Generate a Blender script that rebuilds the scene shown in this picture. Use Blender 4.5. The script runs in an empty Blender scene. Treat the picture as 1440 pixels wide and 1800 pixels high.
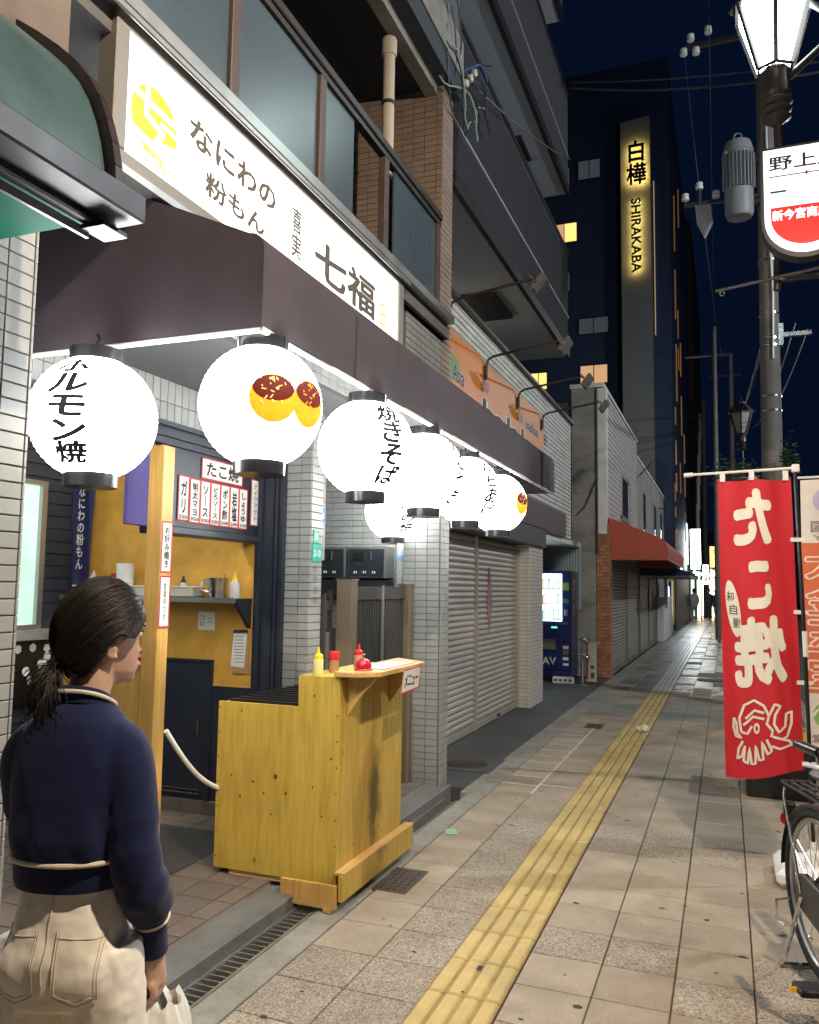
import bpy, bmesh, math, random
from mathutils import Vector, Matrix
random.seed(7)
S = bpy.context.scene
COL = S.collection
rad = math.radians

# ---------------------------------------------------------------- camera
CAM = Vector((0, 0, 1.55))
RT = Matrix(((0.93333472, 0.01944588, 0.35848034),
             (0.35872192, -0.09032566, -0.92906397),
             (0.01431351, 0.99572242, -0.09127974)))
cd = bpy.data.cameras.new('camera')
cd.sensor_fit = 'HORIZONTAL'; cd.sensor_width = 36; cd.lens = 36
cd.clip_start = 0.05; cd.clip_end = 600
camo = bpy.data.objects.new('camera', cd); COL.objects.link(camo)
camo.matrix_world = Matrix.Translation(CAM) @ RT.to_4x4()
S.camera = camo

SKYS = 0.15
# ---------------------------------------------------------------- world, exposure
W = bpy.data.worlds.new('World'); S.world = W; W.use_nodes = True
wn = W.node_tree.nodes; wl = W.node_tree.links
sky = wn.new('ShaderNodeTexSky'); sky.sky_type = 'NISHITA'; sky.sun_disc = False
sky.sun_elevation = rad(-8.0); sky.sun_rotation = rad(160); sky.air_density = 1.0; sky.ozone_density = 1.2
nav = wn.new('ShaderNodeVectorMath'); nav.operation = 'ADD'; nav.inputs[1].default_value = (.005,.015,.050)   # deep navy city night sky
wl.new(sky.outputs[0], nav.inputs[0]); wl.new(nav.outputs[0], wn['Background'].inputs[0])
wn['Background'].inputs[1].default_value = SKYS
S.view_settings.view_transform = 'Standard'; S.view_settings.look = 'None'
S.view_settings.exposure = 1.0; S.view_settings.gamma = 1.0
S.cycles.use_denoising = True
S.cycles.max_bounces = 8; S.cycles.sample_clamp_indirect = 6.0
S.cycles.transparent_max_bounces = 12

# ---------------------------------------------------------------- helpers
def lin(h):
    h = h.lstrip('#'); out = []
    for i in (0, 2, 4):
        c = int(h[i:i+2], 16)/255
        out.append(c/12.92 if c <= .04045 else ((c+.055)/1.055)**2.4)
    return tuple(out)

MATS = {}
def nd(m, t, **k):
    n = m.node_tree.nodes.new(t)
    for a, b in k.items(): setattr(n, a, b)
    return n
def mat(name, col, rough=.6, metal=0, var=.12, scale=6., bump=0., bscale=None, island=0., spec=.5, emit=None, estr=0., stretch=None, trans=0., dirt=0., alpha=1., detail=5):
    if name in MATS: return MATS[name]
    m = bpy.data.materials.new(name); m.use_nodes = True; MATS[name] = m
    L = m.node_tree.links; p = m.node_tree.nodes['Principled BSDF']
    if isinstance(col, str): col = lin(col)
    p.inputs['Roughness'].default_value = rough; p.inputs['Metallic'].default_value = metal
    p.inputs['Specular IOR Level'].default_value = spec
    p.inputs['Base Color'].default_value = (*col, 1)
    g = nd(m, 'ShaderNodeNewGeometry')
    src = g.outputs['Position']
    if stretch:
        mp = nd(m, 'ShaderNodeMapping'); mp.inputs['Scale'].default_value = stretch
        L.new(src, mp.inputs[0]); src = mp.outputs[0]
    nz = nd(m, 'ShaderNodeTexNoise'); nz.inputs['Scale'].default_value = scale; nz.inputs['Detail'].default_value = detail
    nz.inputs['Roughness'].default_value = .6
    L.new(src, nz.inputs['Vector'])
    val = nz.outputs['Fac']
    if var or island:
        mr = nd(m, 'ShaderNodeMapRange'); mr.inputs[1].default_value = .25; mr.inputs[2].default_value = .75
        mr.inputs[3].default_value = 1-var; mr.inputs[4].default_value = 1+var
        L.new(val, mr.inputs[0]); f = mr.outputs[0]
        if island:
            oi = nd(m, 'ShaderNodeObjectInfo')
            ad = nd(m, 'ShaderNodeMath', operation='ADD'); L.new(oi.outputs['Random'], ad.inputs[0]); L.new(g.outputs['Random Per Island'], ad.inputs[1])
            fr = nd(m, 'ShaderNodeMath', operation='FRACT'); L.new(ad.outputs[0], fr.inputs[0])
            m2 = nd(m, 'ShaderNodeMapRange'); m2.inputs[3].default_value = 1-island; m2.inputs[4].default_value = 1+island
            L.new(fr.outputs[0], m2.inputs[0])
            mu = nd(m, 'ShaderNodeMath', operation='MULTIPLY'); L.new(f, mu.inputs[0]); L.new(m2.outputs[0], mu.inputs[1]); f = mu.outputs[0]
        if dirt:
            n3 = nd(m, 'ShaderNodeTexNoise'); n3.inputs['Scale'].default_value = 1.7; n3.inputs['Detail'].default_value = 8; n3.inputs['Roughness'].default_value = .7
            L.new(g.outputs['Position'], n3.inputs['Vector'])
            m3 = nd(m, 'ShaderNodeMapRange'); m3.inputs[1].default_value = .42; m3.inputs[2].default_value = .7
            m3.inputs[3].default_value = 1; m3.inputs[4].default_value = 1-dirt
            L.new(n3.outputs['Fac'], m3.inputs[0])
            mu = nd(m, 'ShaderNodeMath', operation='MULTIPLY'); L.new(f, mu.inputs[0]); L.new(m3.outputs[0], mu.inputs[1]); f = mu.outputs[0]
        vm = nd(m, 'ShaderNodeVectorMath', operation='SCALE'); vm.inputs[0].default_value = col
        L.new(f, vm.inputs['Scale']); L.new(vm.outputs[0], p.inputs['Base Color'])
        rr = nd(m, 'ShaderNodeMapRange'); rr.inputs[3].default_value = max(.02, rough-.1); rr.inputs[4].default_value = min(1, rough+.1)
        L.new(val, rr.inputs[0]); L.new(rr.outputs[0], p.inputs['Roughness'])
    if bump:
        nb = nd(m, 'ShaderNodeTexNoise'); nb.inputs['Scale'].default_value = bscale or scale*4; nb.inputs['Detail'].default_value = 6
        L.new(src, nb.inputs['Vector'])
        b = nd(m, 'ShaderNodeBump'); b.inputs['Strength'].default_value = bump; b.inputs['Distance'].default_value = .01
        L.new(nb.outputs['Fac'], b.inputs['Height']); L.new(b.outputs[0], p.inputs['Normal'])
    if emit is not None:
        p.inputs['Emission Color'].default_value = (*(lin(emit) if isinstance(emit, str) else emit), 1)
        p.inputs['Emission Strength'].default_value = estr
    if trans: p.inputs['Transmission Weight'].default_value = trans
    if alpha < 1: p.inputs['Alpha'].default_value = alpha
    return m

class MB:
    def __init__(s): s.v = []; s.f = []
    def add(s, vs, fs):
        n = len(s.v); s.v += [tuple(v) for v in vs]; s.f += [tuple(i+n for i in f) for f in fs]; return s
    def box(s, x0, x1, y0, y1, z0, z1):
        x0, x1 = min(x0, x1), max(x0, x1); y0, y1 = min(y0, y1), max(y0, y1); z0, z1 = min(z0, z1), max(z0, z1)
        return s.add([(x0,y0,z0),(x1,y0,z0),(x1,y1,z0),(x0,y1,z0),(x0,y0,z1),(x1,y0,z1),(x1,y1,z1),(x0,y1,z1)],
              [(0,3,2,1),(4,5,6,7),(0,1,5,4),(1,2,6,5),(2,3,7,6),(3,0,4,7)])
    def obox(s, c, sz, M=None):
        b = MB().box(-sz[0]/2, sz[0]/2, -sz[1]/2, sz[1]/2, -sz[2]/2, sz[2]/2)
        M = M or Matrix.Identity(3); c = Vector(c)
        return s.add([c+M@Vector(v) for v in b.v], b.f)
    def beam(s, p0, p1, w, h, up=(0,0,1)):
        p0, p1 = Vector(p0), Vector(p1); d = (p1-p0); L = d.length; d.normalize()
        u = Vector(up)
        if abs(d.dot(u)) > .98: u = Vector((1,0,0))
        sd = d.cross(u).normalized(); u2 = sd.cross(d)
        vs = []
        for q in (p0, p1):
            for a, b in ((-1,-1),(1,-1),(1,1),(-1,1)): vs.append(q+sd*a*w/2+u2*b*h/2)
        return s.add(vs, [(0,1,2,3),(7,6,5,4),(0,4,5,1),(1,5,6,2),(2,6,7,3),(3,7,4,0)])
    def tube(s, pts, r, n=8, caps=True):
        pts = [Vector(p) for p in pts]; k = len(pts)
        rs = r if isinstance(r, (list, tuple)) else [r]*k
        prev = None; vs = []
        for i, p in enumerate(pts):
            d = (pts[min(i+1,k-1)]-pts[max(i-1,0)]).normalized()
            if prev is None:
                a = Vector((0,0,1)) if abs(d.z) < .9 else Vector((1,0,0))
                x = d.cross(a).normalized()
            else:
                x = (prev-d*prev.dot(d)).normalized()
            prev = x; y = d.cross(x)
            for j in range(n):
                t = 2*math.pi*j/n; vs.append(p+(x*math.cos(t)+y*math.sin(t))*rs[i])
        fs = []
        for i in range(k-1):
            for j in range(n):
                a = i*n+j; b = i*n+(j+1)%n; fs.append((a, b, b+n, a+n))
        if caps: fs += [tuple(reversed(range(n))), tuple(range((k-1)*n, k*n))]
        return s.add(vs, fs)
    def lathe(s, prof, n=24, c=(0,0,0), M=None):
        c = Vector(c); M = M or Matrix.Identity(3); vs = []; fs = []; k = len(prof)
        for (r, z) in prof:
            for j in range(n):
                t = 2*math.pi*j/n; vs.append(c+M@Vector((r*math.cos(t), r*math.sin(t), z)))
        for i in range(k-1):
            for j in range(n):
                a = i*n+j; b = i*n+(j+1)%n; fs.append((a, b, b+n, a+n))
        if prof[0][0] > 1e-6: fs.append(tuple(reversed(range(n))))
        if prof[-1][0] > 1e-6: fs.append(tuple(range((k-1)*n, k*n)))
        return s.add(vs, fs)
    def prism(s, poly, d):
        d = Vector(d); n = len(poly); P = [Vector(p) for p in poly]
        return s.add(P+[p+d for p in P], [tuple(reversed(range(n))), tuple(range(n, 2*n))]+[(i, (i+1)%n, (i+1)%n+n, i+n) for i in range(n)])
    def grid(s, fn, nu, nv):
        vs = [fn(i/nu, j/nv) for j in range(nv+1) for i in range(nu+1)]
        return s.add(vs, [(j*(nu+1)+i, j*(nu+1)+i+1, (j+1)*(nu+1)+i+1, (j+1)*(nu+1)+i) for j in range(nv) for i in range(nu)])
    def rings(s, rs, cap=True):
        n = len(rs[0]); vs = [p for r in rs for p in r]; fs = []
        for i in range(len(rs)-1):
            for j in range(n):
                a = i*n+j; b = i*n+(j+1)%n; fs.append((a, b, b+n, a+n))
        if cap: fs += [tuple(reversed(range(n))), tuple(range((len(rs)-1)*n, len(rs)*n))]
        return s.add(vs, fs)

def to_mesh(name, mb, bevel=0, smooth=False, ang=40):
    me = bpy.data.meshes.new(name); me.from_pydata([tuple(v) for v in mb.v], [], mb.f); me.update()
    bm = bmesh.new(); bm.from_mesh(me)
    if bevel:
        bmesh.ops.bevel(bm, geom=[e for e in bm.edges if e.is_manifold and e.calc_face_angle(0) > .5], offset=bevel, segments=1, affect='EDGES', clamp_overlap=True)
    bmesh.ops.recalc_face_normals(bm, faces=bm.faces)
    bm.to_mesh(me); bm.free()
    if smooth:
        me.polygons.foreach_set('use_smooth', [True]*len(me.polygons)); me.set_sharp_from_angle(angle=rad(ang))
    return me
WLOC = {}
def part(name, mb, m, parent=None, bevel=0, smooth=False, ang=40, local=False, label=None, kind=None):
    me = mb if isinstance(mb, bpy.types.Mesh) else to_mesh(name, mb, bevel, smooth, ang)
    me.materials.clear(); me.materials.append(m if isinstance(m, bpy.types.Material) else MATS[m])
    o = bpy.data.objects.new(name, me); COL.objects.link(o)
    if parent is not None:
        o.parent = parent
        if not local: o.location = -Vector(WLOC.get(parent.name, (0,0,0)))
    if label: o['label'] = label
    if kind: o['kind'] = kind
    return o
def thing(name, label, cat, loc=(0,0,0), group=None, rz=None):
    o = bpy.data.objects.new(name, None); COL.objects.link(o); o.location = loc; o.empty_display_size = .1
    if rz is not None: o.rotation_euler = (0,0,rz)
    WLOC[o.name] = Vector(loc)
    o['label'] = label; o['category'] = cat
    if group: o['group'] = group
    return o
def tag(o, label, cat, group=None):
    o['label'] = label; o['category'] = cat
    if group: o['group'] = group
    return o
def struct(name, mb, m, **k):
    o = part(name, mb, m, **k); o['kind'] = 'structure'; return o

def frame(o, x, y, n=None):
    x = Vector(x).normalized(); y = Vector(y).normalized(); z = x.cross(y)
    return Matrix(((x.x,y.x,z.x,o[0]),(x.y,y.y,z.y,o[1]),(x.z,y.z,z.z,o[2]),(0,0,0,1)))
def text_mesh(body, size, bold=0., vertical=False, res=2, ls=1.0, shear=0.):
    c = bpy.data.curves.new('txt', 'FONT'); c.body = '\n'.join(body) if vertical else body
    c.size = size; c.resolution_u = res; c.align_x = 'CENTER'; c.align_y = 'CENTER'; c.space_line = ls; c.shear = shear
    o = bpy.data.objects.new('txt', c); COL.objects.link(o)
    me = bpy.data.meshes.new_from_object(o.evaluated_get(bpy.context.evaluated_depsgraph_get()))
    bpy.data.objects.remove(o); bpy.data.curves.remove(c)
    if bold > 0:                      # heavier strokes: slightly shifted copies, each a hair in front of the last
        V = [v.co.copy() for v in me.vertices]; Fc = [tuple(f.vertices) for f in me.polygons]; b = MB().add(V, Fc)
        for k in range(8):
            a = k*math.pi/4; d = Vector((math.cos(a)*bold*size, math.sin(a)*bold*size, (k+1)*.00012)); b.add([v+d for v in V], Fc)
        bpy.data.meshes.remove(me); me = bpy.data.meshes.new('txt'); me.from_pydata(b.v, [], b.f); me.update()
    return me
def lettering(body, fr, w=None, h=None, size=.1, m='ink', parent=None, bold=.02, vertical=False, mirror=False, name='lettering', ls=1.0, local=False, res=2, shear=0., tilt=0.):
    """flat printed characters on the plane fr (x right, y up), fitted to w x h"""
    me = text_mesh(body, size, bold, vertical, res, ls, shear)
    xs = [v.co.x for v in me.vertices]; ys = [v.co.y for v in me.vertices]
    cx, cy = (min(xs)+max(xs))/2, (min(ys)+max(ys))/2
    sx = w/(max(xs)-min(xs)) if w else 1; sy = h/(max(ys)-min(ys)) if h else 1
    if mirror: sx = -sx
    for v in me.vertices: v.co = fr @ Vector(((v.co.x-cx)*sx, (v.co.y-cy)*sy, v.co.z))
    return part(name, me, m, parent, local=local)

TILE_CACHE = {}
def tile_mesh(w, h, t, ch):
    k = (round(w,4), round(h,4), round(t,4))
    if k not in TILE_CACHE:
        c = ch; a, b = w/2, h/2
        vs = [(-a,-b,0),(a,-b,0),(a,b,0),(-a,b,0),(-a,-b,t-c),(a,-b,t-c),(a,b,t-c),(-a,b,t-c),(-a+c,-b+c,t),(a-c,-b+c,t),(a-c,b-c,t),(-a+c,b-c,t)]
        fs = [(0,1,5,4),(1,2,6,5),(2,3,7,6),(3,0,4,7),(4,5,9,8),(5,6,10,9),(6,7,11,10),(7,4,8,11),(8,9,10,11)]
        TILE_CACHE[k] = (vs, fs)
    return k, TILE_CACHE[k]
INST = {}
def in_frame(p):
    q = RT.transposed() @ (Vector(p)-CAM)
    if q.z > -.1: return None
    x = 720+1440*q.x/-q.z; y = 900-1440*q.y/-q.z
    return (-30 < x < 1470 and -30 < y < 1830), -q.z
def pieces(parent, name, cells, m, limit, fr, thick, ch=.0015):
    """cells: (cx, cy, w, h) on plane fr; nearest ones in view become objects, the rest one joined part"""
    L = []
    for c in cells:
        p = fr @ Vector((c[0], c[1], 0)); v = in_frame(p)
        key = (0, v[1]) if v and v[0] else (1, (p-CAM).length)
        L.append((key, c, p))
    L.sort(key=lambda a: a[0])
    off = Vector(WLOC.get(parent.name, (0,0,0)))
    R3 = fr.to_3x3().to_4x4(); rest = MB()
    for i, (key, c, p) in enumerate(L):
        mm = m[hash((round(c[0],2), round(c[1],2))) % len(m)] if isinstance(m, list) else m
        k, (vs, fs) = tile_mesh(c[2], c[3], thick, ch)
        if i < limit and key[0] == 0:
            kk = (k, mm)
            if kk not in INST:
                b = MB().add(vs, fs); INST[kk] = to_mesh(name, b); INST[kk].materials.append(MATS[mm])
            o = bpy.data.objects.new(name, INST[kk]); COL.objects.link(o); o.parent = parent
            o.matrix_local = Matrix.Translation(p-off) @ R3
        else:
            rest.add([p+R3.to_3x3()@Vector(v) for v in vs], fs)
    if rest.v:
        part(name+'_field', rest, m[0] if isinstance(m, list) else m, parent, kind='stuff')
def tile_cells(w, h, tw, th, j, x0=0, y0=0, bond=0.):
    cells = []; r = 0; y = y0
    while y < h-1e-4:
        ya, yb = max(0, y), min(h, y+th)
        x = x0-(bond*(tw+j) if r % 2 else 0)
        while x < w-1e-4:
            xa, xb = max(0, x), min(w, x+tw)
            if xb-xa > .006 and yb-ya > .006: cells.append(((xa+xb)/2, (ya+yb)/2, xb-xa, yb-ya))
            x += tw+j
        y += th+j; r += 1
    return cells
def tiled(parent, o, x, y, w, h, m='tile_grey', limit=60, tw=.095, th=.0455, j=.0045, thick=.006, bond=0., name='tile', x0=0):
    pieces(parent, name, tile_cells(w, h, tw, th, j, x0=x0, bond=bond), m, limit, frame(o, x, y), thick)
X_, Y_, Z_ = Vector((1,0,0)), Vector((0,1,0)), Vector((0,0,1))

# ---------------------------------------------------------------- materials
mat('ink', (.012,.012,.014), .6, var=0); mat('white_ink', (.8,.78,.72), .7, var=0); mat('red_ink', (.55,.02,.02), .6, var=0)
mat('tile_grey', (.27,.275,.265), .35, var=.06, scale=5, island=.07, bump=.05, bscale=60)
mat('tile_brown', (.29,.225,.19), .45, var=.07, scale=5, island=.1, bump=.08, bscale=60)
mat('grout', (.09,.09,.09), .9, bump=.2); mat('grout_brown', (.12,.09,.075), .9, bump=.2)
mat('navy_paint', (.022,.027,.042), .42, var=.12, bump=.06, bscale=25)
mat('navy_siding', (.03,.036,.05), .5, var=.1, bump=.1)
mat('black_metal', (.015,.015,.017), .35, var=.1); mat('black_plastic', (.012,.012,.013), .3, var=.05)
mat('dark_metal', (.05,.045,.045), .45, .4, var=.2); mat('steel', (.5,.5,.5), .25, 1, var=.1); mat('chrome', (.75,.75,.75), .12, 1, var=.03)
mat('alu', (.42,.42,.41), .35, .8, var=.08); mat('bronze_alu', (.20,.155,.105), .38, .35, var=.08)
mat('concrete', (.30,.29,.27), .85, var=.15, bump=.3, bscale=40, dirt=.4); mat('concrete_dark', (.12,.12,.12), .85, var=.15, bump=.2, dirt=.3)
mat('white_paint', (.7,.7,.68), .5, var=.06, dirt=.15); mat('paper', (.78,.77,.72), .7, var=.04); mat('white_plastic', (.75,.75,.73), .35, var=.04)
mat('awning_brown', (.060,.046,.060), .75, var=.1, scale=9, bump=.12, bscale=14, dirt=.35)
mat('awning_inside', (.42,.42,.42), .8, var=.08)
mat('soffit', (.12,.125,.135), .7, var=.08)
mat('dark_soffit', (.05,.055,.065), .7, var=.1)
# ================================================================ ground
def paver_mat(name, col, peb):
    m = mat(name, col, .7, var=.13, scale=3.5, island=.10, bump=0, dirt=.42)
    L = m.node_tree.links; p = m.node_tree.nodes['Principled BSDF']
    src = p.inputs['Base Color'].links[0].from_socket
    g = nd(m, 'ShaderNodeNewGeometry')
    v = nd(m, 'ShaderNodeTexVoronoi'); v.inputs['Scale'].default_value = 170 if peb else 260
    L.new(g.outputs['Position'], v.inputs['Vector'])
    sp = nd(m, 'ShaderNodeSeparateColor'); L.new(v.outputs['Color'], sp.inputs[0])
    mr = nd(m, 'ShaderNodeMapRange'); mr.inputs[3].default_value = .45 if peb else .84; mr.inputs[4].default_value = 1.5 if peb else 1.13
    L.new(sp.outputs[0], mr.inputs[0])
    vm = nd(m, 'ShaderNodeVectorMath', operation='SCALE'); L.new(src, vm.inputs[0]); L.new(mr.outputs[0], vm.inputs['Scale'])
    L.new(vm.outputs[0], p.inputs['Base Color'])
    b = nd(m, 'ShaderNodeBump'); b.inputs['Strength'].default_value = .5 if peb else .22; b.inputs['Distance'].default_value = .003; b.invert = True
    L.new(v.outputs['Distance'], b.inputs['Height']); L.new(b.outputs[0], p.inputs['Normal'])
    return m
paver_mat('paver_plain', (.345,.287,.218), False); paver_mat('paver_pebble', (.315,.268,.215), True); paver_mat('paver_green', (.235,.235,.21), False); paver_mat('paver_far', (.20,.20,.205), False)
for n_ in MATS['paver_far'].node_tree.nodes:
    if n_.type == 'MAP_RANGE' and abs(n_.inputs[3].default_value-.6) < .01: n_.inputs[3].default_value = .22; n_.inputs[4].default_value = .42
paver_mat('forecourt', (.075,.08,.085), False); paver_mat('asphalt', (.05,.05,.052), True)
mat('joint_dirt', (.085,.075,.06), .95, var=.3, scale=30, bump=.3)
mat('tactile', (.50,.375,.15), .6, var=.16, scale=9, island=.08, bump=.12, bscale=150, dirt=.3)
mat('tactile_grey', (.46,.45,.46), .3, var=.15, scale=9, island=.08, dirt=.2)  # far blocks: cool light put into the colour of the same tactile strip
mat('floor_tile', (.155,.125,.11), .5, var=.16, scale=14, island=.12, bump=.15, bscale=90, dirt=.25)
mat('floor_grout', (.33,.30,.27), .9)
mat('step_concrete', (.14,.14,.135), .8, var=.2, bump=.3, bscale=60, dirt=.35)
mat('gutter_concrete', (.27,.26,.225), .85, var=.2, scale=10, bump=.35, bscale=90, dirt=.45)
mat('iron', (.10,.085,.075), .55, .6, var=.3, scale=20, bump=.2)

struct('ground', MB().box(-250, 250, -60, 400, -1.2, -.2), 'asphalt')
struct('road', MB().box(1.0, 14, -30, 200, -.19, -.11), 'asphalt')
struct('kerb', MB().box(.83, 1.0, -30, 120, -.19, .004), 'concrete', bevel=.015)
pave = struct('pavement', MB().box(-1.72, .83, -6, 120, -.18, -.012), 'joint_dirt')
cols = [(-1.71,-1.41),(-1.41,-1.11),(-.81,-.51),(-.51,-.22),(-.22,.075),(.075,.375),(.375,.675),(.675,.825)]
cells = {'paver_plain': [], 'paver_pebble': [], 'paver_green': [], 'paver_far': []}
rp = random.Random(3)
def pebbled(i, y):
    if y > 6.2 and y < 10: return False
    if i == 1: return 2.2 < y < 5.6
    if i == 0: return y < 3.2 and y > 1.8
    if i in (2, 3, 4): return 4.9 < y < 5.7 or 3.35 < y < 3.8 and i != 4 or y < 3.0 or (4 == i and 3.3 < y < 3.6)
    return 3.3 < y < 3.7
for i, (a, b) in enumerate(cols):
    for k in range(-10, 190):
        y = k*.3+.02; c = ((a+b)/2, y+.15, b-a-.006, .294)
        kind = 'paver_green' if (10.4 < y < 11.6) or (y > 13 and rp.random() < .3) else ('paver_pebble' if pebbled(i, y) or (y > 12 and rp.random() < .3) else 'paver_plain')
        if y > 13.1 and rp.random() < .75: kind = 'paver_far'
        cells[kind].append(c)
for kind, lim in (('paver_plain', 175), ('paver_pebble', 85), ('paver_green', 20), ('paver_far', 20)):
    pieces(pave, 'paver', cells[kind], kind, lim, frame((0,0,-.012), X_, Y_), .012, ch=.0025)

# tactile paving: raised bars along the street
tact = struct('tactile_path', MB().box(-1.108, -.812, -3, 57, -.0115, -.003), 'joint_dirt')
b = MB(); k_, (vs, fs) = tile_mesh(.296, .296, .010, .002); b.add(vs, fs)
for i in range(4):
    cx = -.111+.074*i
    b.add([(cx-.029,-.146,.0095),(cx+.029,-.146,.0095),(cx+.029,.146,.0095),(cx-.029,.146,.0095),(cx-.022,-.139,.016),(cx+.022,-.139,.016),(cx+.022,.139,.016),(cx-.022,.139,.016)],
          [(0,1,5,4),(1,2,6,5),(2,3,7,6),(3,0,4,7),(4,5,6,7)])
tm = {'tactile': to_mesh('tactile_block', b), 'tactile_grey': to_mesh('tactile_block', b)}
mat('tactile_groove', (.30,.21,.065), .75, var=.3, scale=12, dirt=.4); mat('tactile_cool_lit_groove', (.22,.22,.22), .5, var=.3, dirt=.3)
for k in tm:
    tm[k].materials.append(MATS[k]); tm[k].materials.append(MATS['tactile_groove' if k == 'tactile' else 'tactile_cool_lit_groove'])
    for f in tm[k].polygons:
        if f.center.z < .0098 or (f.center.z < .0101 and f.area > .05): f.material_index = 1
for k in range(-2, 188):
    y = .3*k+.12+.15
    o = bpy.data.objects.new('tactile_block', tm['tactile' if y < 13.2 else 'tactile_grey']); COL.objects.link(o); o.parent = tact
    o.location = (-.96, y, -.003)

# gutter strip, drain, step and shop floor
struct('gutter', MB().box(-1.863, -1.722, -6, 6.15, -.15, -.002), 'gutter_concrete', bevel=.006)
struct('gutter_channel', MB().box(-1.985, -1.865, -6, 6.15, -.2, -.09), 'step_concrete')
struct('gutter_strip', MB().box(-1.93, -1.722, 6.16, 40, -.15, -.003), 'gutter_concrete', bevel=.006)
struct('forecourt', MB().box(-3.9, -1.932, 6.3, 14.95, -.15, -.006), 'forecourt')
step = struct('step', MB().box(-2.16, -1.987, -3, 6.12, -.15, .055), 'step_concrete', bevel=.008)
fl = struct('shop_floor', MB().box(-4.6, -2.162, -3, 6.25, -.15, .07), 'floor_grout')
cells = [(x, y, w, h) for x, y, w, h in tile_cells(2.1, 5.6, .192, .192, .008)]
pieces(fl, 'floor_tile', cells, 'floor_tile', 130, frame((-4.26,.4,.07), X_, Y_), .008, ch=.002)
mat('rubber_mat', (.045,.045,.045), .8, var=.2, bump=.4, bscale=200)
tag(part('floor_mat', MB().grid(lambda u, v: (-3.6+.95*u, 3.55+.75*v, .082+.004*math.sin(9*u)*math.sin(7*v)), 12, 10), 'rubber_mat'), 'dark rubber mat on the tiled stall floor behind the wooden counter', 'mat')

def grate(y0, y1, label):
    t = thing('drain_grate', label, 'grate', (-1.925, (y0+y1)/2, -.02), group='steel drain grates along the shop step')
    part('frame', MB().box(-1.984,-1.968,y0,y1,-.05,-.006).box(-1.882,-1.866,y0,y1,-.05,-.006), 'alu', t)
    n = int((y1-y0)/.042); bm_ = to_mesh('bar', MB().obox((0,0,0), (.086,.009,.03))); bm_.materials.append(MATS['alu'])
    for i in range(n):
        o = bpy.data.objects.new('bar', bm_); COL.objects.link(o); o.parent = t; o.location = (0, y0+(i+.5)*(y1-y0)/n-(y0+y1)/2, -.007)
grate(2.62, 3.78, 'steel drain grate at the foot of the tiled step in front of the counter')
grate(4.35, 5.9, 'steel drain grate running past the grey gate beyond the wooden counter')
# ---- covers, litter and marks on the pavement
def iron_cover(cx, cy, w, h, label, rot=0):
    t = thing('drain_cover', label, 'drain cover', (cx,cy,0))
    part('frame', MB().box(cx-w/2,cx+w/2,cy-h/2,cy+h/2,-.02,.002), 'iron', t, bevel=.001)
    b = MB(); n = max(4, int(w/.045)); mk = max(4, int(h/.045))
    for i in range(n):
        for j in range(mk):
            x = cx-w/2+.02+(i+.5)*(w-.04)/n; y = cy-h/2+.02+(j+.5)*(h-.04)/mk
            b.obox((x,y,.003), ((w-.04)/n*.62, (h-.04)/mk*.3, .004), Matrix.Rotation(rad(45 if (i+j)%2 else -45), 3, 'Z'))
    part('tread', b, 'iron', t)
iron_cover(-1.64, 4.2, .19, .36, 'square rusty iron drain cover with tread pattern beside the yellow counter')
iron_cover(-1.43, 9.65, .2, .34, 'small dark square drain cover left of the yellow tactile strip')
def round_cover(cx, cy, r, label):
    t = thing('manhole_cover', label, 'manhole cover', (cx,cy,0))
    part('surround', MB().box(cx-.28,cx+.28,cy-.28,cy+.28,-.02,.003), 'forecourt', t)
    part('lid', MB().lathe([(0,.002),(r,.002),(r,.007),(r*.93,.007),(r*.92,.005),(r*.7,.005),(r*.68,.0075),(0,.0075)], 32, (cx,cy,0)), 'iron', t)
round_cover(-2.17, 7.12, .19, 'round manhole cover set in dark slab before the shutter')
round_cover(-.2, 15.5, .3, 'round metal manhole cover far along the pavement near the red flag')
mat('litter_tissue', (.7,.62,.5), .9, var=.1)
rl = random.Random(5)
def crumple(name, c, s, m, label, cat, seed, n=7, zs=.55):
    r = random.Random(seed); b = MB()
    ph = [r.uniform(0, 6.3) for _ in range(9)]
    def fn(u, v):
        th = u*2*math.pi; la = (v-.5)*math.pi
        rr = s*(1+.35*math.sin(3*th+ph[0])*math.cos(2*la+ph[1])+.3*math.sin(5*th+ph[2]+la*3)+.2*math.sin(9*th+ph[3]))
        return (c[0]+rr*math.cos(la)*math.cos(th), c[1]+rr*math.cos(la)*math.sin(th), max(c[2]+.002, c[2]+s*zs+rr*math.sin(la)*zs))
    b.grid(fn, 18, 10); return tag(part(name, b, m), label, cat)
crumple('crumpled_tissue', (-.87,9.45,.012), .06, 'litter_tissue', 'crumpled pale tissue lying on the yellow tactile strip', 'litter', 3, zs=.5)
mat('green_sticker', (.25,.45,.25), .7, var=.2)
tag(part('pavement_sticker', MB().obox((-1.66,5.12,.0035), (.07,.11,.003), Matrix.Rotation(.4,3,'Z')), 'green_sticker'), 'small pale green sticker on the paving past the counter', 'sticker')
mat('cig', (.75,.6,.35), .8)
tag(part('cigarette_butt', MB().tube([(-.70,3.0,.006),(-.682,3.018,.006)], .005, 8), 'cig'), 'tiny cigarette butt on the paving near the bottom of the picture', 'litter')
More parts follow.
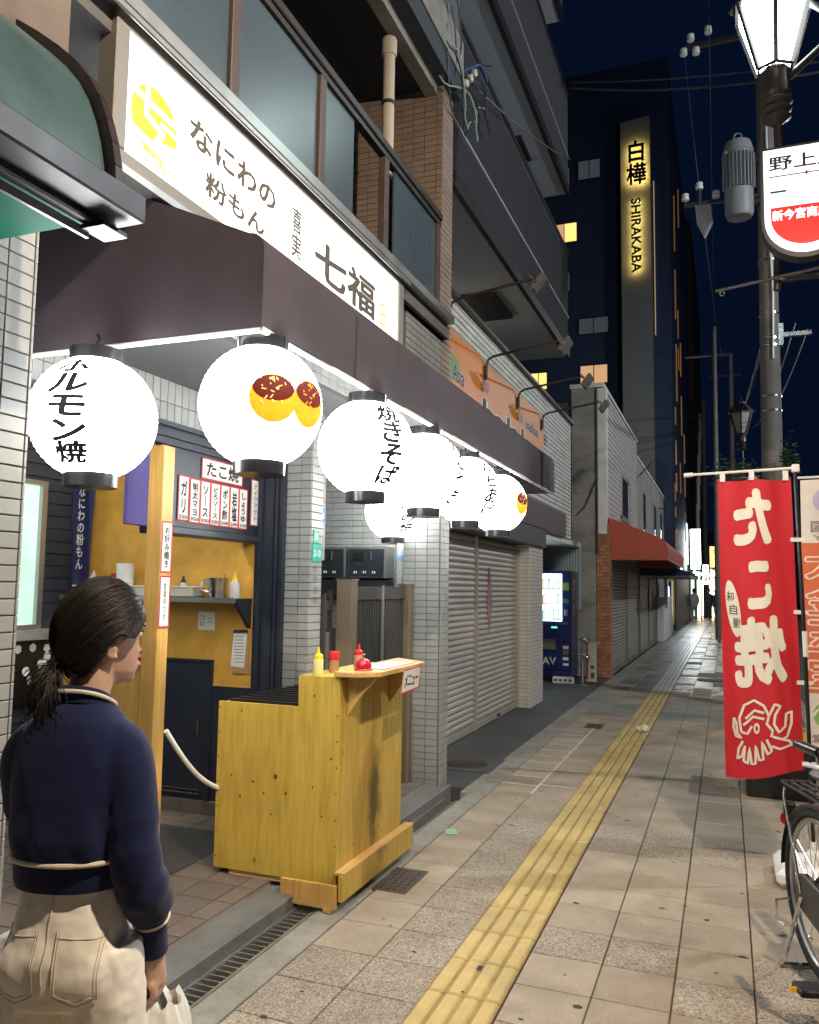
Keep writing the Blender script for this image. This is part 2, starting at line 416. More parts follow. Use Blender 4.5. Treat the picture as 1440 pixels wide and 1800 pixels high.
# chewing gum and stains, as thin irregular blots
b = MB(); rg = random.Random(11)
spots = [(-.98,3.37,.022)]
for i in range(120): spots.append((rg.uniform(-1.68,.6), 2.3+9*rg.random()**1.6, rg.choice([.006,.008,.01,.014])))
for (x, y, r) in spots:
    n = 9; rs = [r*rg.uniform(.6,1.25) for _ in range(n)]
    z = .0125 if -1.11 < x < -.81 else .0014
    b.add([(x+rs[j]*1.3*math.cos(6.283*j/n), y+rs[j]*math.sin(6.283*j/n), z) for j in range(n)], [tuple(range(n))])
mat('gum', (.03,.03,.03), .85, var=.2)
part('gum_spots', b, 'gum', pave, kind='stuff')
# pale mortar left in some joints
b = MB()
for k in range(9): b.obox((-1.56, 6.55+.3*k+.02, .0012), (.3,.018,.002))
b.obox((-1.41, 7.9, .0013), (.02, 3.2, .002)); b.obox((-1.26, 6.62, .0012), (.3,.02,.002)); b.obox((-1.26, 7.22, .0012), (.3,.02,.002))
b.obox((.075,9.2,.0012), (.014,3.0,.002)); b.obox((-.07,6.62,.0012), (.29,.012,.002)); b.obox((-.07,6.02,.0012), (.29,.012,.002))
for k in range(3):
    for x in (-.66,-.36,-.07): b.obox((x, 12.95+.45*k, .0012), (.26,.05,.002))
for x in (-.51,-.22): b.obox((x,13.4,.0013), (.03,1.1,.002))
b.obox((-1.15,21,.0012),(.5,.25,.002))
mat('mortar', (.5,.47,.42), .8, var=.25, scale=20)
part('mortar_lines', b, 'mortar', pave, kind='stuff')
# ================================================================ shop building (stall on the ground floor, balcony above)
A = thing('shop_building', 'tiled two storey shop building with open food stall below and glazed balcony above', 'building', (-2.05,4,0))
def wallpart(name, bx, m='grout', **k): return part(name, MB().box(*bx), m, A, **k)
# left pillar (street face and return)
lp = wallpart('left_pillar', (-2.75,-2.006,-1.5,1.905,0,5.9))
tiled(lp, (-2.006,.9,0), Y_, Z_, 1.005, 2.75, limit=95)
tiled(lp, (-2.006,1.905,0), -X_, Z_, .6, 2.75, limit=0)
# brown tiled upper part of the left pillar, plain render band next to it
tiled(lp, (-2.006,.6,2.9), Y_, Z_, .9, 2.6, m='tile_brown', limit=20, thick=.012)
wallpart('render_band', (-2.3,-1.97,1.62,1.95,2.95,6.3), mat('peach', (.17,.14,.125), .8, var=.12, dirt=.45, bump=.1))
# middle pillar between stall and entrance
mp = wallpart('middle_pillar', (-2.62,-2.446,4.606,4.76,.07,2.9))
tiled(mp, (-2.62,4.606,.07), X_, Z_, .174, 2.6, limit=50)
tiled(mp, (-2.446,4.606,.07), Y_, Z_, .154, 2.6, limit=45, tw=.15)
# right pillar / party wall, wall at the far side of the entrance
rp_ = wallpart('right_pillar', (-2.36,-2.056,6.006,6.2,-.01,3.05))
tiled(rp_, (-2.36,6.006,0), X_, Z_, .304, 3.0, limit=55)
tiled(rp_, (-2.056,6.006,0), Y_, Z_, .194, 3.0, limit=30)
rw = wallpart('entrance_wall', (-4.3,-2.361,6.206,6.3,0,3.0))
tiled(rw, (-3.5,6.206,1.2), X_, Z_, 1.135, 1.5, limit=40, m='tile_grey')
wallpart('entrance_back_wall', (-4.35,-4.3,4.6,6.3,0,3.0), 'concrete_dark')
wallpart('stall_side_wall', (-4.35,-2.62,4.62,4.76,.07,3.0), 'concrete_dark')
wallpart('stall_back_wall', (-4.42,-4.30,-1,4.6,.07,3.0), 'navy_siding')
wallpart('rear_block', (-9,-4.43,-2,6.25,0,5.9), 'concrete_dark')
# slab, soffit and beam faces over the stall
wallpart('slab', (-4.6,-2.10,2.45,6.2,2.66,3.08), 'soffit')
bf = wallpart('beam_face', (-2.10,-2.056,2.45,6.0,2.66,3.08))
tiled(bf, (-2.056,2.45,2.66), Y_, Z_, 3.55, .42, limit=0)
lw = wallpart('lintel_wall', (-2.95,-2.826,2.3,4.6,2.36,2.66))
tiled(lw, (-2.826,2.5,2.41), Y_, Z_, 2.1, .25, tw=.058, th=.12, limit=20)
part('downlight', MB().lathe([(0,0),(.05,0),(.055,-.012),(.06,-.012),(.06,.0)], 20, (-2.45,3.75,2.658)), mat('downlight_glow', (.9,.9,.9), emit=(1,.97,.9), estr=14, var=0), A)
part('downlight', MB().lathe([(0,0),(.05,0),(.055,-.012),(.06,-.012),(.06,.0)], 20, (-2.45,2.85,2.658)), 'downlight_glow', A)
tl = thing('ceiling_tube_light', 'fluorescent tube light on the stall ceiling behind the transom', 'lamp', (-3.3,3.5,2.6))
part('housing', MB().box(-3.36,-3.24,2.9,4.1,2.62,2.658), 'white_paint', tl); part('tube', MB().tube([(-3.3,2.93,2.60),(-3.3,4.07,2.60)], .016, 10), mat('tube_glow', (.9,.9,.9), var=0, emit=(1,.96,.86), estr=60), tl)
# number plaque 5 on the lintel tiles
lettering('5', frame((-2.817,4.02,2.5), Y_, Z_), h=.09, size=.1, m='alu', parent=A, bold=.01, name='number')
# moulded navy lintel / transom carrying the menus
t = thing('stall_transom', 'dark navy moulded transom board over the stall opening carrying the menu strips', 'transom', (-2.85,3.6,1.85))
part('board', MB().box(-2.86,-2.822,3.59,4.6,1.86,2.30), 'navy_paint', t)
part('bottom_rail', MB().box(-2.95,-2.80,3.59,4.6,1.82,1.865), 'navy_paint', t, bevel=.006)
b = MB()
for i,(dx, z0, z1) in enumerate(((.03,2.30,2.335),(.06,2.335,2.365),(.045,2.365,2.385),(.085,2.385,2.41))): b.box(-2.86,-2.822+dx,2.3,4.6,z0+.0005,z1)
part('cornice', b, 'navy_paint', t)
# stall side wall: ochre panel, navy casing, plinth, cupboard door, shelf
mat('ochre', (.64,.35,.06), .5, var=.2, scale=7, bump=.04, bscale=30)
part('wall_panel', MB().box(-4.29,-2.83,4.596,4.62,.9,2.66), 'ochre', A)
part('wall_panel', MB().box(-4.29,-3.14,4.5962,4.62,.16,.8995), 'navy_paint', A)
part('dado', MB().box(-3.14,-2.83,4.594,4.62,.16,.8985), 'navy_paint', A)
part('gold_edge', MB().box(-3.132,-2.836,4.588,4.594,.893,.901), mat('gold_edge', (.6,.4,.12), .4, var=.05), A)
b = MB().box(-2.832,-2.62,4.575,4.62,.07,2.66)
for x0, x1, d in ((-2.80,-2.775,.02),(-2.755,-2.69,.012),(-2.675,-2.655,.025),(-2.645,-2.622,.015)): b.box(x0,x1,4.575-d,4.576,.07,2.66)
part('casing', b, 'navy_paint', A)
part('plinth', MB().box(-4.29,-2.83,4.58,4.62,.07,.165), 'floor_tile', A, bevel=.004)
for i in range(9): part('plinth_tile', MB().box(-4.28+.161*i,-4.28+.161*i+.155,4.572,4.58,.075,.16), 'floor_tile', A)
part('wall_panel', MB().box(-4.296,-4.27,2.0,4.55,1.0,2.66), mat('ochre_dim', (.5,.25,.05), .5, var=.2, scale=7), A) if False else None
d = thing('cupboard_door', 'navy cupboard door with small handle under the ochre stall wall', 'door', (-3.32,4.59,.17))
part('leaf', MB().box(-3.49,-3.145,4.578,4.594,.17,1.04), 'navy_paint', d, bevel=.003)
part('frame', MB().box(-3.51,-3.49,4.570,4.594,.165,1.06).box(-3.145,-3.125,4.570,4.594,.165,1.06).box(-3.49,-3.145,4.570,4.594,1.04,1.06), 'navy_paint', d)
part('handle', MB().box(-3.225,-3.205,4.556,4.578,.575,.665), 'steel', d, bevel=.004)
part('kick_rail', MB().box(-3.48,-3.19,4.568,4.578,.20,.212).box(-3.48,-3.19,4.568,4.578,.225,.232), 'steel', d)
# back wall siding boards (navy) with a lit window
for i in range(28):
    part('siding_board', MB().box(-4.30,-4.284,2.35,4.55,.3+.085*i,.3+.085*i+.079), 'navy_siding', A, bevel=.002)
w = thing('side_window', 'narrow bright window with aluminium frame in the navy siding behind the left pillar', 'window', (-4.27,3.9,1.24))
yA, yB = 3.5, 4.23
part('frame', MB().box(-4.285,-4.235,yA,yB,1.24,1.27).box(-4.285,-4.235,yA,yB,2.19,2.22).box(-4.285,-4.235,yB-.045,yB,1.27,2.19), 'alu', w)
part('pane', MB().box(-4.28,-4.265,yA,yB-.045,1.27,2.19), mat('window_glow', (.5,.6,.55), .1, emit=(.5,.85,.72), estr=.4, var=.3, scale=3), w)
part('sill', MB().box(-4.285,-4.20,yA-.02,yB+.16,1.17,1.238), 'concrete', w, bevel=.004)
# shelf on the ochre wall
s_ = thing('wall_shelf', 'dark wall shelf on the ochre stall wall holding sauces and containers', 'shelf', (-3.4,4.5,1.44))
part('board', MB().box(-4.25,-2.85,4.40,4.594,1.44,1.462), 'navy_paint', s_, bevel=.003)
part('edge_trim', MB().box(-4.25,-2.85,4.388,4.399,1.435,1.466), 'alu', s_)
for x in (-2.885,-3.9): part('bracket', MB().prism([(x,4.594,1.44),(x,4.42,1.44),(x,4.594,1.27)], (.03,0,0)), 'navy_paint', s_)

# --------------------------------------------------- upper storey with balcony
U = thing('balcony', 'glazed balcony with dark metal rail above the lit shop sign', 'balcony', (-2.05,4,3.6))
part('floor', MB().box(-3.6,-2.0,1.96,6.0,3.50,3.60), 'concrete_dark', U)
part('sill_channel', MB().box(-2.10,-1.94,1.97,5.95,3.60,3.665).box(-1.955,-1.94,1.97,5.0,3.57,3.60), 'alu', U, bevel=.005)
part('handrail', MB().box(-2.10,-2.02,1.97,5.88,4.42,4.475), 'dark_metal', U, bevel=.006)
part('handrail_lip', MB().box(-2.085,-2.035,1.97,5.88,4.38,4.415), 'dark_metal', U)
mat('balcony_glass', (.065,.095,.125), .30, var=.12, scale=.8, spec=.6)
for y in (3.0, 3.86, 4.78, 5.83): part('post', MB().box(-2.085,-2.035,y-.035,y+.035,3.665,4.38), mat('post_brown', (.07,.05,.046), .5, var=.1), U, bevel=.004)
for a, b_ in ((1.99,2.96),(3.04,3.82),(3.9,4.30),(4.95,5.79)):
    part('pane', MB().box(-2.066,-2.056,a,b_,3.665,4.38), 'balcony_glass', U)
part('frame', MB().box(-2.10,-2.03,4.96,5.98,3.50,3.62), 'dark_metal', U)
# glass screens of the upper rooms and the dark recess
part('screen', MB().box(-3.4,-3.36,1.0,5.9,3.6,5.85), mat('room_glass', (.035,.05,.07), .12, var=.15, scale=.9, spec=.6), U)
for y in (2.2,3.2,4.2): part('mullion', MB().box(-3.36,-3.33,y-.03,y+.03,3.6,5.85), 'dark_metal', U)
part('soffit', MB().box(-3.4,-1.98,1.0,6.2,5.60,5.78), mat('navy_soffit', (.045,.055,.075), .8, var=.1), U)
part('soffit_edge', MB().box(-2.10,-1.965,1.0,6.2,5.78,6.1).box(-2.2,-2.10,1.0,6.2,5.52,5.60), 'concrete', U)
part('upper_wall', MB().box(-9,-2.0,-2,6.2,6.1,8.5), 'concrete_dark', U)
uw = part('side_wall', MB().box(-3.4,-2.056,5.946,6.2,3.05,5.60), 'grout_brown', U)
tiled(uw, (-3.4,5.946,3.6), X_, Z_, 1.344, 2.0, m='tile_brown', limit=110)
tiled(uw, (-2.056,5.946,3.05), Y_, Z_, .254, 2.7, m='tile_brown', limit=45, tw=.25)
tiled(uw, (-2.056,5.2,3.1), Y_, Z_, .74, .38, m='tile_grey', limit=0)
part('lower_wall', MB().box(-2.2,-2.058,5.0,5.945,3.08,3.5), 'grout', U)
# white downpipe on the balcony
dp = thing('downpipe', 'pale vertical downpipe running up the tiled balcony wall', 'pipe', (-2.16,4.98,3.6))
part('pipe', MB().tube([(-2.19,5.14,3.6),(-2.19,5.14,5.40)], .042, 16), mat('pipe_pvc', (.52,.48,.42), .5, var=.08), dp, smooth=True)
for z in (3.95,5.0): part('clamp', MB().lathe([(.044,-.012),(.05,-.012),(.05,.012),(.044,.012)], 16, (-2.19,5.14,z)), 'dark_metal', dp)
part('socket', MB().lathe([(.05,0),(.055,.01),(.055,.12),(.05,.13)], 16, (-2.19,5.14,5.36)), 'pipe_pvc', dp, smooth=True)
# loose service wires near the corner top
rw_ = random.Random(21)
t = thing('service_wires', 'tangle of service cables bundled at the top corner of the tiled building', 'cables', (-1.99,6.0,5.5))
mat('cable', (.02,.02,.022), .5, var=0); mat('cable_blue', (.03,.12,.35), .5, var=0); mat('cable_pale', (.35,.45,.45), .5, var=0)
for i in range(10):
    pts = []; z0 = 5.75+rw_.uniform(-.1,.5); ph = rw_.uniform(0,6)
    for k in range(14):
        u = k/13; pts.append((-1.97+.05*math.sin(ph+6*u)+.02*u, 5.75+1.2*u*(.3+.7*rw_.random()*.2+.5), z0+.14*math.sin(ph+u*7)-.18*math.sin(math.pi*u)))
    part('cable', MB().tube(pts, .007, 5), ['cable','cable_pale','cable','cable_blue'][i % 4] if i % 3 else 'cable', t, smooth=True)
for k in range(3): part('insulator', MB().lathe([(0,0),(.025,.005),(.03,.03),(.02,.05),(.028,.06),(0,.075)], 12, (-1.95,6.22+.12*k,5.72+.12*k)), 'white_plastic', t, smooth=True)

# --------------------------------------------------- illuminated sign
sg = thing('shop_sign', 'long illuminated white shop sign with yellow round emblem above the brown awning', 'sign', (-2.0,3.55,3.3))
mat('sign_face', (.8,.8,.8), .4, var=0, emit=(1,1,.985), estr=1.15)
part('face', MB().box(-2.02,-1.985,2.24,4.87,3.09,3.555), 'sign_face', sg)
mat('sign_frame', (.24,.225,.20), .45, .3, var=.1)
part('frame', MB().box(-2.054,-1.972,2.17,4.95,3.556,3.60).box(-2.054,-1.972,2.17,4.95,3.03,3.089).box(-2.054,-1.972,2.17,2.239,3.089,3.556).box(-2.054,-1.972,4.871,4.95,3.089,3.556), 'sign_frame', sg, bevel=.004)
part('under_rail', MB().box(-2.054,-1.96,2.17,4.95,3.0,3.029), 'alu', sg)
SX = -1.9835
def SF(y, z): return frame((SX,y,z), Y_, Z_)
mat('sign_grey', (.11,.095,.075), .6, var=0); mat('sign_yellow', (.75,.6,.05), .6, var=0, emit=(.8,.62,.06), estr=.15); mat('sign_white', (.8,.8,.8), .5, var=0, emit=(1,1,.985), estr=1.15)
lettering('なにわの', SF(2.955,3.385), w=.68, h=.125, m='sign_grey', parent=sg, bold=.03)
lettering('粉もん', SF(2.965,3.215), w=.47, h=.108, m='sign_grey', parent=sg, bold=.028)
lettering('喜実', SF(3.505,3.315), w=.10, h=.26, m='sign_grey', parent=sg, bold=.02, vertical=True)
lettering('七福', SF(4.10,3.285), w=.80, h=.23, m='sign_grey', parent=sg, bold=.03)
lettering('日', SF(4.62,3.25), w=.09, h=.15, m='sign_yellow', parent=sg, bold=.01)
em = part('emblem', MB().add([(SX-.0003, 2.405+.135*math.cos(t_/40*6.2832), 3.285+.135*math.sin(t_/40*6.2832)) for t_ in range(40)], [tuple(range(40))]), 'sign_yellow', sg)
b = MB()
def stroke(mb, pts, w, x):
    for p, q in zip(pts[:-1], pts[1:]):
        p, q = Vector((0,*p)), Vector((0,*q)); d = (q-p).normalized(); n = Vector((0,-d.z,d.y))*w/2; p = p-d*w*.35; q = q+d*w*.35
        mb.add([Vector((x,0,0))+v for v in (p-n, q-n, q+n, p+n)], [(0,1,2,3)])
stroke(b, [(2.29,3.355),(2.53,3.335)], .026, SX+.0008); stroke(b, [(2.36,3.43),(2.352,3.295),(2.45,3.265),(2.41,3.21),(2.54,3.235)], .024, SX+.0012)
stroke(b, [(2.30,3.205),(2.42,3.185),(2.54,3.20)], .03, SX+.0016); stroke(b, [(2.44,3.30),(2.53,3.29)], .018, SX+.002)
for k in range(14): y = rw_.uniform(2.31,2.52); z = rw_.uniform(3.14,3.22); stroke(b, [(y,z),(y+.02,z-.015)], .014, SX+.0024+.0001*k)
part('emblem_cut', b, 'sign_white', sg)
b = MB()
for k in range(12): y = rw_.uniform(2.33,2.53); z = rw_.uniform(3.12,3.17); stroke(b, [(y,z),(y+.012,z-.01)], .012, SX+.005+.0001*k)
part('emblem_splash', b, 'sign_yellow', sg)

# --------------------------------------------------- brown awning
aw = thing('brown_awning', 'dark brown fabric box awning carrying the row of white lanterns', 'awning', (-1.9,5,2.45))
Y0, Y1 = 2.42, 7.66
prof = [(-1.5,2.45),(-1.5,2.74)]+[(-1.5-.06*(1-math.cos(a*math.pi/2/6)), 2.74+.06*math.sin(a*math.pi/2/6)) for a in range(1,7)]+[(-1.98,2.985),(-2.05,3.02)]
NP = len(prof)
def awf(u, v):
    i = min(int(v*(NP-1)+1e-6), NP-1); x, z = prof[i]; y = Y0+(Y1-Y0)*u
    sag = .010*math.sin(u*math.pi*6.5)**2+.004*math.sin(u*41+v*5)
    return (x+(sag if i < 2 else 0), y, z-(sag if i > NP-3 else 0))
part('canopy', MB().grid(awf, 48, NP-1), 'awning_brown', aw, smooth=True, ang=60)
part('canopy_lining', MB().grid(lambda u, v: tuple(Vector(awf(u, v))+Vector((-.012,0,-.004))), 24, NP-1), 'awning_inside', aw)
for y, nm in ((Y0,1),(Y1,-1)):
    pl = [(x, y, z) for x, z in prof]+[(-2.05 if nm < 0 else -2.06, y, 3.02)]
    if nm > 0: pl = [(-2.6,y,2.45)]+[(x, y, z) for x, z in prof]+[(-2.055,y,3.018),(-2.6,y,2.90)]
    else: pl = [(-2.05,y,2.45)]+pl
    part('end_panel', MB().prism(pl, (0,.008*nm,0)), 'awning_brown', aw)
mat('brown_seam', (.04,.03,.036), .8, var=.1); mat('white_tube', (.7,.7,.7), .4, var=.05)
b = MB().tube([(-1.508,Y0+.01,2.447),(-1.508,Y1-.01,2.447)], .013, 10); part('front_bar', b, 'white_tube', aw, smooth=True)
part('end_bar', MB().tube([(-2.6,Y0+.012,2.447),(-1.51,Y0+.012,2.447)], .013, 10), 'white_tube', aw, smooth=True)
for y in (2.5,3.6,4.7,5.8,6.6,7.6): part('arm', MB().tube([(-2.05,y,2.80),(-1.52,y,2.47)], .011, 8), 'white_tube', aw, smooth=True)
for y in (3.2,4.1,5.0,5.9,6.8): part('seam', MB().box(-1.5005,-1.4955,y,y+.012,2.452,2.735), 'brown_seam', aw)
# frayed hem of the lining
part('hem', MB().grid(lambda u, v: (-1.516-.006*v, Y0+.02+(Y1-Y0-.04)*u, 2.475-.035*v-.004*math.sin(u*200)), 160, 1), 'awning_inside', aw)

# --------------------------------------------------- green barrel awning at the far left
ga = thing('green_awning', 'quarter round green awning with dark metal rim jutting in at upper left', 'awning', (-1.8,.9,2.6))
mat('green_vinyl', (.05,.098,.11), .4, var=.22, scale=3, bump=.05, dirt=.45); mat('green_lining', (.0,.16,.11), .6, var=.1, spec=.3)
gp = [(-2.06,3.26),(-1.98,3.215),(-1.90,3.16),(-1.816,3.095),(-1.755,3.04),(-1.702,2.98),(-1.662,2.915),(-1.632,2.845),(-1.61,2.775),(-1.595,2.705),(-1.588,2.63)]
NG = len(gp)-1
part('canopy', MB().grid(lambda u, v: (gp[int(v*NG+.001)][0], -.6+2.33*u, gp[int(v*NG+.001)][1]), 6, NG), 'green_vinyl', ga, smooth=True)
b = MB()
for i in range(NG):
    a, c = gp[i], gp[i+1]; b.beam((a[0]+.005,1.755,a[1]+.004), (c[0]+.005,1.755,c[1]+.004), .05, .03, up=(0,1,0))
part('end_rim', b, mat('rim_brown', (.035,.024,.026), .4, .2, var=.15), ga)
part('lower_rail', MB().box(-1.60,-1.50,-.6,1.80,2.555,2.63).box(-1.64,-1.60,-.6,1.80,2.535,2.575), 'navy_paint', ga, bevel=.006)
part('lining', MB().box(-2.0,-1.64,-.6,1.74,2.555,2.565), 'green_lining', ga)
part('end_bracket', MB().box(-1.64,-1.56,1.70,1.795,2.52,2.533), 'black_plastic', ga)
part('strip', MB().box(-1.655,-1.645,-.6,1.74,2.51,2.535), 'alu', ga)
# ================================================================ paper lanterns
LR = .222
mat('lantern_paper', (.8,.8,.78), .8, var=0, emit=(.97,1.0,.985), estr=10.0)
mat('lantern_ring', (.018,.018,.02), .22, var=.05); mat('bulb_glow', (.9,.9,.9), var=0, emit=(1,1,.97), estr=12)
mat('ball_yellow', (.8,.38,.02), .7, var=.3, scale=40, emit=(.95,.40,.015), estr=.55); mat('ball_brown', (.16,.012,.01), .7, var=.5, scale=60, emit=(.3,.02,.01), estr=.12)
mat('ball_cream', (.8,.6,.3), .7, var=0, emit=(.9,.65,.2), estr=.5)
prof = []
H = .205; N = 44
for i in range(N+1):
    z = -H+2*H*i/N; r = math.sqrt(max(0, LR*LR-(z*.985)**2)); prof.append((r-(.0035 if i % 2 else 0), z))
PAPER = to_mesh('paper_shade', MB().lathe(prof, 56), smooth=True, ang=30)
b = MB().lathe([(.05,H+.002),(.092,H-.006),(.094,H+.045),(.085,H+.047),(.05,H+.047)], 32); RING_T = to_mesh('top_ring', b, smooth=True)
b = MB().lathe([(.078,-H-.046),(.092,-H-.046),(.094,-H+.006),(.06,-H+.002)], 32); RING_B = to_mesh('bottom_ring', b, smooth=True)
b = MB().lathe([(0,-H-.030),(.078,-H-.030),(.078,-H-.036),(0,-H-.036)], 32); PLATE = to_mesh('bottom_plate', b)
b = MB()
for a in (0,2.1,4.2): b.lathe([(0,-H-.0375),(.02,-H-.0375),(.022,-H-.036)], 12, (.042*math.cos(a),.042*math.sin(a),0))
HOLES = to_mesh('light_hole', b)
pts = []
for k in range(22*48+1):
    z = -H+.012+(2*H-.024)*k/(22*48); r = math.sqrt(max(0, LR*LR-(z*.985)**2))+.0004; a = k/48*6.28319; pts.append((r*math.cos(a), r*math.sin(a), z))
RIB = to_mesh('rib_spiral', MB().tube(pts, .0011, 3), smooth=True); mat('rib_wire', (.42,.42,.40), .8, var=0, emit=(1,1,1), estr=.28); RIB.materials.append(MATS['rib_wire'])
for me, m in ((PAPER,'lantern_paper'),(RING_T,'lantern_ring'),(RING_B,'lantern_ring'),(PLATE,'lantern_ring'),(HOLES,'bulb_glow')): me.materials.append(MATS[m])
def sub(name, me, parent):
    o = bpy.data.objects.new(name, me); COL.objects.link(o); o.parent = parent; return o
def refine(me, L=.012):
    bm = bmesh.new(); bm.from_mesh(me); bmesh.ops.triangulate(bm, faces=bm.faces)
    for _ in range(5):
        es = [e for e in bm.edges if e.calc_length() > L]
        if not es: break
        bmesh.ops.subdivide_edges(bm, edges=es, cuts=1); bmesh.ops.triangulate(bm, faces=[f for f in bm.faces if len(f.verts) > 3])
    bm.to_mesh(me); bm.free(); return me
def wrap(me, az, el0=0., off=.0045):
    for v in me.vertices:
        lon = az+v.co.x/LR; lat = el0+v.co.y/LR; r = LR+off+v.co.z
        v.co = Vector((r*math.cos(lat)*math.cos(lon), r*math.cos(lat)*math.sin(lon), r*math.sin(lat)*1.0))
    return me
def disc2(cx, cy, rx, ry, a0=0, a1=2*math.pi, n=28, z=0):
    return MB().add([(cx+rx*math.cos(a0+(a1-a0)*i/n), cy+ry*math.sin(a0+(a1-a0)*i/n), z) for i in range(n)], [tuple(range(n))])
def lantern(loc, az, label, words=None, balls=False, wh=(.155,.415), s=1.0):
    t = thing('paper_lantern', label, 'lantern', loc, 'white paper lanterns under the brown awning')
    t.scale = (s,s,s)
    p = sub('paper_shade', PAPER, t); sub('rib_spiral', RIB, p); sub('top_ring', RING_T, t); sub('bottom_ring', RING_B, t); p = sub('bottom_plate', PLATE, t); sub('light_hole', HOLES, p)
    part('hanger', MB().tube([(0,0,H+.04),(0,0,H+.075),(.012,0,H+.09),(0,0,H+.105)], .006, 6).box(-.012,.012,-.03,.03,H+.045,H+.055), 'lantern_ring', t, local=True)
    if words:
        for sgn in (0, math.pi):
            me = text_mesh(words, .1, .034, True, 3, .90, .12)
            xs = [v.co.x for v in me.vertices]; ys = [v.co.y for v in me.vertices]
            cx, cy = (min(xs)+max(xs))/2, (min(ys)+max(ys))/2
            for v in me.vertices: v.co = Vector(((v.co.x-cx)*wh[0]/(max(xs)-min(xs)), (v.co.y-cy)*wh[1]/(max(ys)-min(ys)), v.co.z))
            part('lettering', wrap(refine(me), az+sgn), 'ink', t, local=True)
    if balls:
        for sgn in (0, math.pi):
            for cx in (-.076, .076):
                part('printed_ball', wrap(refine(to_mesh('pb', disc2(cx,-.012,.084,.084))), az+sgn, off=.004), 'ball_yellow', t, local=True)
                part('printed_sauce', wrap(refine(to_mesh('pb', disc2(cx,.022,.072,.045))), az+sgn, off=.005), 'ball_brown', t, local=True)
                b = MB(); r_ = random.Random(int(cx*1000))
                for k in range(26):
                    x, y = cx+r_.uniform(-.05,.05), .015+r_.uniform(-.045,.042); a = r_.uniform(0,3)
                    b.obox((x,y,0), (r_.uniform(.006,.018),.004,.0002), Matrix.Rotation(a,3,'Z'))
                part('printed_flakes', wrap(to_mesh('pf', b), az+sgn, off=.006), 'ball_cream' if cx < 0 else 'ball_yellow', t, local=True)
            b = MB()
            def ln(p, q, w=.0025):
                p, q = Vector((*p,0)), Vector((*q,0)); d = (q-p).normalized(); n = Vector((-d.y,d.x,0))*w/2; b.add([p-n,q-n,q+n,p+n], [(0,1,2,3)])
            for p, q in (((-.23,-.055),(-.11,-.118)),((-.11,-.118),(.11,-.118)),((.11,-.118),(.20,-.07)),((-.105,-.108),(.11,-.108))): ln(p, q)
            part('printed_tray', wrap(refine(to_mesh('pt', b)), az+sgn, off=.004), 'ink', t, local=True)
    return t
Q = rad
lantern((-2.12,2.31,2.14), Q(-72), 'leftmost white paper lantern, lettered in black, in front of the left tiled pillar', 'ホルモン焼')
lantern((-1.565,2.54,2.195), Q(-28), 'large white paper lantern printed with two orange dumpling balls at the awning corner', balls=True)
lantern((-1.54,3.42,2.185), Q(-34), 'white paper lantern, third from the left, black brush lettering on its right side', '焼きそば', wh=(.15,.40))
lantern((-1.565,4.27,2.19), Q(0), 'white paper lantern in the middle of the awning row, fourth from the left', 'たこやき', wh=(.15,.40))
lantern((-1.585,5.12,2.19), Q(-20), 'white paper lantern second from the far end of the awning, lettering at its right edge', 'からあげ', wh=(.15,.40))
lantern((-1.60,5.98,2.19), Q(4), 'farthest white paper lantern at the street end of the awning with an orange picture edge', balls=True)
lantern((-2.42,5.92,2.14), Q(-35), 'white paper lantern hanging lowest, set back over the entrance gate', 'お好み焼')
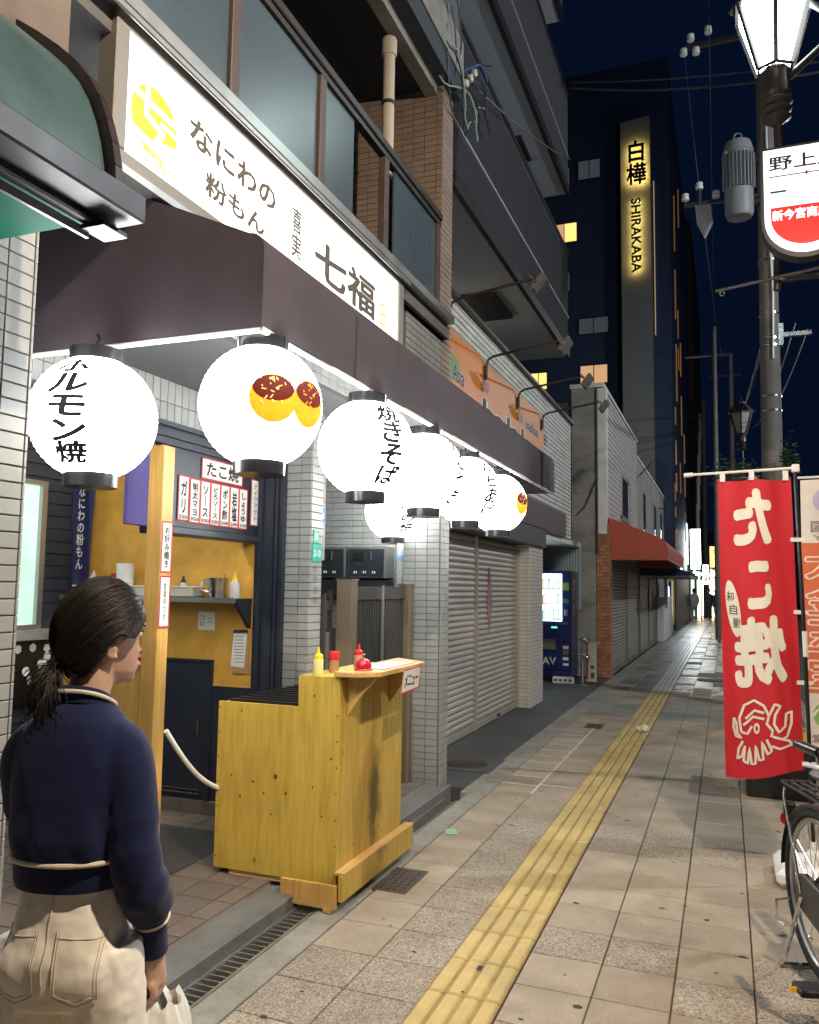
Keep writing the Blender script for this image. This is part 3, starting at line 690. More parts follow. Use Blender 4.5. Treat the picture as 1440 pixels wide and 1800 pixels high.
# ================================================================ stall fittings
def ply(name, col, axis_stretch, knots=True, stain=None, seed=0.):
    m = mat(name, col, .45, var=.0, spec=.4)
    L = m.node_tree.links; p = m.node_tree.nodes['Principled BSDF']
    g = nd(m, 'ShaderNodeNewGeometry'); mp = nd(m, 'ShaderNodeMapping'); mp.inputs['Scale'].default_value = axis_stretch; mp.inputs['Location'].default_value = (seed,seed*.7,seed*.3)
    L.new(g.outputs['Position'], mp.inputs[0])
    n1 = nd(m, 'ShaderNodeTexNoise'); n1.inputs['Scale'].default_value = 5; n1.inputs['Detail'].default_value = 7; n1.inputs['Distortion'].default_value = .6; L.new(mp.outputs[0], n1.inputs['Vector'])
    n2 = nd(m, 'ShaderNodeTexNoise'); n2.inputs['Scale'].default_value = 2.2; n2.inputs['Detail'].default_value = 3; L.new(g.outputs['Position'], n2.inputs['Vector'])
    cr = nd(m, 'ShaderNodeValToRGB'); e = cr.color_ramp.elements
    e[0].position = .3; e[0].color = (col[0]*.84, col[1]*.79, col[2]*.7, 1); e[1].position = .7; e[1].color = (col[0]*1.12, col[1]*1.12, col[2]*1.25, 1)
    L.new(n1.outputs['Fac'], cr.inputs[0])
    m2 = nd(m, 'ShaderNodeMapRange'); m2.inputs[1].default_value = .3; m2.inputs[2].default_value = .7; m2.inputs[3].default_value = .82; m2.inputs[4].default_value = 1.12; L.new(n2.outputs['Fac'], m2.inputs[0])
    vm = nd(m, 'ShaderNodeVectorMath', operation='SCALE'); L.new(cr.outputs[0], vm.inputs[0]); L.new(m2.outputs[0], vm.inputs['Scale']); out = vm.outputs[0]
    if knots:
        mp2 = nd(m, 'ShaderNodeMapping'); mp2.inputs['Scale'].default_value = (1,1,.6) ; L.new(g.outputs['Position'], mp2.inputs[0])
        v = nd(m, 'ShaderNodeTexVoronoi'); v.inputs['Scale'].default_value = 7.0; L.new(mp2.outputs[0], v.inputs['Vector'])
        k = nd(m, 'ShaderNodeMapRange'); k.inputs[1].default_value = .03; k.inputs[2].default_value = .10; k.inputs[3].default_value = .3; k.inputs[4].default_value = 1; L.new(v.outputs['Distance'], k.inputs[0])
        v2 = nd(m, 'ShaderNodeVectorMath', operation='SCALE'); L.new(out, v2.inputs[0]); L.new(k.outputs[0], v2.inputs['Scale']); out = v2.outputs[0]
    if stain:
        ms = nd(m, 'ShaderNodeMapping'); ms.vector_type = 'TEXTURE'; ms.inputs['Location'].default_value = stain[0]; ms.inputs['Scale'].default_value = stain[1]
        L.new(g.outputs['Position'], ms.inputs[0])
        ln = nd(m, 'ShaderNodeVectorMath', operation='LENGTH'); L.new(ms.outputs[0], ln.inputs[0])
        n4 = nd(m, 'ShaderNodeTexNoise'); n4.inputs['Scale'].default_value = 9; n4.inputs['Detail'].default_value = 6; L.new(g.outputs['Position'], n4.inputs['Vector'])
        ad = nd(m, 'ShaderNodeMath', operation='MULTIPLY_ADD'); ad.inputs[1].default_value = 1.5; L.new(n4.outputs['Fac'], ad.inputs[0]); L.new(ln.outputs[1], ad.inputs[2])
        k = nd(m, 'ShaderNodeMapRange'); k.inputs[1].default_value = 1.0; k.inputs[2].default_value = 1.7; k.inputs[3].default_value = .22; k.inputs[4].default_value = 1; L.new(ad.outputs[0], k.inputs[0])
        v2 = nd(m, 'ShaderNodeVectorMath', operation='SCALE'); L.new(out, v2.inputs[0]); L.new(k.outputs[0], v2.inputs['Scale']); out = v2.outputs[0]
    L.new(out, p.inputs['Base Color'])
    b = nd(m, 'ShaderNodeBump'); b.inputs['Strength'].default_value = .12; b.inputs['Distance'].default_value = .004; L.new(n1.outputs['Fac'], b.inputs['Height']); L.new(b.outputs[0], p.inputs['Normal'])
    return m
KNOTS = [(-2.40,.57),(-2.27,.55),(-2.205,.50),(-2.14,.585),(-2.08,.51),(-2.16,.40),(-1.93,.555),(-2.345,.47),(-1.875,.42),(-1.93,1.0),(-2.35,.90),(-1.83,.70)]
YEL = (.56,.40,.07)
ply('ply_front', YEL, (9,9,.7)); ply('ply_side', (.50,.345,.065), (9,9,.7), stain=((-1.79,4.17,.40),(.3,.11,.36)), seed=3); ply('ply_board', (.58,.37,.12), (8,1,8), knots=False, seed=1); ply('post_wood', (.56,.33,.09), (10,10,.6), knots=True, seed=5)
mat('ply_edge', (.5,.34,.13), .6, var=.25, scale=8, stretch=(1,1,60))

ct = thing('wooden_counter', 'yellow varnished plywood serving counter standing over the drain', 'counter', (-2.1,4.1,0))
F = MB().prism([(-2.49,3.72,.105),(-1.79,3.72,.105),(-1.79,3.72,1.0985),(-2.02,3.72,1.0985),(-2.02,3.72,.942),(-2.49,3.72,.942)], (0,.018,0))
part('front_panel', F, 'ply_front', ct)
part('side_panel', MB().box(-1.808,-1.788,3.739,4.56,.105,1.083), 'ply_side', ct)
part('back_panel', MB().prism([(-2.49,4.54,.105),(-1.81,4.54,.105),(-1.81,4.54,1.0985),(-2.02,4.54,1.0985),(-2.02,4.54,.942),(-2.49,4.54,.942)], (0,.018,0)), 'ply_front', ct)
part('inner_side', MB().box(-2.488,-2.47,3.739,4.539,.105,.935), 'ply_front', ct)
part('upper_ledge', MB().box(-2.018,-1.809,3.739,4.539,1.070,1.0995), 'ply_front', ct); part('upper_ledge_side', MB().box(-2.03,-2.0185,3.739,4.539,.95,1.083), 'ply_front', ct)
part('bottom_edge', MB().box(-2.40,-1.79,3.725,4.55,.078,.0865).box(-2.40,-1.79,3.728,4.55,.089,.0975).box(-2.40,-1.79,3.725,4.55,.0985,.1045), 'ply_edge', ct)
for k in range(7):
    for x in (-1.80,-2.48): part('screw', MB().lathe([(0,0),(.004,0),(.0042,.001),(0,.0015)], 8, (x,3.72,.16+.125*k), Matrix.Rotation(rad(90),3,'X')), 'dark_metal', ct)
    part('screw', MB().lathe([(0,0),(.004,0),(.0042,.001),(0,.0015)], 8, (-1.788,3.80+.11*k,.25), Matrix.Rotation(rad(90),3,'Y')), 'dark_metal', ct)
part('board_joint', MB().box(-2.488,-1.80,3.7193,3.7199,.445,.4464), 'ply_edge', ct)
mat('knot', (.09,.05,.015), .6, var=.4, scale=60); rk = random.Random(6)
for i, (x, z) in enumerate(KNOTS):
    r = rk.choice([.005,.006,.007,.012 if i == 3 else .006]); pts_ = [(x+r*rk.uniform(.7,1.2)*math.cos(a), 3.7195, z+r*1.2*rk.uniform(.7,1.2)*math.sin(a)) for a in [k*.5236 for k in range(12)]]
    part('knot', MB().prism(pts_, (0,.0004,0)), 'knot', ct)
part('griddle', MB().box(-2.47,-2.03,3.745,4.535,.90,.93), 'black_metal', ct)
for i in range(9): part('griddle_bar', MB().box(-2.46,-2.04,3.78+.085*i,3.80+.085*i,.931,.95), 'black_metal', ct)
part('shelf_board', MB().prism([(-1.815,3.70,1.102),(-1.70,3.70,1.102),(-1.605,3.80,1.102),(-1.605,4.43,1.102),(-1.84,4.62,1.102),(-1.84,4.3,1.102)], (0,0,.026)), 'ply_board', ct, bevel=.003)
for y in (3.80, 4.36):
    br = [(-1.787,y,.93),(-1.787,y,1.10)]+[(-1.62-.16*math.sin(a*math.pi/12)*.0-.02*a, y, 1.10-.028*a) for a in range(0,7)]
    part('bracket', MB().prism([(-1.787,y,.90),(-1.787,y,1.10),(-1.63,y,1.10),(-1.66,y,1.06),(-1.70,y,1.02),(-1.74,y,.965)], (0,.02,0)), 'ply_board', ct)
part('skirt', MB().box(-1.76,-1.735,3.68,4.63,.045,.165), 'ply_side', ct, bevel=.002)
part('skirt_cap', MB().box(-1.787,-1.733,3.69,4.63,.1655,.176), 'ply_board', ct)
part('skirt', MB().box(-2.06,-1.761,3.655,3.675,.035,.125), 'post_wood', ct)
part('skirt_edge', MB().box(-2.06,-1.761,3.652,3.68,.018,.025).box(-2.06,-1.761,3.652,3.68,.0265,.034), 'ply_edge', ct)
for x, y in ((-1.80,3.66),(-2.04,3.69),(-1.80,4.5)): part('foot', MB().box(x-.02,x+.02,y-.018,y+.018,0.002 if x > -1.86 else -.09,.019 if y < 4 else .06), 'post_wood', ct)
for x, y in ((-2.38,3.80),(-2.38,4.45)):
    c = part('caster', MB().lathe([(.012,-.009),(.022,-.008),(.022,.008),(.012,.009)], 16, (x,y,.103-.0), Matrix.Rotation(rad(90),3,'X')).box(x-.014,x+.014,y-.016,y+.016,.118,.1185), 'black_plastic', ct)

# post and low partition
pp = thing('wooden_partition', 'low wooden partition with tall square post at the stall opening, behind the woman', 'partition', (-2.6,3.3,.08))
part('post', MB().box(-2.632,-2.545,3.26,3.345,.078,2.225), 'post_wood', pp, bevel=.003)
part('panel', MB().box(-3.15,-2.634,3.285,3.32,.09,1.16), 'post_wood', pp, bevel=.002)
part('panel_cap', MB().box(-3.15,-2.634,3.26,3.345,1.161,1.178), 'ply_board', pp)

def slip(name, fr, w, h, label, cat, words, border=True, wh=None, vertical=True, bold=.03, group=None, price=None):
    t = thing(name, label, cat, tuple(fr.translation), group); L = -Vector(fr.translation)
    M3 = fr
    def rect(a, b, c, d, z): return MB().add([M3@Vector(p) for p in ((a,c,z),(b,c,z),(b,d,z),(a,d,z),(a,c,z-.001),(b,c,z-.001),(b,d,z-.001),(a,d,z-.001))], [(0,1,2,3),(7,6,5,4),(0,4,5,1),(1,5,6,2),(2,6,7,3),(3,7,4,0)])
    part('sheet', rect(-w/2,w/2,-h/2,h/2,.002), 'paper', t)
    if border:
        e = .0075; z = .0034
        part('red_border', rect(-w/2,w/2,h/2-e,h/2,z).add(*[(q.v,q.f) for q in [rect(-w/2,w/2,-h/2,-h/2+e,z)]][0]).add(*[(q.v,q.f) for q in [rect(-w/2,-w/2+e,-h/2+e,h/2-e,z)]][0]).add(*[(q.v,q.f) for q in [rect(w/2-e,w/2,-h/2+e,h/2-e,z)]][0]), 'red_ink', t)
    if words:
        ww, hh = wh or (w*.62, h*.82)
        lettering(words, fr @ Matrix.Translation((0,0.03*h if price else 0,.0036)), w=ww, h=hh, m='ink', parent=t, bold=bold, vertical=vertical)
    if price: lettering(price, fr @ Matrix.Translation((0,-.41*h,.0036)), w=w*.75, h=h*.085, m='ink', parent=t, bold=.02)
    return t
MXX = -2.818
def MF(y, z): return frame((MXX,y,z), Y_, Z_)
slip('menu_header', MF(4.165,2.222), .43, .125, 'wide red bordered paper header sign above the row of menu strips', 'menu sign', 'たこ焼', vertical=False, wh=(.34,.09))
names = ['ガリ','明太マヨ','ソース','どろソース','ポン酢','岩塩','しょうゆ']
labs = ['leftmost menu strip next to the wooden post, boldest brush lettering','menu strip second from the wooden post','menu strip third from the wooden post','middle menu strip in the row of seven under the header','menu strip third from the right in the row of seven','menu strip second from the right in the row of seven','rightmost strip of the seven directly under the menu header']
for i, (nme, lb) in enumerate(zip(names, labs)):
    y = 3.79+.1005*i+(.004 if i else 0); slip('menu_strip', MF(y,2.022+(.005 if i == 0 else 0)), .098, .255, 'red bordered '+lb, 'menu sign', nme.replace('ー','｜'), wh=(.055, .185), group='hand lettered menu strips on the stall transom', price='550' if i == 0 else ('350' if i == 1 else '500'))
slip('menu_strip', MF(4.535,2.075), .10, .30, 'red bordered menu strip hung higher at the far right beside the navy casing', 'menu sign', 'テイクアウト', wh=(.038,.24), bold=.012)
PF = lambda z: frame((-2.5435,3.3025,z), Y_, Z_)
slip('menu_strip', PF(1.728), .082, .25, 'red bordered strip lettered in black, upper one on the wooden post', 'menu sign', 'お好み焼き', wh=(.04,.2), bold=.015)
slip('menu_strip', PF(1.463), .082, .25, 'red bordered strip with faint small writing, lower one on the wooden post', 'menu sign', '営業中です', wh=(.022,.18), bold=.0)
mat('purple_cloth', (.075,.055,.21), .85, var=.12, bump=.1)
tag(part('purple_cloth', MB().box(-2.815,-2.79,3.30,3.585,1.845,2.255), 'purple_cloth', bevel=.004), 'plain purple cloth panel hanging left of the wooden post under the transom', 'cloth')
# navy banner in the corner
nb = thing('navy_banner', 'narrow navy banner with white lettering hanging in the corner left of the ochre wall', 'banner', (-4.1,4.0,1.5))
mat('navy_cloth', (.018,.02,.085), .85, var=.1)
def NBF(u, v): return Vector((-4.275+.2*u+.03*(1-v)*(.3-u), 4.50, 1.42+.85*v))
part('cloth', MB().grid(lambda u, v: tuple(NBF(u, v)+Vector((.01*math.sin(9*u+3*v),-.012*math.sin(8*u+2*v),0))), 10, 12), 'navy_cloth', nb, smooth=True)
fr = frame(tuple(NBF(.5,.60)+Vector((0,-.02,0))), X_, Z_)
lettering('なにわの粉もん', fr, w=.065, h=.58, m='white_ink', parent=nb, bold=.02, vertical=True)
fr = frame(tuple(NBF(.5,.09)+Vector((0,-.02,0))), X_, Z_)
lettering('一一', fr, w=.09, h=.07, m='white_ink', parent=nb, bold=.03, vertical=True)

mat('address_green', (.01,.30,.22), .4, var=.05); mat('yellow_plastic', (.8,.55,.02), .3, var=.04)
bd = thing('chalk_board', 'dark board with pasted white and coloured shapes below the bright side window', 'board', (-4.2,4.0,.9))
part('board', MB().box(-4.27,-4.25,3.4,4.5,.75,1.16), 'black_plastic', bd); rb_ = random.Random(12)
for k in range(15): part('pasted_shape', MB().lathe([(0,0),(.028,0),(.03,.004),(0,.006)], rb_.choice([5,6,8,12]), (-4.248+.0002*k,4.02+.42*rb_.random(),.80+.32*rb_.random()), Matrix.Rotation(rad(90),3,'Y')), rb_.choice(['paper','paper','paper','paper','paper','yellow_plastic','address_green']), bd)
# shelf goods (shelf top z = 1.462)
SZ = 1.4635
def lat(name, prof, x, y, m, label, cat, z=SZ, extra=(), n=20):
    t = thing(name, label, cat, (x,y,z))
    part('body', MB().lathe(prof, n, (x,y,z)), m, t, smooth=True)
    for nm, pr, mm in extra: part(nm, MB().lathe(pr, n, (x,y,z)), mm, t, smooth=True)
    return t
mat('address_green', (.01,.30,.22), .4, var=.05); mat('yellow_plastic', (.8,.55,.02), .3, var=.04)
mat('paper_roll', (.75,.75,.73), .9, var=.05, bump=.2, bscale=80)
mat('clear_plastic', (.75,.75,.72), .2, var=.05, alpha=.55); mat('red_plastic', (.55,.02,.025), .3, var=.04); mat('yellow_plastic', (.8,.55,.02), .3, var=.04); mat('orange_sauce', (.6,.12,.03), .3, var=.05)
mat('pale_sauce', (.65,.6,.25), .35, var=.05); mat('brown_sauce', (.35,.2,.1), .35, var=.1)
lat('paper_towel_roll', [(.012,0),(.057,0),(.058,.003),(.058,.215),(.056,.218),(.02,.218),(.02,.2)], -3.785, 4.49, 'paper_roll', 'white paper towel roll standing on the wall shelf left of the post', 'paper towel')
lat('sauce_bottle', [(0,0),(.03,0),(.03,.09),(.018,.115),(.018,.12),(0,.12)], -3.885, 4.50, 'black_plastic', 'dark sauce bottle with red cap beside the paper towel roll', 'bottle', extra=[('cap',[(.02,.12),(.022,.122),(.022,.15),(0,.152)],'red_plastic')])
def tub(x0, x1, y0, y1, h, label, fill):
    t = thing('food_container', label, 'container', ((x0+x1)/2,(y0+y1)/2,SZ))
    part('tub', MB().box(x0,x1,y0,y1,SZ,SZ+h), 'clear_plastic', t, bevel=.008)
    part('contents', MB().box(x0+.01,x1-.01,y0+.01,y1-.01,SZ+.004,SZ+h*.4), fill, t, bevel=.006)
    part('lid', MB().box(x0-.004,x1+.004,y0-.004,y1+.004,SZ+h+.001,SZ+h+.009), 'white_plastic', t, bevel=.003)
tub(-3.70,-3.56,4.42,4.55,.06, 'small square clear food container on the shelf left of the wooden post', 'paper')
tub(-3.385,-3.18,4.41,4.55,.062, 'long clear food container with yellow contents in the middle of the shelf', 'pale_sauce')
SQ = [(0,0),(.03,0),(.031,.06),(.026,.085),(.014,.098),(.013,.10)]
NOZ = [(.017,.098),(.017,.108),(.010,.112),(.0045,.14),(0,.141)]
lat('squeeze_bottle', [(r*.95,z*.8) for r, z in SQ], -3.455, 4.45, 'orange_sauce', 'short orange squeeze bottle with white nozzle on the wall shelf', 'bottle', extra=[('nozzle',[(r,z*.8) for r,z in NOZ],'white_plastic')])
lat('squeeze_bottle', SQ, -3.37, 4.57, 'clear_plastic', 'clear squeeze bottle with black nozzle at the back of the shelf', 'bottle', extra=[('nozzle',NOZ,'black_plastic')])
lat('squeeze_bottle', [(r*1.15,z*1.15) for r, z in SQ], -2.905, 4.47, 'clear_plastic', 'clear squeeze bottle with yellow nozzle at the right end of the shelf', 'bottle', extra=[('contents',[(0,.003),(.03,.003),(.031,.045),(0,.046)],'brown_sauce'),('nozzle',[(r*1.15,z*1.15) for r,z in NOZ],'yellow_plastic')])
jg = thing('steel_jug', 'shiny stainless steel batter jug with spout on the wall shelf', 'jug', (-3.03,4.47,SZ))
part('body', MB().lathe([(.0,0),(.058,0),(.062,.125),(.064,.128),(.059,.124),(.055,.005),(0,.005)], 28, (-3.03,4.47,SZ)), 'steel', jg, smooth=True)
part('spout', MB().prism([(-3.08,4.455,SZ+.06),(-3.15,4.47,SZ+.115),(-3.075,4.485,SZ+.125),(-3.08,4.44,SZ+.125)], (.004,0,0)), 'steel', jg)
part('handle', MB().tube([(-3.05,4.405,SZ+.11),(-3.08,4.37,SZ+.10),(-3.085,4.365,SZ+.05),(-3.055,4.405,SZ+.035)], .008, 8), 'steel', jg, smooth=True)
part('ladle', MB().tube([(-3.0,4.48,SZ+.03),(-2.985,4.47,SZ+.16)], .004, 6), 'steel', jg)
t = thing('paper_triangle', 'white folded paper sheet propped on the shelf behind the woman', 'paper', (-4.08,4.5,SZ)); part('sheet', MB().prism([(-4.17,4.5,SZ),(-3.99,4.5,SZ),(-4.08,4.52,SZ+.17)], (0,.004,0)), 'paper', t)
# notes on the ochre wall
nt = thing('wall_note', 'small square paper note with marks on the ochre wall below the shelf', 'note', (-3.19,4.59,1.31))
part('sheet', MB().box(-3.258,-3.128,4.591,4.5945,1.25,1.37), 'paper', nt)
for i, (x, z) in enumerate(((-3.225,1.33),(-3.225,1.29),(-3.165,1.315))): lettering('コロニ'[i], frame((x,4.5900,z), X_, Z_), w=.03, h=.025, m='ink', parent=nt, bold=0)
cb = thing('clipboard', 'brown clipboard with printed sheet hanging on the ochre wall', 'clipboard', (-2.925,4.59,1.12))
R = Matrix.Rotation(rad(-2),3,'Y')
part('board', MB().obox((-2.922,4.588,1.115), (.125,.006,.27), R), mat('hardboard', (.42,.25,.11), .6, var=.1), cb, bevel=.002)
part('sheet', MB().obox((-2.932,4.5835,1.135), (.10,.002,.225), Matrix.Rotation(rad(4),3,'Y')), 'paper', cb)
part('clip', MB().obox((-2.92,4.58,1.25), (.11,.012,.022), R), 'chrome', cb, bevel=.003)
for k in range(9): part('text_line', MB().obox((-2.934+.001*k,4.5821,1.215-.02*k), (.075,.0006,.004), R), 'sign_grey', cb)
# white hose from partition to counter
mat('hose_white', (.75,.73,.66), .4, var=.04)
pts = []
for k in range(15):
    u = k/14; pts.append((-2.545+.07*u, 3.36+.40*u, .84-.36*u-.055*math.sin(math.pi*u)))
tag(part('white_hose', MB().tube(pts, .0125, 10), 'hose_white', smooth=True), 'white hose sagging from the wooden partition to the counter', 'hose')
t = thing('red_white_box', 'small red and white box standing on the partition top beside the woman', 'box', (-2.72,3.3,1.178)); part('carton', MB().box(-2.725,-2.638,3.27,3.33,1.179,1.235), 'red_plastic', t, bevel=.003); part('white_band', MB().box(-2.7252,-2.6378,3.2692,3.3308,1.195,1.212), 'paper', t)

# goods on the counter
CZ = 1.1005
def bottle(x, y, s, body, cap, label, n=18):
    return lat('sauce_bottle', [(0,0),(.026*s,0),(.027*s,.004),(.027*s,.075*s),(.024*s,.08*s),(0,.08*s)], x, y, body, label, 'bottle', z=CZ, extra=[('nozzle',[(.025*s,.08*s),(.026*s,.083*s),(.022*s,.1*s),(.009*s,.108*s),(.004*s,.138*s),(0,.139*s)],cap)])
bottle(-1.945, 3.78, 1.0, 'pale_sauce', 'yellow_plastic', 'squat pale yellow sauce bottle with pointed yellow nozzle on the counter')
lat('spice_jar', [(0,0),(.026,0),(.026,.062),(.022,.066),(0,.066)], -1.925, 3.92, 'brown_sauce', 'brown spice jar with flat red lid on the counter behind the yellow bottle', 'jar', z=CZ, extra=[('lid',[(.027,.066),(.028,.068),(.028,.105),(.026,.108),(0,.108)],'red_plastic')])
bottle(-1.865, 4.10, 1.0, 'brown_sauce', 'red_plastic', 'brown sauce bottle with red nozzle on the counter by the bell')
BZ = 1.1285
bl = thing('call_bell', 'red dome call bell on the counter shelf', 'bell', (-1.70,3.9,BZ))
part('base', MB().lathe([(0,0),(.046,0),(.048,.004),(.045,.010),(.03,.014),(0,.014)], 24, (-1.715,3.83,BZ)), 'red_plastic', bl, smooth=True)
part('dome', MB().lathe([(.042,.016),(.043,.02),(.037,.04),(.022,.055),(.006,.06),(0,.06)], 24, (-1.715,3.83,BZ)), mat('red_gloss', (.45,.01,.03), .12, var=.03), bl, smooth=True)
part('plunger', MB().lathe([(.004,.058),(.004,.07),(.008,.073),(.008,.08),(0,.082)], 12, (-1.715,3.83,BZ)), 'chrome', bl, smooth=True)
fr = frame((-1.715,4.14,BZ+.0005), Vector((0,1,0)), Vector((-1,0,0))); slip('menu_sheet', fr, .46, .17, 'red edged menu sheet lying flat on the counter shelf', 'menu sign', 'おしながき', vertical=False, bold=.0, wh=(.3,.07))
fr = frame((-1.598,4.20,1.055), Vector((.0,1,.03)), Vector((.12,0,1))); slip('menu_sheet', fr, .27, .13, 'red edged menu sheet hanging over the front edge of the counter shelf', 'menu sign', 'メニュー', vertical=False, bold=.01, wh=(.2,.07))

# --------------------------------------------------- entrance: gate, mailboxes, pipes
gt = thing('entrance_gate', 'dark brown ribbed aluminium gate between tiled pillars beyond the counter', 'gate', (-2.3,5.4,.06))
mat('gate_panel', (.085,.078,.072), .35, .5, var=.1); 
part('post', MB().box(-2.40,-2.29,4.90,5.0,.06,1.585), 'bronze_alu', gt, bevel=.004)
part('post_cap', MB().prism([(-2.405,4.895,1.586),(-2.285,4.895,1.586),(-2.285,5.005,1.586),(-2.405,5.005,1.586)], (0,0,.012)), 'bronze_alu', gt)
part('post', MB().box(-2.36,-2.27,5.90,5.995,.06,1.56), 'bronze_alu', gt, bevel=.004)
part('post_cap', MB().box(-2.365,-2.265,5.895,5.999,1.561,1.575), 'bronze_alu', gt)
part('leaf_frame', MB().box(-2.33,-2.30,5.02,5.89,1.46,1.55).box(-2.33,-2.30,5.02,5.89,.10,.18).box(-2.33,-2.30,5.42,5.45,.18,1.46), 'gate_panel', gt)
b = MB()
for i in range(42):
    y = 5.025+i*.0205
    if 5.405 < y < 5.455: continue
    part('rib', MB().box(-2.325,-2.309 if i % 2 else -2.315,y,y+.0185,.18,1.46), 'gate_panel', gt)
part('bar', MB().box(-2.298,-2.285,5.425,5.445,.12,1.56), 'alu', gt)
part('threshold', MB().box(-2.45,-2.2,4.8,6.0,.056,.075), 'step_concrete', gt)
sf = thing('slim_frame', 'slim dark metal frame panel beside the middle tiled pillar', 'frame', (-2.45,4.85,.07))
part('upright', MB().box(-2.45,-2.42,4.78,4.80,.07,1.50).box(-2.45,-2.42,4.87,4.89,.07,1.52), 'gate_panel', sf)
part('infill', MB().box(-2.44,-2.43,4.80,4.87,.3,1.25), 'alu', sf); part('crosspiece', MB().box(-2.45,-2.42,4.80,4.87,1.39,1.45), 'gate_panel', sf)
def mailbox(x0, label):
    t = thing('mailbox', label, 'mailbox', (x0+.2,6.1,1.62), 'dark steel mailboxes in the entrance')
    mat('mailbox_steel', (.045,.055,.065), .35, .5, var=.08)
    part('case', MB().box(x0,x0+.33,6.02,6.2,1.62,1.87), 'alu', t)
    part('door', MB().box(x0+.012,x0+.318,6.008,6.019,1.63,1.85), 'mailbox_steel', t, bevel=.003)
    part('name_slot', MB().box(x0+.06,x0+.15,6.001,6.0075,1.76,1.82), 'black_metal', t); part('number_plate', MB().box(x0+.10,x0+.14,6.001,6.0075,1.715,1.73), 'steel', t)
    part('latch', MB().box(x0+.20,x0+.208,5.998,6.0075,1.76,1.83), 'chrome', t)
    for k in range(3): part('peep_hole', MB().box(x0+.06+.08*k,x0+.07+.08*k,6.003,6.0075,1.655,1.672).box(x0+.078+.08*k,x0+.086+.08*k,6.003,6.0075,1.655,1.672), 'paper', t)
    part('lower_tray', MB().box(x0,x0+.33,6.03,6.2,1.48,1.60), 'mailbox_steel', t)
mailbox(-3.20, 'left dark steel mailbox on the entrance wall beyond the gate'); mailbox(-2.85, 'right dark steel mailbox on the entrance wall, next to the pale pipe')
t = thing('entrance_pipe', 'pale grey pipe rising on the entrance wall behind the gate', 'pipe', (-2.43,6.14,.1)); part('pipe', MB().tube([(-2.43,6.14,.1),(-2.43,6.14,2.6)], .042, 14), mat('pipe_grey', (.42,.46,.46), .4, var=.06), t, smooth=True); part('band', MB().lathe([(.043,-.02),(.046,-.02),(.046,.02),(.043,.02)], 14, (-2.43,6.14,1.78)), mat('blue_tape', (.2,.35,.55), .5), t)
# notices on the middle pillar
nt = thing('address_plate', 'green address plate with small characters on the middle tiled pillar corner', 'sign', (-2.43,4.66,1.75))
mat('address_green', (.01,.30,.22), .4, var=.05)
part('plate', MB().box(-2.438,-2.434,4.625,4.70,1.82,1.905), 'address_green', nt); part('plate', MB().box(-2.438,-2.434,4.615,4.74,1.70,1.815), 'address_green', nt)
lettering('2-10', frame((-2.4332,4.678,1.757), Y_, Z_), w=.09, h=.045, m='white_ink', parent=nt, bold=.01); lettering('恵美', frame((-2.4332,4.662,1.862), Y_, Z_), w=.05, h=.05, m='white_ink', parent=nt, bold=.01)
for k in range(4): part('faded_character', text_mesh('大', .01), 'sign_grey', nt) if False else lettering('区町東西'[k], frame((-2.4332,4.665,1.655-.065*k), Y_, Z_), w=.045, h=.04, m='sign_grey', parent=nt, bold=0)
t = thing('notice_board', 'tall grey notice plate with blue band beside the middle pillar', 'notice', (-2.47,4.9,1.7))
part('plate', MB().box(-2.52,-2.51,4.80,4.93,1.72,2.5), 'concrete', t); part('blue_band', MB().box(-2.5098,-2.508,4.80,4.93,1.97,2.07), mat('notice_blue', (.06,.12,.3), .5), t)
lettering('注意', frame((-2.507,4.865,2.02), Y_, Z_), w=.08, h=.035, m='white_ink', parent=t, bold=.01); lettering('告示', frame((-2.507,4.865,2.12), Y_, Z_), w=.1, h=.05, m='red_ink', parent=t, bold=0)
# ================================================================ woman seen from behind
def ring(cx, cy, z, a, b, n=28, e=2.3, rot=None):
    out = []
    for i in range(n):
        t = 2*math.pi*i/n; c, s = math.cos(t), math.sin(t)
        out.append(Vector((cx+a*math.copysign(abs(c)**(2/e), c), cy+b*math.copysign(abs(s)**(2/e), s), z)))
    return out
def remesh(name, mb, vox, smooth_it=6, noise=None):
    me = to_mesh(name, mb); o = bpy.data.objects.new(name, me); COL.objects.link(o)
    r = o.modifiers.new('r', 'REMESH'); r.mode = 'VOXEL'; r.voxel_size = vox
    s = o.modifiers.new('s', 'SMOOTH'); s.iterations = smooth_it; s.factor = .5
    if noise:
        tx = bpy.data.textures.new('wr', 'CLOUDS'); tx.noise_scale = noise[1]; tx.noise_depth = 2
        d = o.modifiers.new('d', 'DISPLACE'); d.texture = tx; d.strength = noise[0]; d.mid_level = .5; d.texture_coords = 'LOCAL'
    m2 = bpy.data.meshes.new_from_object(o.evaluated_get(bpy.context.evaluated_depsgraph_get()))
    bpy.data.objects.remove(o); m2.polygons.foreach_set('use_smooth', [True]*len(m2.polygons)); return m2
def limb(mb, pts, rs, n=16, sub=4):
    """smooth tapered limb through pts"""
    P = [Vector(p) for p in pts]; out = []; rr = []
    for i in range(len(P)-1):
        p0, p1, p2, p3 = P[max(i-1,0)], P[i], P[i+1], P[min(i+2,len(P)-1)]
        for k in range(sub):
            t = k/sub; out.append(.5*((2*p1)+(p2-p0)*t+(2*p0-5*p1+4*p2-p3)*t*t+(3*p1-p0-3*p2+p3)*t**3)); rr.append(rs[i]+(rs[i+1]-rs[i])*t)
    out.append(P[-1]); rr.append(rs[-1]); mb.tube(out, rr, n)
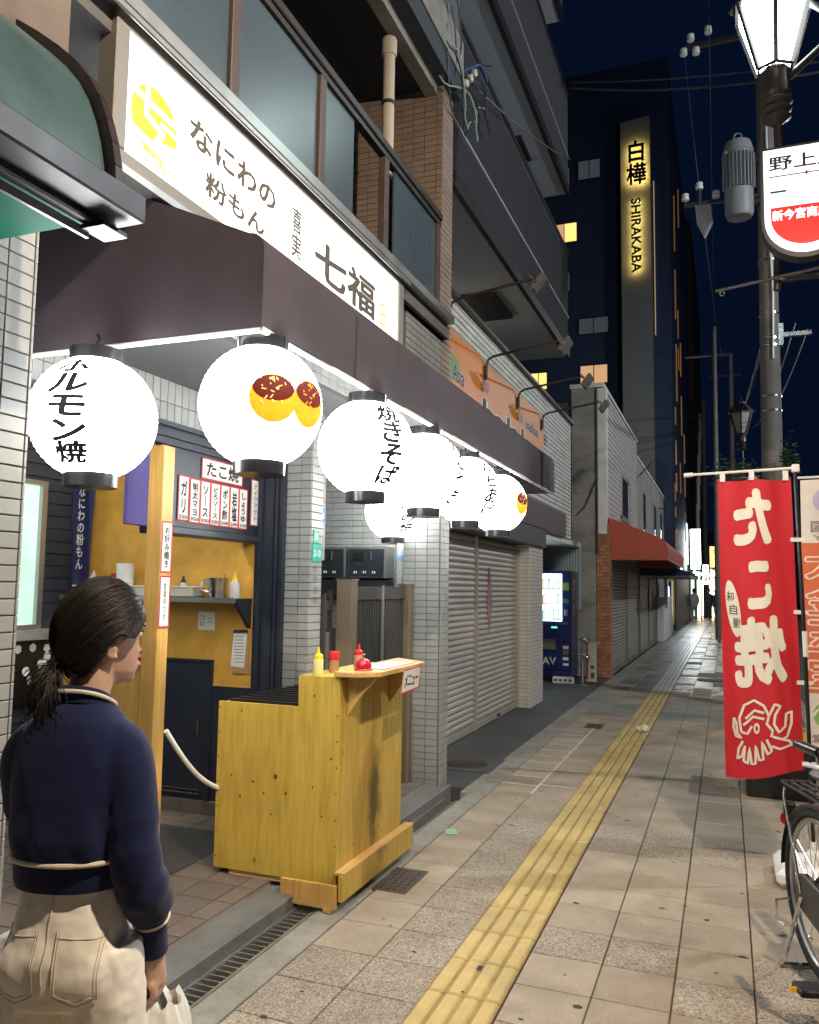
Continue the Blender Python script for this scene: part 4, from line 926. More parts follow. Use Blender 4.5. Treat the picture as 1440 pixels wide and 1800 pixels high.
def ball(mb, c, r, n=14, sz=(1,1,1)):
    pr = [(math.sin(math.pi*i/8)*r, -math.cos(math.pi*i/8)*r) for i in range(9)]; pr[0] = (0,-r); pr[-1] = (0,r)
    b = MB().lathe(pr, n); mb.add([(c[0]+v[0]*sz[0], c[1]+v[1]*sz[1], c[2]+v[2]*sz[2]) for v in b.v], b.f)
mat('skin', (.58,.37,.28), .55, var=.10, scale=45, bump=.12, bscale=420, spec=.3)
MATS['skin'].node_tree.nodes['Principled BSDF'].inputs['Subsurface Weight'].default_value = .12
MATS['skin'].node_tree.nodes['Principled BSDF'].inputs['Subsurface Radius'].default_value = (.012,.005,.003)
def hairmat(name, col):
    m = mat(name, col, .5, var=.3, scale=60, stretch=(1,1,.15)); return m
hairmat('hair', (.010,.007,.006)); hairmat('hair_light', (.03,.02,.015))
def clothmat(name, col, s, bump):
    m = mat(name, col, .85, var=.1, scale=5, spec=.2)
    L = m.node_tree.links; p = m.node_tree.nodes['Principled BSDF']; p.inputs['Sheen Weight'].default_value = .15
    g = nd(m, 'ShaderNodeNewGeometry'); w = nd(m, 'ShaderNodeTexWave'); w.inputs['Scale'].default_value = s; w.inputs['Distortion'].default_value = 1.5; w.inputs['Detail'].default_value = 1; w.bands_direction = 'DIAGONAL'
    L.new(g.outputs['Position'], w.inputs['Vector']); n = nd(m, 'ShaderNodeTexNoise'); n.inputs['Scale'].default_value = 300; L.new(g.outputs['Position'], n.inputs['Vector'])
    ad = nd(m, 'ShaderNodeMath', operation='ADD'); L.new(w.outputs['Fac'], ad.inputs[0]); L.new(n.outputs['Fac'], ad.inputs[1])
    b = nd(m, 'ShaderNodeBump'); b.inputs['Strength'].default_value = bump; b.inputs['Distance'].default_value = .001; L.new(ad.outputs[0], b.inputs['Height']); L.new(b.outputs[0], p.inputs['Normal'])
clothmat('knit_navy', (.006,.011,.056), 170, .5); clothmat('chino', (.86,.82,.75), 260, .25); clothmat('chino_seam', (.62,.56,.47), 260, .2); clothmat('trim_cream', (.72,.66,.55), 200, .4)
WX, WY = -1.345, 1.478
FWD = rad(106-90)                 # body yaw: local +Y is her front
wm = None
wm = thing('person', 'person in navy knit jacket and beige trousers, dark hair tied low, carrying white plastic bags', 'person', (WX,WY,0), rz=FWD)
def wp(name, me, m, parent=None, **k): return part(name, me, m, parent or wm, local=True, **k)
# ---- body (head, neck, torso, arms, hands, legs), one continuous surface
wm.scale = (.94,.94,1)
HC = Vector((.022,.032,1.335)); HY = rad(-38)     # chin level centre of head, head turned to her right
HM = Matrix.Translation(HC) @ Matrix.Rotation(HY,4,'Z') @ Matrix.Rotation(rad(-4),4,'X')
#      z, front, back, side
HP = [(-.012,.055,-.02,.030),(0,.078,-.035,.042),(.018,.088,-.05,.052),(.04,.088,-.066,.058),(.065,.088,-.078,.063),(.09,.084,-.088,.067),(.115,.089,-.093,.070),(.14,.09,-.093,.070),(.165,.082,-.085,.065),(.19,.062,-.066,.052),(.207,.035,-.04,.032),(.213,.01,-.012,.01)]
def head_ring(z, f, b_, s, n=36, off=0.):
    out = []
    for i in range(n):
        t = 2*math.pi*i/n; c, sn = math.cos(t), math.sin(t)
        y = (f if sn > 0 else -b_)+off; out.append(HM@Vector(((s+off)*math.copysign(abs(c)**.9, c), y*math.copysign(abs(sn)**.95, sn), z)))
    return out
B = MB()
B.rings([head_ring(*h) for h in HP])
nose = [HM@Vector(p) for p in ((0,.08,.098),(-.010,.083,.078),(.010,.083,.078),(0,.096,.082),(-.015,.082,.058),(.015,.082,.058),(0,.108,.062),(0,.088,.052))]
B.add(nose, [(0,1,3),(0,3,2),(1,4,6,3),(2,3,6,5),(4,7,6),(7,5,6),(0,2,1),(1,2,5,7,4)])
ball(B, HM@Vector((0,.084,.034)), .012, sz=(1.6,.8,.6)); ball(B, HM@Vector((0,.083,.024)), .011, sz=(1.5,.8,.6)); ball(B, HM@Vector((0,.074,.004)), .016)
for sx in (-1,1):   # ears
    c = HM@Vector((sx*.069,-.008,.075))
    for k in range(9):
        a = -1.9+4.2*k/8; p = HM@Vector((sx*(.074+.006*math.sin(a)), -.012-.015*math.cos(a), .077+.029*math.sin(a))); ball(B, p, .0075, 8)
    ball(B, HM@Vector((sx*.069,-.006,.072)), .013, 10, (.6,1,1.4)); ball(B, HM@Vector((sx*.072,-.004,.05)), .0075, 8)
limb(B, [(0,-.012,1.20),(.008,.0,1.29),(.02,.02,1.37)], [.05,.049,.05], 20)
T = [(.80,.095,.07,0),(.88,.095,.07,0),(.98,.10,.075,.005),(1.08,.10,.075,.0),(1.16,.11,.075,-.008),(1.20,.10,.062,-.012),(1.24,.06,.05,-.012)]
B.rings([ring(0, cy, z, a, b_) for z, a, b_, cy in T])
ARM_R = [(.110,-.014,1.175),(.146,-.03,1.09),(.163,-.04,.985),(.170,.01,.865),(.168,.07,.745)]
ARM_L = [(-.110,-.014,1.175),(-.128,.0,1.09),(-.120,.04,1.0),(-.085,.13,.97),(-.03,.20,.98)]
for A_ in (ARM_R, ARM_L): limb(B, A_, [.034,.034,.029,.024,.021], 14)
for sx in (-1,1):
    limb(B, [(sx*.06,0,.80),(sx*.07,.008,.62),(sx*.085,.01,.44),(sx*.09,-.015,.28),(sx*.09,-.01,.09)], [.055,.055,.048,.048,.033], 16)
    limb(B, [(sx*.09,-.04,.05),(sx*.092,.05,.045),(sx*.095,.15,.025)], [.034,.036,.022], 12)
def hand(mb, wr, side, grip=True):
    """hanging hand closed round the bag handles: palm, four curled fingers, thumb"""
    W_ = Vector(wr); dn = Vector((0,.16,-1)).normalized(); fw = Vector((0,1,.16)).normalized(); inn = Vector((-side,0,0))
    limb(mb, [W_, W_+dn*.03, W_+dn*.075], [.022,.027,.03], 12)
    for k, (off, ln) in enumerate(((.028,.95),(.010,1.05),(-.009,1.0),(-.027,.82))):
        b0 = W_+dn*.075+fw*off
        pts = [b0-dn*.012-inn*.006, b0+dn*.012-inn*.010, b0+dn*.034*ln-inn*.004, b0+dn*.042*ln+inn*.016, b0+dn*.024*ln+inn*.031, b0+dn*.004+inn*.028]
        limb(mb, pts, [.0095,.0098,.009,.0085,.0078,.0065], 9, 3)
    t0 = W_+dn*.03+fw*.026
    limb(mb, [t0, t0+dn*.026+fw*.017+inn*.008, t0+dn*.05+fw*.012+inn*.024, t0+dn*.062-fw*.004+inn*.033], [.012,.0105,.009,.007], 9, 3)
hand(B, (.168,.074,.735), 1); limb(B, [(-.03,.20,.98),(.0,.225,.985),(.03,.24,.985)], [.024,.027,.014], 10)
body = wp('body', remesh('body', B, .0042, 4), 'skin')
for sx in (-1,1):
    e = MB(); ball(e, HM@Vector((sx*.031,.0715,.102)), .010, 12, (1.2,.7,.75)); wp('eye', to_mesh('eye', e, smooth=True), 'white_plastic')
    e = MB(); ball(e, HM@Vector((sx*.031,.0775,.102)), .0052, 10, (1,.5,1)); wp('iris', to_mesh('iris', e, smooth=True), 'hair')
    wp('eyebrow', MB().tube([HM@Vector((sx*(.016+.009*k), .090-.002*k*k*.5, .122+.003*math.sin(k))) for k in range(4)], .0028, 6), 'hair')
    wp('eyelash', MB().tube([HM@Vector((sx*(.018+.009*k), .0875-.0018*k*k*.6, .109+.002*math.sin(k))) for k in range(4)], .0016, 6), 'hair')
e = MB(); ball(e, HM@Vector((0,.0895,.030)), .011, 12, (1.5,.4,.6)); wp('lips', to_mesh('lips', e, smooth=True), mat('lip', (.48,.25,.20), .4, var=.05))
# ---- jacket
def sleeve(mb, pts, rs):
    P = [Vector(p) for p in pts]; out = []; rr = []
    for i in range(len(P)-1):
        p0, p1, p2, p3 = P[max(i-1,0)], P[i], P[i+1], P[min(i+2,len(P)-1)]
        for k in range(8):
            t = k/8; out.append(.5*((2*p1)+(p2-p0)*t+(2*p0-5*p1+4*p2-p3)*t*t+(3*p1-p0-3*p2+p3)*t**3)); s_ = i+t
            rr.append((rs[i]+(rs[i+1]-rs[i])*t)*(1+(.030*math.sin(s_*6.3)+.022*math.sin(s_*10.7+1))*(1 if 2 < s_ < 6.2 else .15)))
    out.append(P[-1]); rr.append(rs[-1]); mb.tube(out, rr, 24)
J = MB()
TJ = [(.912,.124,.104,0),(.925,.128,.108,0),(.955,.130,.110,0),(.978,.138,.121,-.004),(1.01,.141,.125,-.006),(1.06,.141,.121,-.006),(1.11,.142,.115,-.008),(1.165,.144,.107,-.012),(1.21,.134,.096,-.016),(1.247,.106,.083,-.018),(1.275,.080,.072,-.012),(1.29,.069,.066,-.004)]
def fold(r_, z, amp, n, ph):
    k = amp*max(0, 1-abs(z-1.0)/.10); out = []
    for p in r_:
        th = math.atan2(p.y, p.x); f = 1+k*(math.sin(n*th+ph+9*z)+.6*math.sin(1.7*n*th-2*ph)); out.append(Vector((p.x*f, p.y*f, p.z)))
    return out
TI = []
for (z0, a0, b0, c0), (z1, a1, b1, c1) in zip(TJ[:-1], TJ[1:]):
    for k in range(3): t_ = k/3; TI.append((z0+(z1-z0)*t_, a0+(a1-a0)*t_, b0+(b1-b0)*t_, c0+(c1-c0)*t_))
TI.append(TJ[-1])
J.rings([fold(ring(0, cy, z, a, b_, 64), z, .028, 9, 1.3) for z, a, b_, cy in TI])
ASR = [(.066,-.014,1.20),(.116,-.020,1.17),(.146,-.036,1.075),(.162,-.048,.985),(.172,-.028,.915),(.174,.014,.862),(.172,.034,.838),(.169,.048,.805),(.168,.062,.765),(.168,.074,.728)]
ASL = [(-.066,-.014,1.20),(-.112,-.016,1.17),(-.124,.0,1.09),(-.118,.035,1.01),(-.10,.085,.985),(-.08,.125,.98),(-.07,.14,.98),(-.058,.158,.98),(-.045,.178,.98),(-.035,.19,.98)]
for A_ in (ASR, ASL): sleeve(J, A_, [.064,.063,.058,.056,.059,.058,.046,.037,.035,.034])
wp('jacket', remesh('jacket', J, .005, 9, (.008,.11)), 'knit_navy')
def band(name, z, cy, a, b_, r, m, rad_off=.004, n=64, tilt=0.):
    pts = [p+Vector((0,0,-p.y*tilt)) for p in ring(0, cy, z, a+rad_off, b_+rad_off, n)]; pts.append(pts[0]); return wp(name, to_mesh(name, MB().tube(pts, r, 8, caps=False), smooth=True), m)
band('hem_trim', .966, -.002, .134, .114, .0055, 'trim_cream', .005)
band('collar_trim', 1.286, -.003, .0705, .066, .0048, 'trim_cream', .003, tilt=.42)
c2 = MB().rings([[p+Vector((0,0,-p.y*.42)) for p in r_] for r_ in (ring(0, -.003, 1.262, .074, .069, 40), ring(0, -.003, 1.288, .071, .066, 40), ring(0, 0, 1.302, .064, .06, 40), ring(0, 0, 1.302, .058, .054, 40), ring(0, 0, 1.27, .058, .054, 40))], cap=False); wp('collar', to_mesh('collar', c2, smooth=True), 'knit_navy')
hb = MB().rings([ring(0, 0, .905, .122, .103, 60), ring(0, 0, .905, .128, .109, 60), ring(0, 0, .918, .132, .112, 60), ring(0, -.001, .958, .134, .114, 60), ring(0,-.001,.96,.125,.105,60)], cap=False); wp('hem_band', to_mesh('hem_band', hb, smooth=True), 'knit_navy')
for A_, sx in ((ASR,1),(ASL,-1)):
    p = Vector(A_[7]); q = Vector(A_[8]); d = (q-p).normalized(); x = d.cross(Vector((0,1,0))).normalized(); y = d.cross(x)
    pts = [p-d*.008+(x*math.cos(t*.19635)+y*math.sin(t*.19635))*.0415 for t in range(33)]; wp('cuff_trim', to_mesh('ct', MB().tube(pts, .0035, 6, caps=False), smooth=True), 'trim_cream')
# ---- trousers
P_ = MB()
P_.rings([ring(0, cy, z, a, b_, 36) for z, a, b_, cy in [(.97,.104,.086,0),(.90,.112,.092,0),(.84,.122,.102,-.006),(.78,.134,.114,-.012),(.72,.140,.118,-.012),(.67,.140,.11,-.004)]])
for sx in (-1,1): limb(P_, [(sx*.074,-.008,.78),(sx*.082,-.004,.68),(sx*.088,.004,.56),(sx*.092,.002,.42),(sx*.093,-.006,.25),(sx*.093,-.006,.09)], [.092,.096,.088,.078,.072,.068], 24)
for sx in (-1,1): ball(P_, (sx*.066,-.055,.745), .074, 18, (1,.92,1.15))
tm_ = remesh('trousers', P_, .0058, 12, (.016,.07)); wp('trousers', tm_, 'chino')
from mathutils.bvhtree import BVHTree
bv = BVHTree.FromPolygons([v.co.copy() for v in tm_.vertices], [tuple(f.vertices) for f in tm_.polygons])
def on_back(x, z, off):
    h = bv.ray_cast(Vector((x,-.6,z)), Vector((0,1,0))); return (h[0] if h[0] else Vector((x,-.1,z)))+Vector((0,-off,0))
for sx in (1,-1):
    def pkp(u, v): 
        x = sx*(.022+.092*u); z = .835-.008*u-.125*v-.018*(1-abs(2*u-1))*v**4; return x, z
    wp('back_pocket', to_mesh('pk', MB().grid(lambda u, v: on_back(*pkp(u, v), .0022), 16, 16), smooth=True), 'chino')
    for e in (.0,.06):
        pts = [on_back(*pkp(e,k/14*(1-e)), .003) for k in range(15)]+[on_back(*pkp(e+(1-2*e)*k/10,1-e), .003) for k in range(1,10)]+[on_back(*pkp(1-e,(1-k/14)*(1-e)), .003) for k in range(15)]
        wp('pocket_seam', to_mesh('ps', MB().tube(pts, .0011, 5)), 'chino_seam')
    wp('pocket_seam', to_mesh('ps', MB().tube([on_back(*pkp(k/10,.1), .003) for k in range(11)], .0011, 5)), 'chino_seam')
wp('centre_seam', to_mesh('cs', MB().tube([on_back(.002*math.sin(k), .90-.013*k, .0015) for k in range(14)], .0018, 6)), 'chino_seam')
sh = MB()
for sx in (-1,1): limb(sh, [(sx*.09,-.05,.045),(sx*.092,.05,.04),(sx*.095,.17,.028)], [.042,.045,.03], 14)
wp('shoes', remesh('shoes', sh, .006), 'black_plastic')
# ---- hair: scalp shell plus combed strands gathered low at the back
HS = MB(); HO = Vector((0,-.004,.098))
def hair_r(d):
    """distance of the hair surface from the head centre in direction d (head space: +y face, +z crown)"""
    a, b_, c = .089, (.101 if d.y > 0 else .119), (.127 if d.z > 0 else .118)
    return 1/math.sqrt((d.x/a)**2+(d.y/b_)**2+(d.z/c)**2)
def hair_d(th, el): return Vector((math.sin(th)*math.cos(el), math.cos(th)*math.cos(el), math.sin(el)))
def hairline(th):
    """lowest elevation covered by hair at azimuth th (0 face, pi nape)"""
    a = abs(th)
    pts = [(0,.62),(.5,.50),(.85,.25),(1.15,-.05),(1.35,-.02),(1.6,.10),(1.85,-.15),(2.1,-.75),(2.5,-1.1),(3.2,-1.2)]
    for (x0, y0), (x1, y1) in zip(pts[:-1], pts[1:]):
        if x0 <= a <= x1: return y0+(y1-y0)*(a-x0)/(x1-x0)
    return -1.2
n = 96; rows = 22; sh = []
for j in range(rows+1):
    r = []
    for i in range(n):
        th = -math.pi+2*math.pi*i/n; el = math.pi/2-.001-(math.pi/2-hairline(th))*j/rows; d = hair_d(th, el)
        r.append(HM@(HO+d*(hair_r(d)-(.010 if j == rows else 0))))
    sh.append(r)
HS.rings(sh, cap=False)
wp('hair', to_mesh('hair', HS, smooth=True, ang=180), 'hair')
rh = random.Random(4); ST = MB(); SL = MB()
PTd = Vector((.02,-.80,-.62)).normalized(); PT = HM@(HO+PTd*.126)       # where the hair is tied
def strand(mb, pts, r):
    k = len(pts); mb.tube(pts, [r*(1 if i < k-2 else .5) for i in range(k)], 3, caps=False)
def slerp(a, b_, t):
    w = math.acos(max(-1,min(1,a.dot(b_)))); return (a*math.sin((1-t)*w)+b_*math.sin(t*w))/math.sin(w) if w > 1e-4 else a
for s in range(3600):
    th0 = rh.uniform(-2.7,2.7); lo = hairline(th0); el0 = lo+(1.45-lo)*rh.random()**1.5
    if s < 700: th0 = rh.uniform(-1.2,1.2); el0 = hairline(th0)+rh.uniform(0,.12)
    d0 = hair_d(th0, el0); off = rh.uniform(-.002,.0042); wv = rh.uniform(-.003,.003); pts = []
    lift = .22*rh.random()*(1 if el0 > .2 else .4)
    for k in range(11):
        u = k/10; d = slerp(d0, PTd, u); d = (d+Vector((0,0,lift*math.sin(math.pi*u)))).normalized()
        th = math.atan2(d.x, d.y); e = math.asin(d.z); h = hairline(th)
        if e < h: d = hair_d(th, h)
        p = HO+d*(hair_r(d)+off+wv*math.sin(u*7)); pts.append((HM@p).lerp(PT, max(0,(u-.78)/.22)**1.4))
    strand(SL if rh.random() < .22 else ST, pts, rh.uniform(.0005,.0010))
for s in range(750):   # loose tail / messy bun
    d = Vector((rh.gauss(0,.45), -abs(rh.gauss(.8,.4)), rh.gauss(-.45,.5))).normalized(); L_ = rh.uniform(.05,.11)
    d = (HM.to_3x3()@d); pts = []
    c = Vector((rh.gauss(0,.018), rh.gauss(0,.018), 0)); dr = rh.uniform(.02,.09)
    for k in range(8):
        u = k/7; pts.append(PT+Vector(c)*u*.8+d*L_*u*(1-.35*u)-Vector((0,0,dr*u*u))+Vector((math.sin(u*9+s),math.cos(u*7+s),0))*.004*u)
    strand(SL if rh.random() < .3 else ST, pts, rh.uniform(.0007,.0013))
for s in range(160):    # flyaways
    d = hair_d(rh.uniform(-3,3), rh.uniform(-.2,1.4)); p = HM@(HO+d*(hair_r(d)+.001)); d = HM.to_3x3()@d; tg = Vector((rh.gauss(0,1),rh.gauss(0,1),rh.gauss(-.6,.6))).normalized()
    strand(SL, [p+d*.005*k/4+tg*.02*k/4 for k in range(5)], .00035)
pb_ = MB(); ball(pb_, PT+HM.to_3x3()@Vector((0,-.02,-.03)), .027, 14, (1,1,1.1)); wp('hair_bun', to_mesh('hb', pb_, smooth=True), 'hair')
part('hair_strands', ST, 'hair', wm, local=True, smooth=True, ang=180, kind='stuff'); part('hair_strands', SL, 'hair_light', wm, local=True, smooth=True, ang=180, kind='stuff')
# ---- shopping bags held in her right hand
def thin(mb, pts, ws, nrm):
    nrm = Vector(nrm).normalized(); vs = []
    for i, p in enumerate(pts):
        p = Vector(p); d = (Vector(pts[min(i+1,len(pts)-1)])-Vector(pts[max(i-1,0)])).normalized(); sd = d.cross(nrm).normalized()
        for a in (-1,-.33,.33,1): vs.append(p+sd*ws[i]*a+nrm*.004*math.cos(a*3+i))
    fs = [(i*4+j, i*4+j+1, i*4+j+5, i*4+j+4) for i in range(len(pts)-1) for j in range(3)]; mb.add(vs, fs)
mat('bag_film', (.78,.77,.73), .35, var=.05, bump=.25, bscale=40)
RW = Matrix.Translation((WX,WY,0)) @ Matrix.Rotation(FWD,4,'Z') @ Matrix.Diagonal((.94,.94,1,1)); HG = Vector((.158,.097,.640))
def bag(label, dx, dy, dz, w, seed):
    r = random.Random(seed); o = RW@(HG+Vector((dx,dy,0))); t = thing('plastic_bag', label, 'bag', tuple(o+Vector((0,0,dz))), rz=FWD+rad(dx*300))
    b = MB()
    for k, s in enumerate((-1,1)): thin(b, [(0,s*.012,-dz+.015),(s*.012,s*.03,-dz-.03),(s*.022,s*.042,-dz-.06),(s*.03,s*.06,-dz-.10)], [.018,.026,.04,.05], (1,s*.5,.2))
    part('handle', b, 'bag_film', t, local=True, smooth=True)
    ph = [r.uniform(0,6) for _ in range(6)]
    def fn(u, v):
        a = u*2*math.pi; z = -dz-.03-.29*v; R_ = w*(.25+.75*math.sin(math.pi*(.12+.78*v))**.6)*(1+.12*math.sin(7*a+ph[0]+4*v)+.08*math.sin(13*a+ph[1]-5*v))
        return (R_*.72*math.cos(a), R_*math.sin(a), z+.012*math.sin(5*a+ph[2]))
    part('body', MB().grid(fn, 48, 14), 'bag_film', t, local=True, smooth=True, ang=180)
bag('white plastic shopping bag hanging nearest the step from the woman\'s hand', .005, .02, -.0, .10, 1); bag('white plastic shopping bag hanging behind the other one from the woman\'s hand', -.03, -.03, -.02, .09, 2)
# olive bag on her left side
t = thing('shoulder_bag', 'olive cloth bag with black strap at the lower left edge beside the woman', 'bag', tuple(RW@Vector((-.27,.0,.50))), rz=FWD)
clothmat('olive', (.06,.065,.045), 200, .3)
part('body', MB().rings([ring(0,0,-.14,.05,.12), ring(0,0,-.12,.065,.14), ring(0,0,.02,.055,.13), ring(0,0,.06,.035,.12)]), 'olive', t, local=True, smooth=True)
part('strap', MB().tube([(.02,-.1,.05),(.07,-.06,.2),(.085,0,.28),(.07,.06,.2),(.02,.1,.05)], .006, 6), 'black_plastic', t, local=True, smooth=True)
# ================================================================ neighbour with roller shutters, apartment block above
mat('white_brick', (.55,.55,.52), .6, var=.08, island=.12, bump=.35, bscale=45); mat('white_mortar', (.20,.20,.19), .9)
mat('shutter', (.37,.335,.285), .4, .15, var=.07, scale=3, dirt=.15); mat('shutter_dark', (.20,.20,.19), .45, .2, var=.1, dirt=.25)
mat('sign_orange', (.60,.21,.04), .5, var=.12, scale=3, dirt=.12); mat('dark_band', (.055,.055,.065), .55, var=.1); mat('brown_band', (.07,.045,.048), .6, var=.12)
Bd = thing('shutter_building', 'low shopfront with white brick upper wall and roller shutters next to the lantern shop', 'building', (-2.4,10,0))
bw = part('brick_wall', MB().box(-2.7,-2.406,6.32,13.72,2.38,4.32), 'white_mortar', Bd)
pieces(bw, 'brick', tile_cells(7.4, 1.94, .20, .056, .010, bond=.5), 'white_brick', 60, frame((-2.406,6.32,2.38), Y_, Z_), .014, ch=.004)
part('brick_return', MB().box(-2.9,-2.43,13.722,13.80,2.38,4.32), 'white_mortar', Bd)
part('coping', MB().box(-2.75,-2.34,6.32,13.8,4.321,4.37), 'dark_metal', Bd, bevel=.006)
part('fascia', MB().box(-2.9,-2.36,6.25,11.52,2.13,2.375), 'dark_band', Bd, bevel=.004)
part('brown_panel', MB().box(-2.40,-2.352,7.7,13.03,2.378,2.74), 'brown_band', Bd, bevel=.004)
part('interior_wall', MB().box(-4.2,-2.72,6.32,11.4,0,4.3), 'concrete_dark', Bd)
part('passage_ceiling', MB().box(-4.2,-2.42,11.4,14.9,2.30,2.379), 'white_paint', Bd)
part('passage_wall', MB().box(-4.0,-3.7,11.4,14.9,0,2.3), 'concrete', Bd)
part('jamb', MB().box(-2.66,-2.56,6.26,6.36,0,2.13), 'shutter', Bd)
pb = part('tiled_pier', MB().box(-2.66,-2.412,10.722,11.5,0,2.13), 'grout', Bd)
mat('pier_tile', (.55,.52,.47), .35, var=.06, island=.07)
tiled(pb, (-2.66,10.722,0), X_, Z_, .248, 2.13, m='pier_tile', limit=20); tiled(pb, (-2.412,10.722,0), Y_, Z_, .778, 2.13, m='pier_tile', limit=20)
def shutter(y0, y1, x, z1, label, m='shutter', pitch=.062, stain=False):
    t = thing('roller_shutter', label, 'shutter', (x,(y0+y1)/2,0))
    n = int((z1-.08)/pitch)
    pr = [(0,0),(.012,.012),(.014,.03),(.008,.048),(0,pitch-.002),(-.012,pitch-.002),(-.012,0)]
    me = to_mesh('slat', MB().prism([(a, 0, c) for a, c in pr], (0,y1-y0-.06,0))); me.materials.append(MATS[m])
    for i in range(n):
        o = bpy.data.objects.new('slat', me); COL.objects.link(o); o.parent = t; o.location = (0, y0+.03-(y0+y1)/2, .08+i*pitch)
    part('bottom_bar', MB().box(x-.015,x+.02,y0+.03,y1-.03,.004,.078), m, t, bevel=.003)
    part('guide', MB().box(x-.03,x+.03,y0,y0+.028,0,z1), m, t, bevel=.003); part('guide', MB().box(x-.03,x+.03,y1-.028,y1,0,z1), m, t, bevel=.003)
    part('pull', MB().box(x+.02,x+.03,(y0+y1)/2-.06,(y0+y1)/2+.06,.025,.055), 'black_metal', t)
    return t
sA = shutter(6.37, 8.78, -2.6, 2.13, 'wide pale roller shutter nearest the lanterns')
sB = shutter(8.80, 10.71, -2.6, 2.13, 'pale roller shutter with faded red paint mark')
# faded red poster remnant on the shutter
b = MB(); rr_ = random.Random(8); P_out = []
for k in range(26): a = k/26*6.283; rx = .16*(.55+.45*rr_.random()); rz = .42*(.6+.4*rr_.random()); P_out.append((-2.5845, 9.35+rx*math.cos(a)*(1-.5*abs(math.sin(a))), 1.42+rz*math.sin(a)))
m = mat('faded_red', (.33,.16,.155), .8, var=.35, scale=14)
part('paint_mark', MB().add(P_out, [tuple(range(26))]), m, sB)
part('paint_mark', MB().add([(-2.5842, 9.33+.07*math.cos(a)*rr_.uniform(.6,1.1), 1.70+.11*math.sin(a)*rr_.uniform(.6,1.1)) for a in [k/16*6.283 for k in range(16)]], [tuple(range(16))]), mat('faded_red2', (.32,.07,.075), .8, var=.35, scale=14), sB)
# orange restaurant sign
os_ = thing('orange_sign', 'long orange restaurant sign board on the white brick wall', 'sign', (-2.37,9,3.7))
part('board', MB().box(-2.392,-2.372,6.35,11.42,3.30,3.99), 'sign_orange', os_, bevel=.003)
mat('letter_green', (.02,.12,.05), .5, var=0); mat('letter_halo', (.62,.6,.55), .5, var=0); mat('leaf_green', (.10,.26,.06), .5, var=0)
def haloed(body, y, z, w, h, m='ink', x=-2.370):
    lettering(body, frame((x,y,z), Y_, Z_), w=w*1.05, h=h*1.06, m='letter_halo', parent=os_, bold=.07); lettering(body, frame((x+.002,y,z), Y_, Z_), w=w, h=h, m=m, parent=os_, bold=.015)
part('leaf_shape', MB().add([(-2.3712, 7.2+.22*math.cos(a)*(1+.3*math.sin(2*a)), 3.63+.13*math.sin(a)) for a in [k/20*6.283 for k in range(20)]], [tuple(range(20))]), 'leaf_green', os_)
haloed('Asia', 7.40, 3.60, .36, .17); haloed('halal', 9.2, 3.45, 1.9, .24); haloed('indian', 10.65, 3.68, .75, .13)
# flood lights on gooseneck arms
def flood(y, z, label, i):
    t = thing('sign_floodlight', label, 'floodlight', (-2.38,y,z), 'floodlights on arms over the orange sign')
    part('wall_plate', MB().box(-2.37,-2.35,y-.03,y+.03,z-.14,z), 'dark_metal', t)
    pts = [(-2.345,y,z-.12),(-2.345,y,z+.02),(-2.325,y,z+.07),(-2.27,y,z+.10),(-2.2,y,z+.11),(-1.55,y,z+.21)]
    part('arm', MB().tube(pts, .014, 8), 'dark_metal', t, smooth=True)
    M = Matrix.Rotation(rad(38),3,'Y')
    part('lamp_head', MB().obox((-1.50,y,z+.14), (.04,.26,.17), M), 'concrete_dark', t, bevel=.012)
    part('lens', MB().obox(Vector((-1.50,y,z+.14))+M@Vector((-.022,0,0)), (.005,.23,.14), M), 'alu', t)
    part('bracket', MB().tube([(-1.56,y-.16,z+.20),(-1.50,y-.16,z+.14),(-1.50,y-.155,z+.12)], .008, 6).tube([(-1.56,y+.16,z+.20),(-1.50,y+.16,z+.14)], .008, 6).tube([(-1.56,y-.16,z+.2),(-1.56,y+.16,z+.2)], .008, 6), 'steel', t)
flood(7.05, 4.12, 'floodlight on an arm over the orange sign, nearest the tiled corner', 0); flood(8.31, 3.92, 'floodlight on an arm, second from the tiled corner over the orange sign', 1)
flood(9.77, 3.90, 'floodlight on an arm, third from the tiled corner over the orange sign', 2); flood(11.2, 3.90, 'floodlight on an arm at the far end of the orange sign', 3)

# apartment block with louvred balconies
ap = thing('apartment_block', 'dark grey apartment block with stacked louvred balconies above the white brick shop', 'building', (-3,10,0))
mat('apt_wall', (.32,.335,.37), .8, var=.08, bump=.1); mat('louvre', (.205,.21,.24), .5, var=.06); mat('apt_soffit', (.52,.55,.60), .8, var=.05)
part('wall', MB().box(-9,-3.9,6.4,13.6,4.3,22), 'apt_wall', ap); part('end_wall', MB().box(-3.9,-2.5,6.28,6.4,4.4,22), 'apt_wall', ap)
Zb = [5.66, 8.55, 11.4, 14.3]
for i, z in enumerate(Zb):
    yb = 13.7 if i < 2 else 13.2
    part('balcony_slab', MB().box(-3.9,-2.44,6.4,yb,z-.16,z), 'apt_soffit', ap)
    bk = part('balcony_front', MB().box(-2.47,-2.44,6.4,yb,z,z+1.62), 'louvre', ap)
    n = 46
    for k in range(n):
        part('louvre_slat', MB().prism([(-2.439,6.4,z+.03+k*.034),(-2.418,6.4,z+.03+k*.034),(-2.439,6.4,z+.03+k*.034+.026)], (0,yb-6.4,0)), 'louvre', bk)
    part('top_rail', MB().box(-2.5,-2.41,6.4,yb,z+1.62,z+1.68), 'dark_metal', ap); part('mid_rail', MB().box(-2.44,-2.412,6.4,yb,z+.50,z+.53), 'apt_wall', ap)
    part('balcony_end', MB().box(-3.9,-2.472,yb-.04,yb,z,z+1.62), 'louvre', ap)
    part('bottom_rail', MB().box(-2.46,-2.40,6.4,yb,z-.18,z-.03), 'dark_metal', ap)
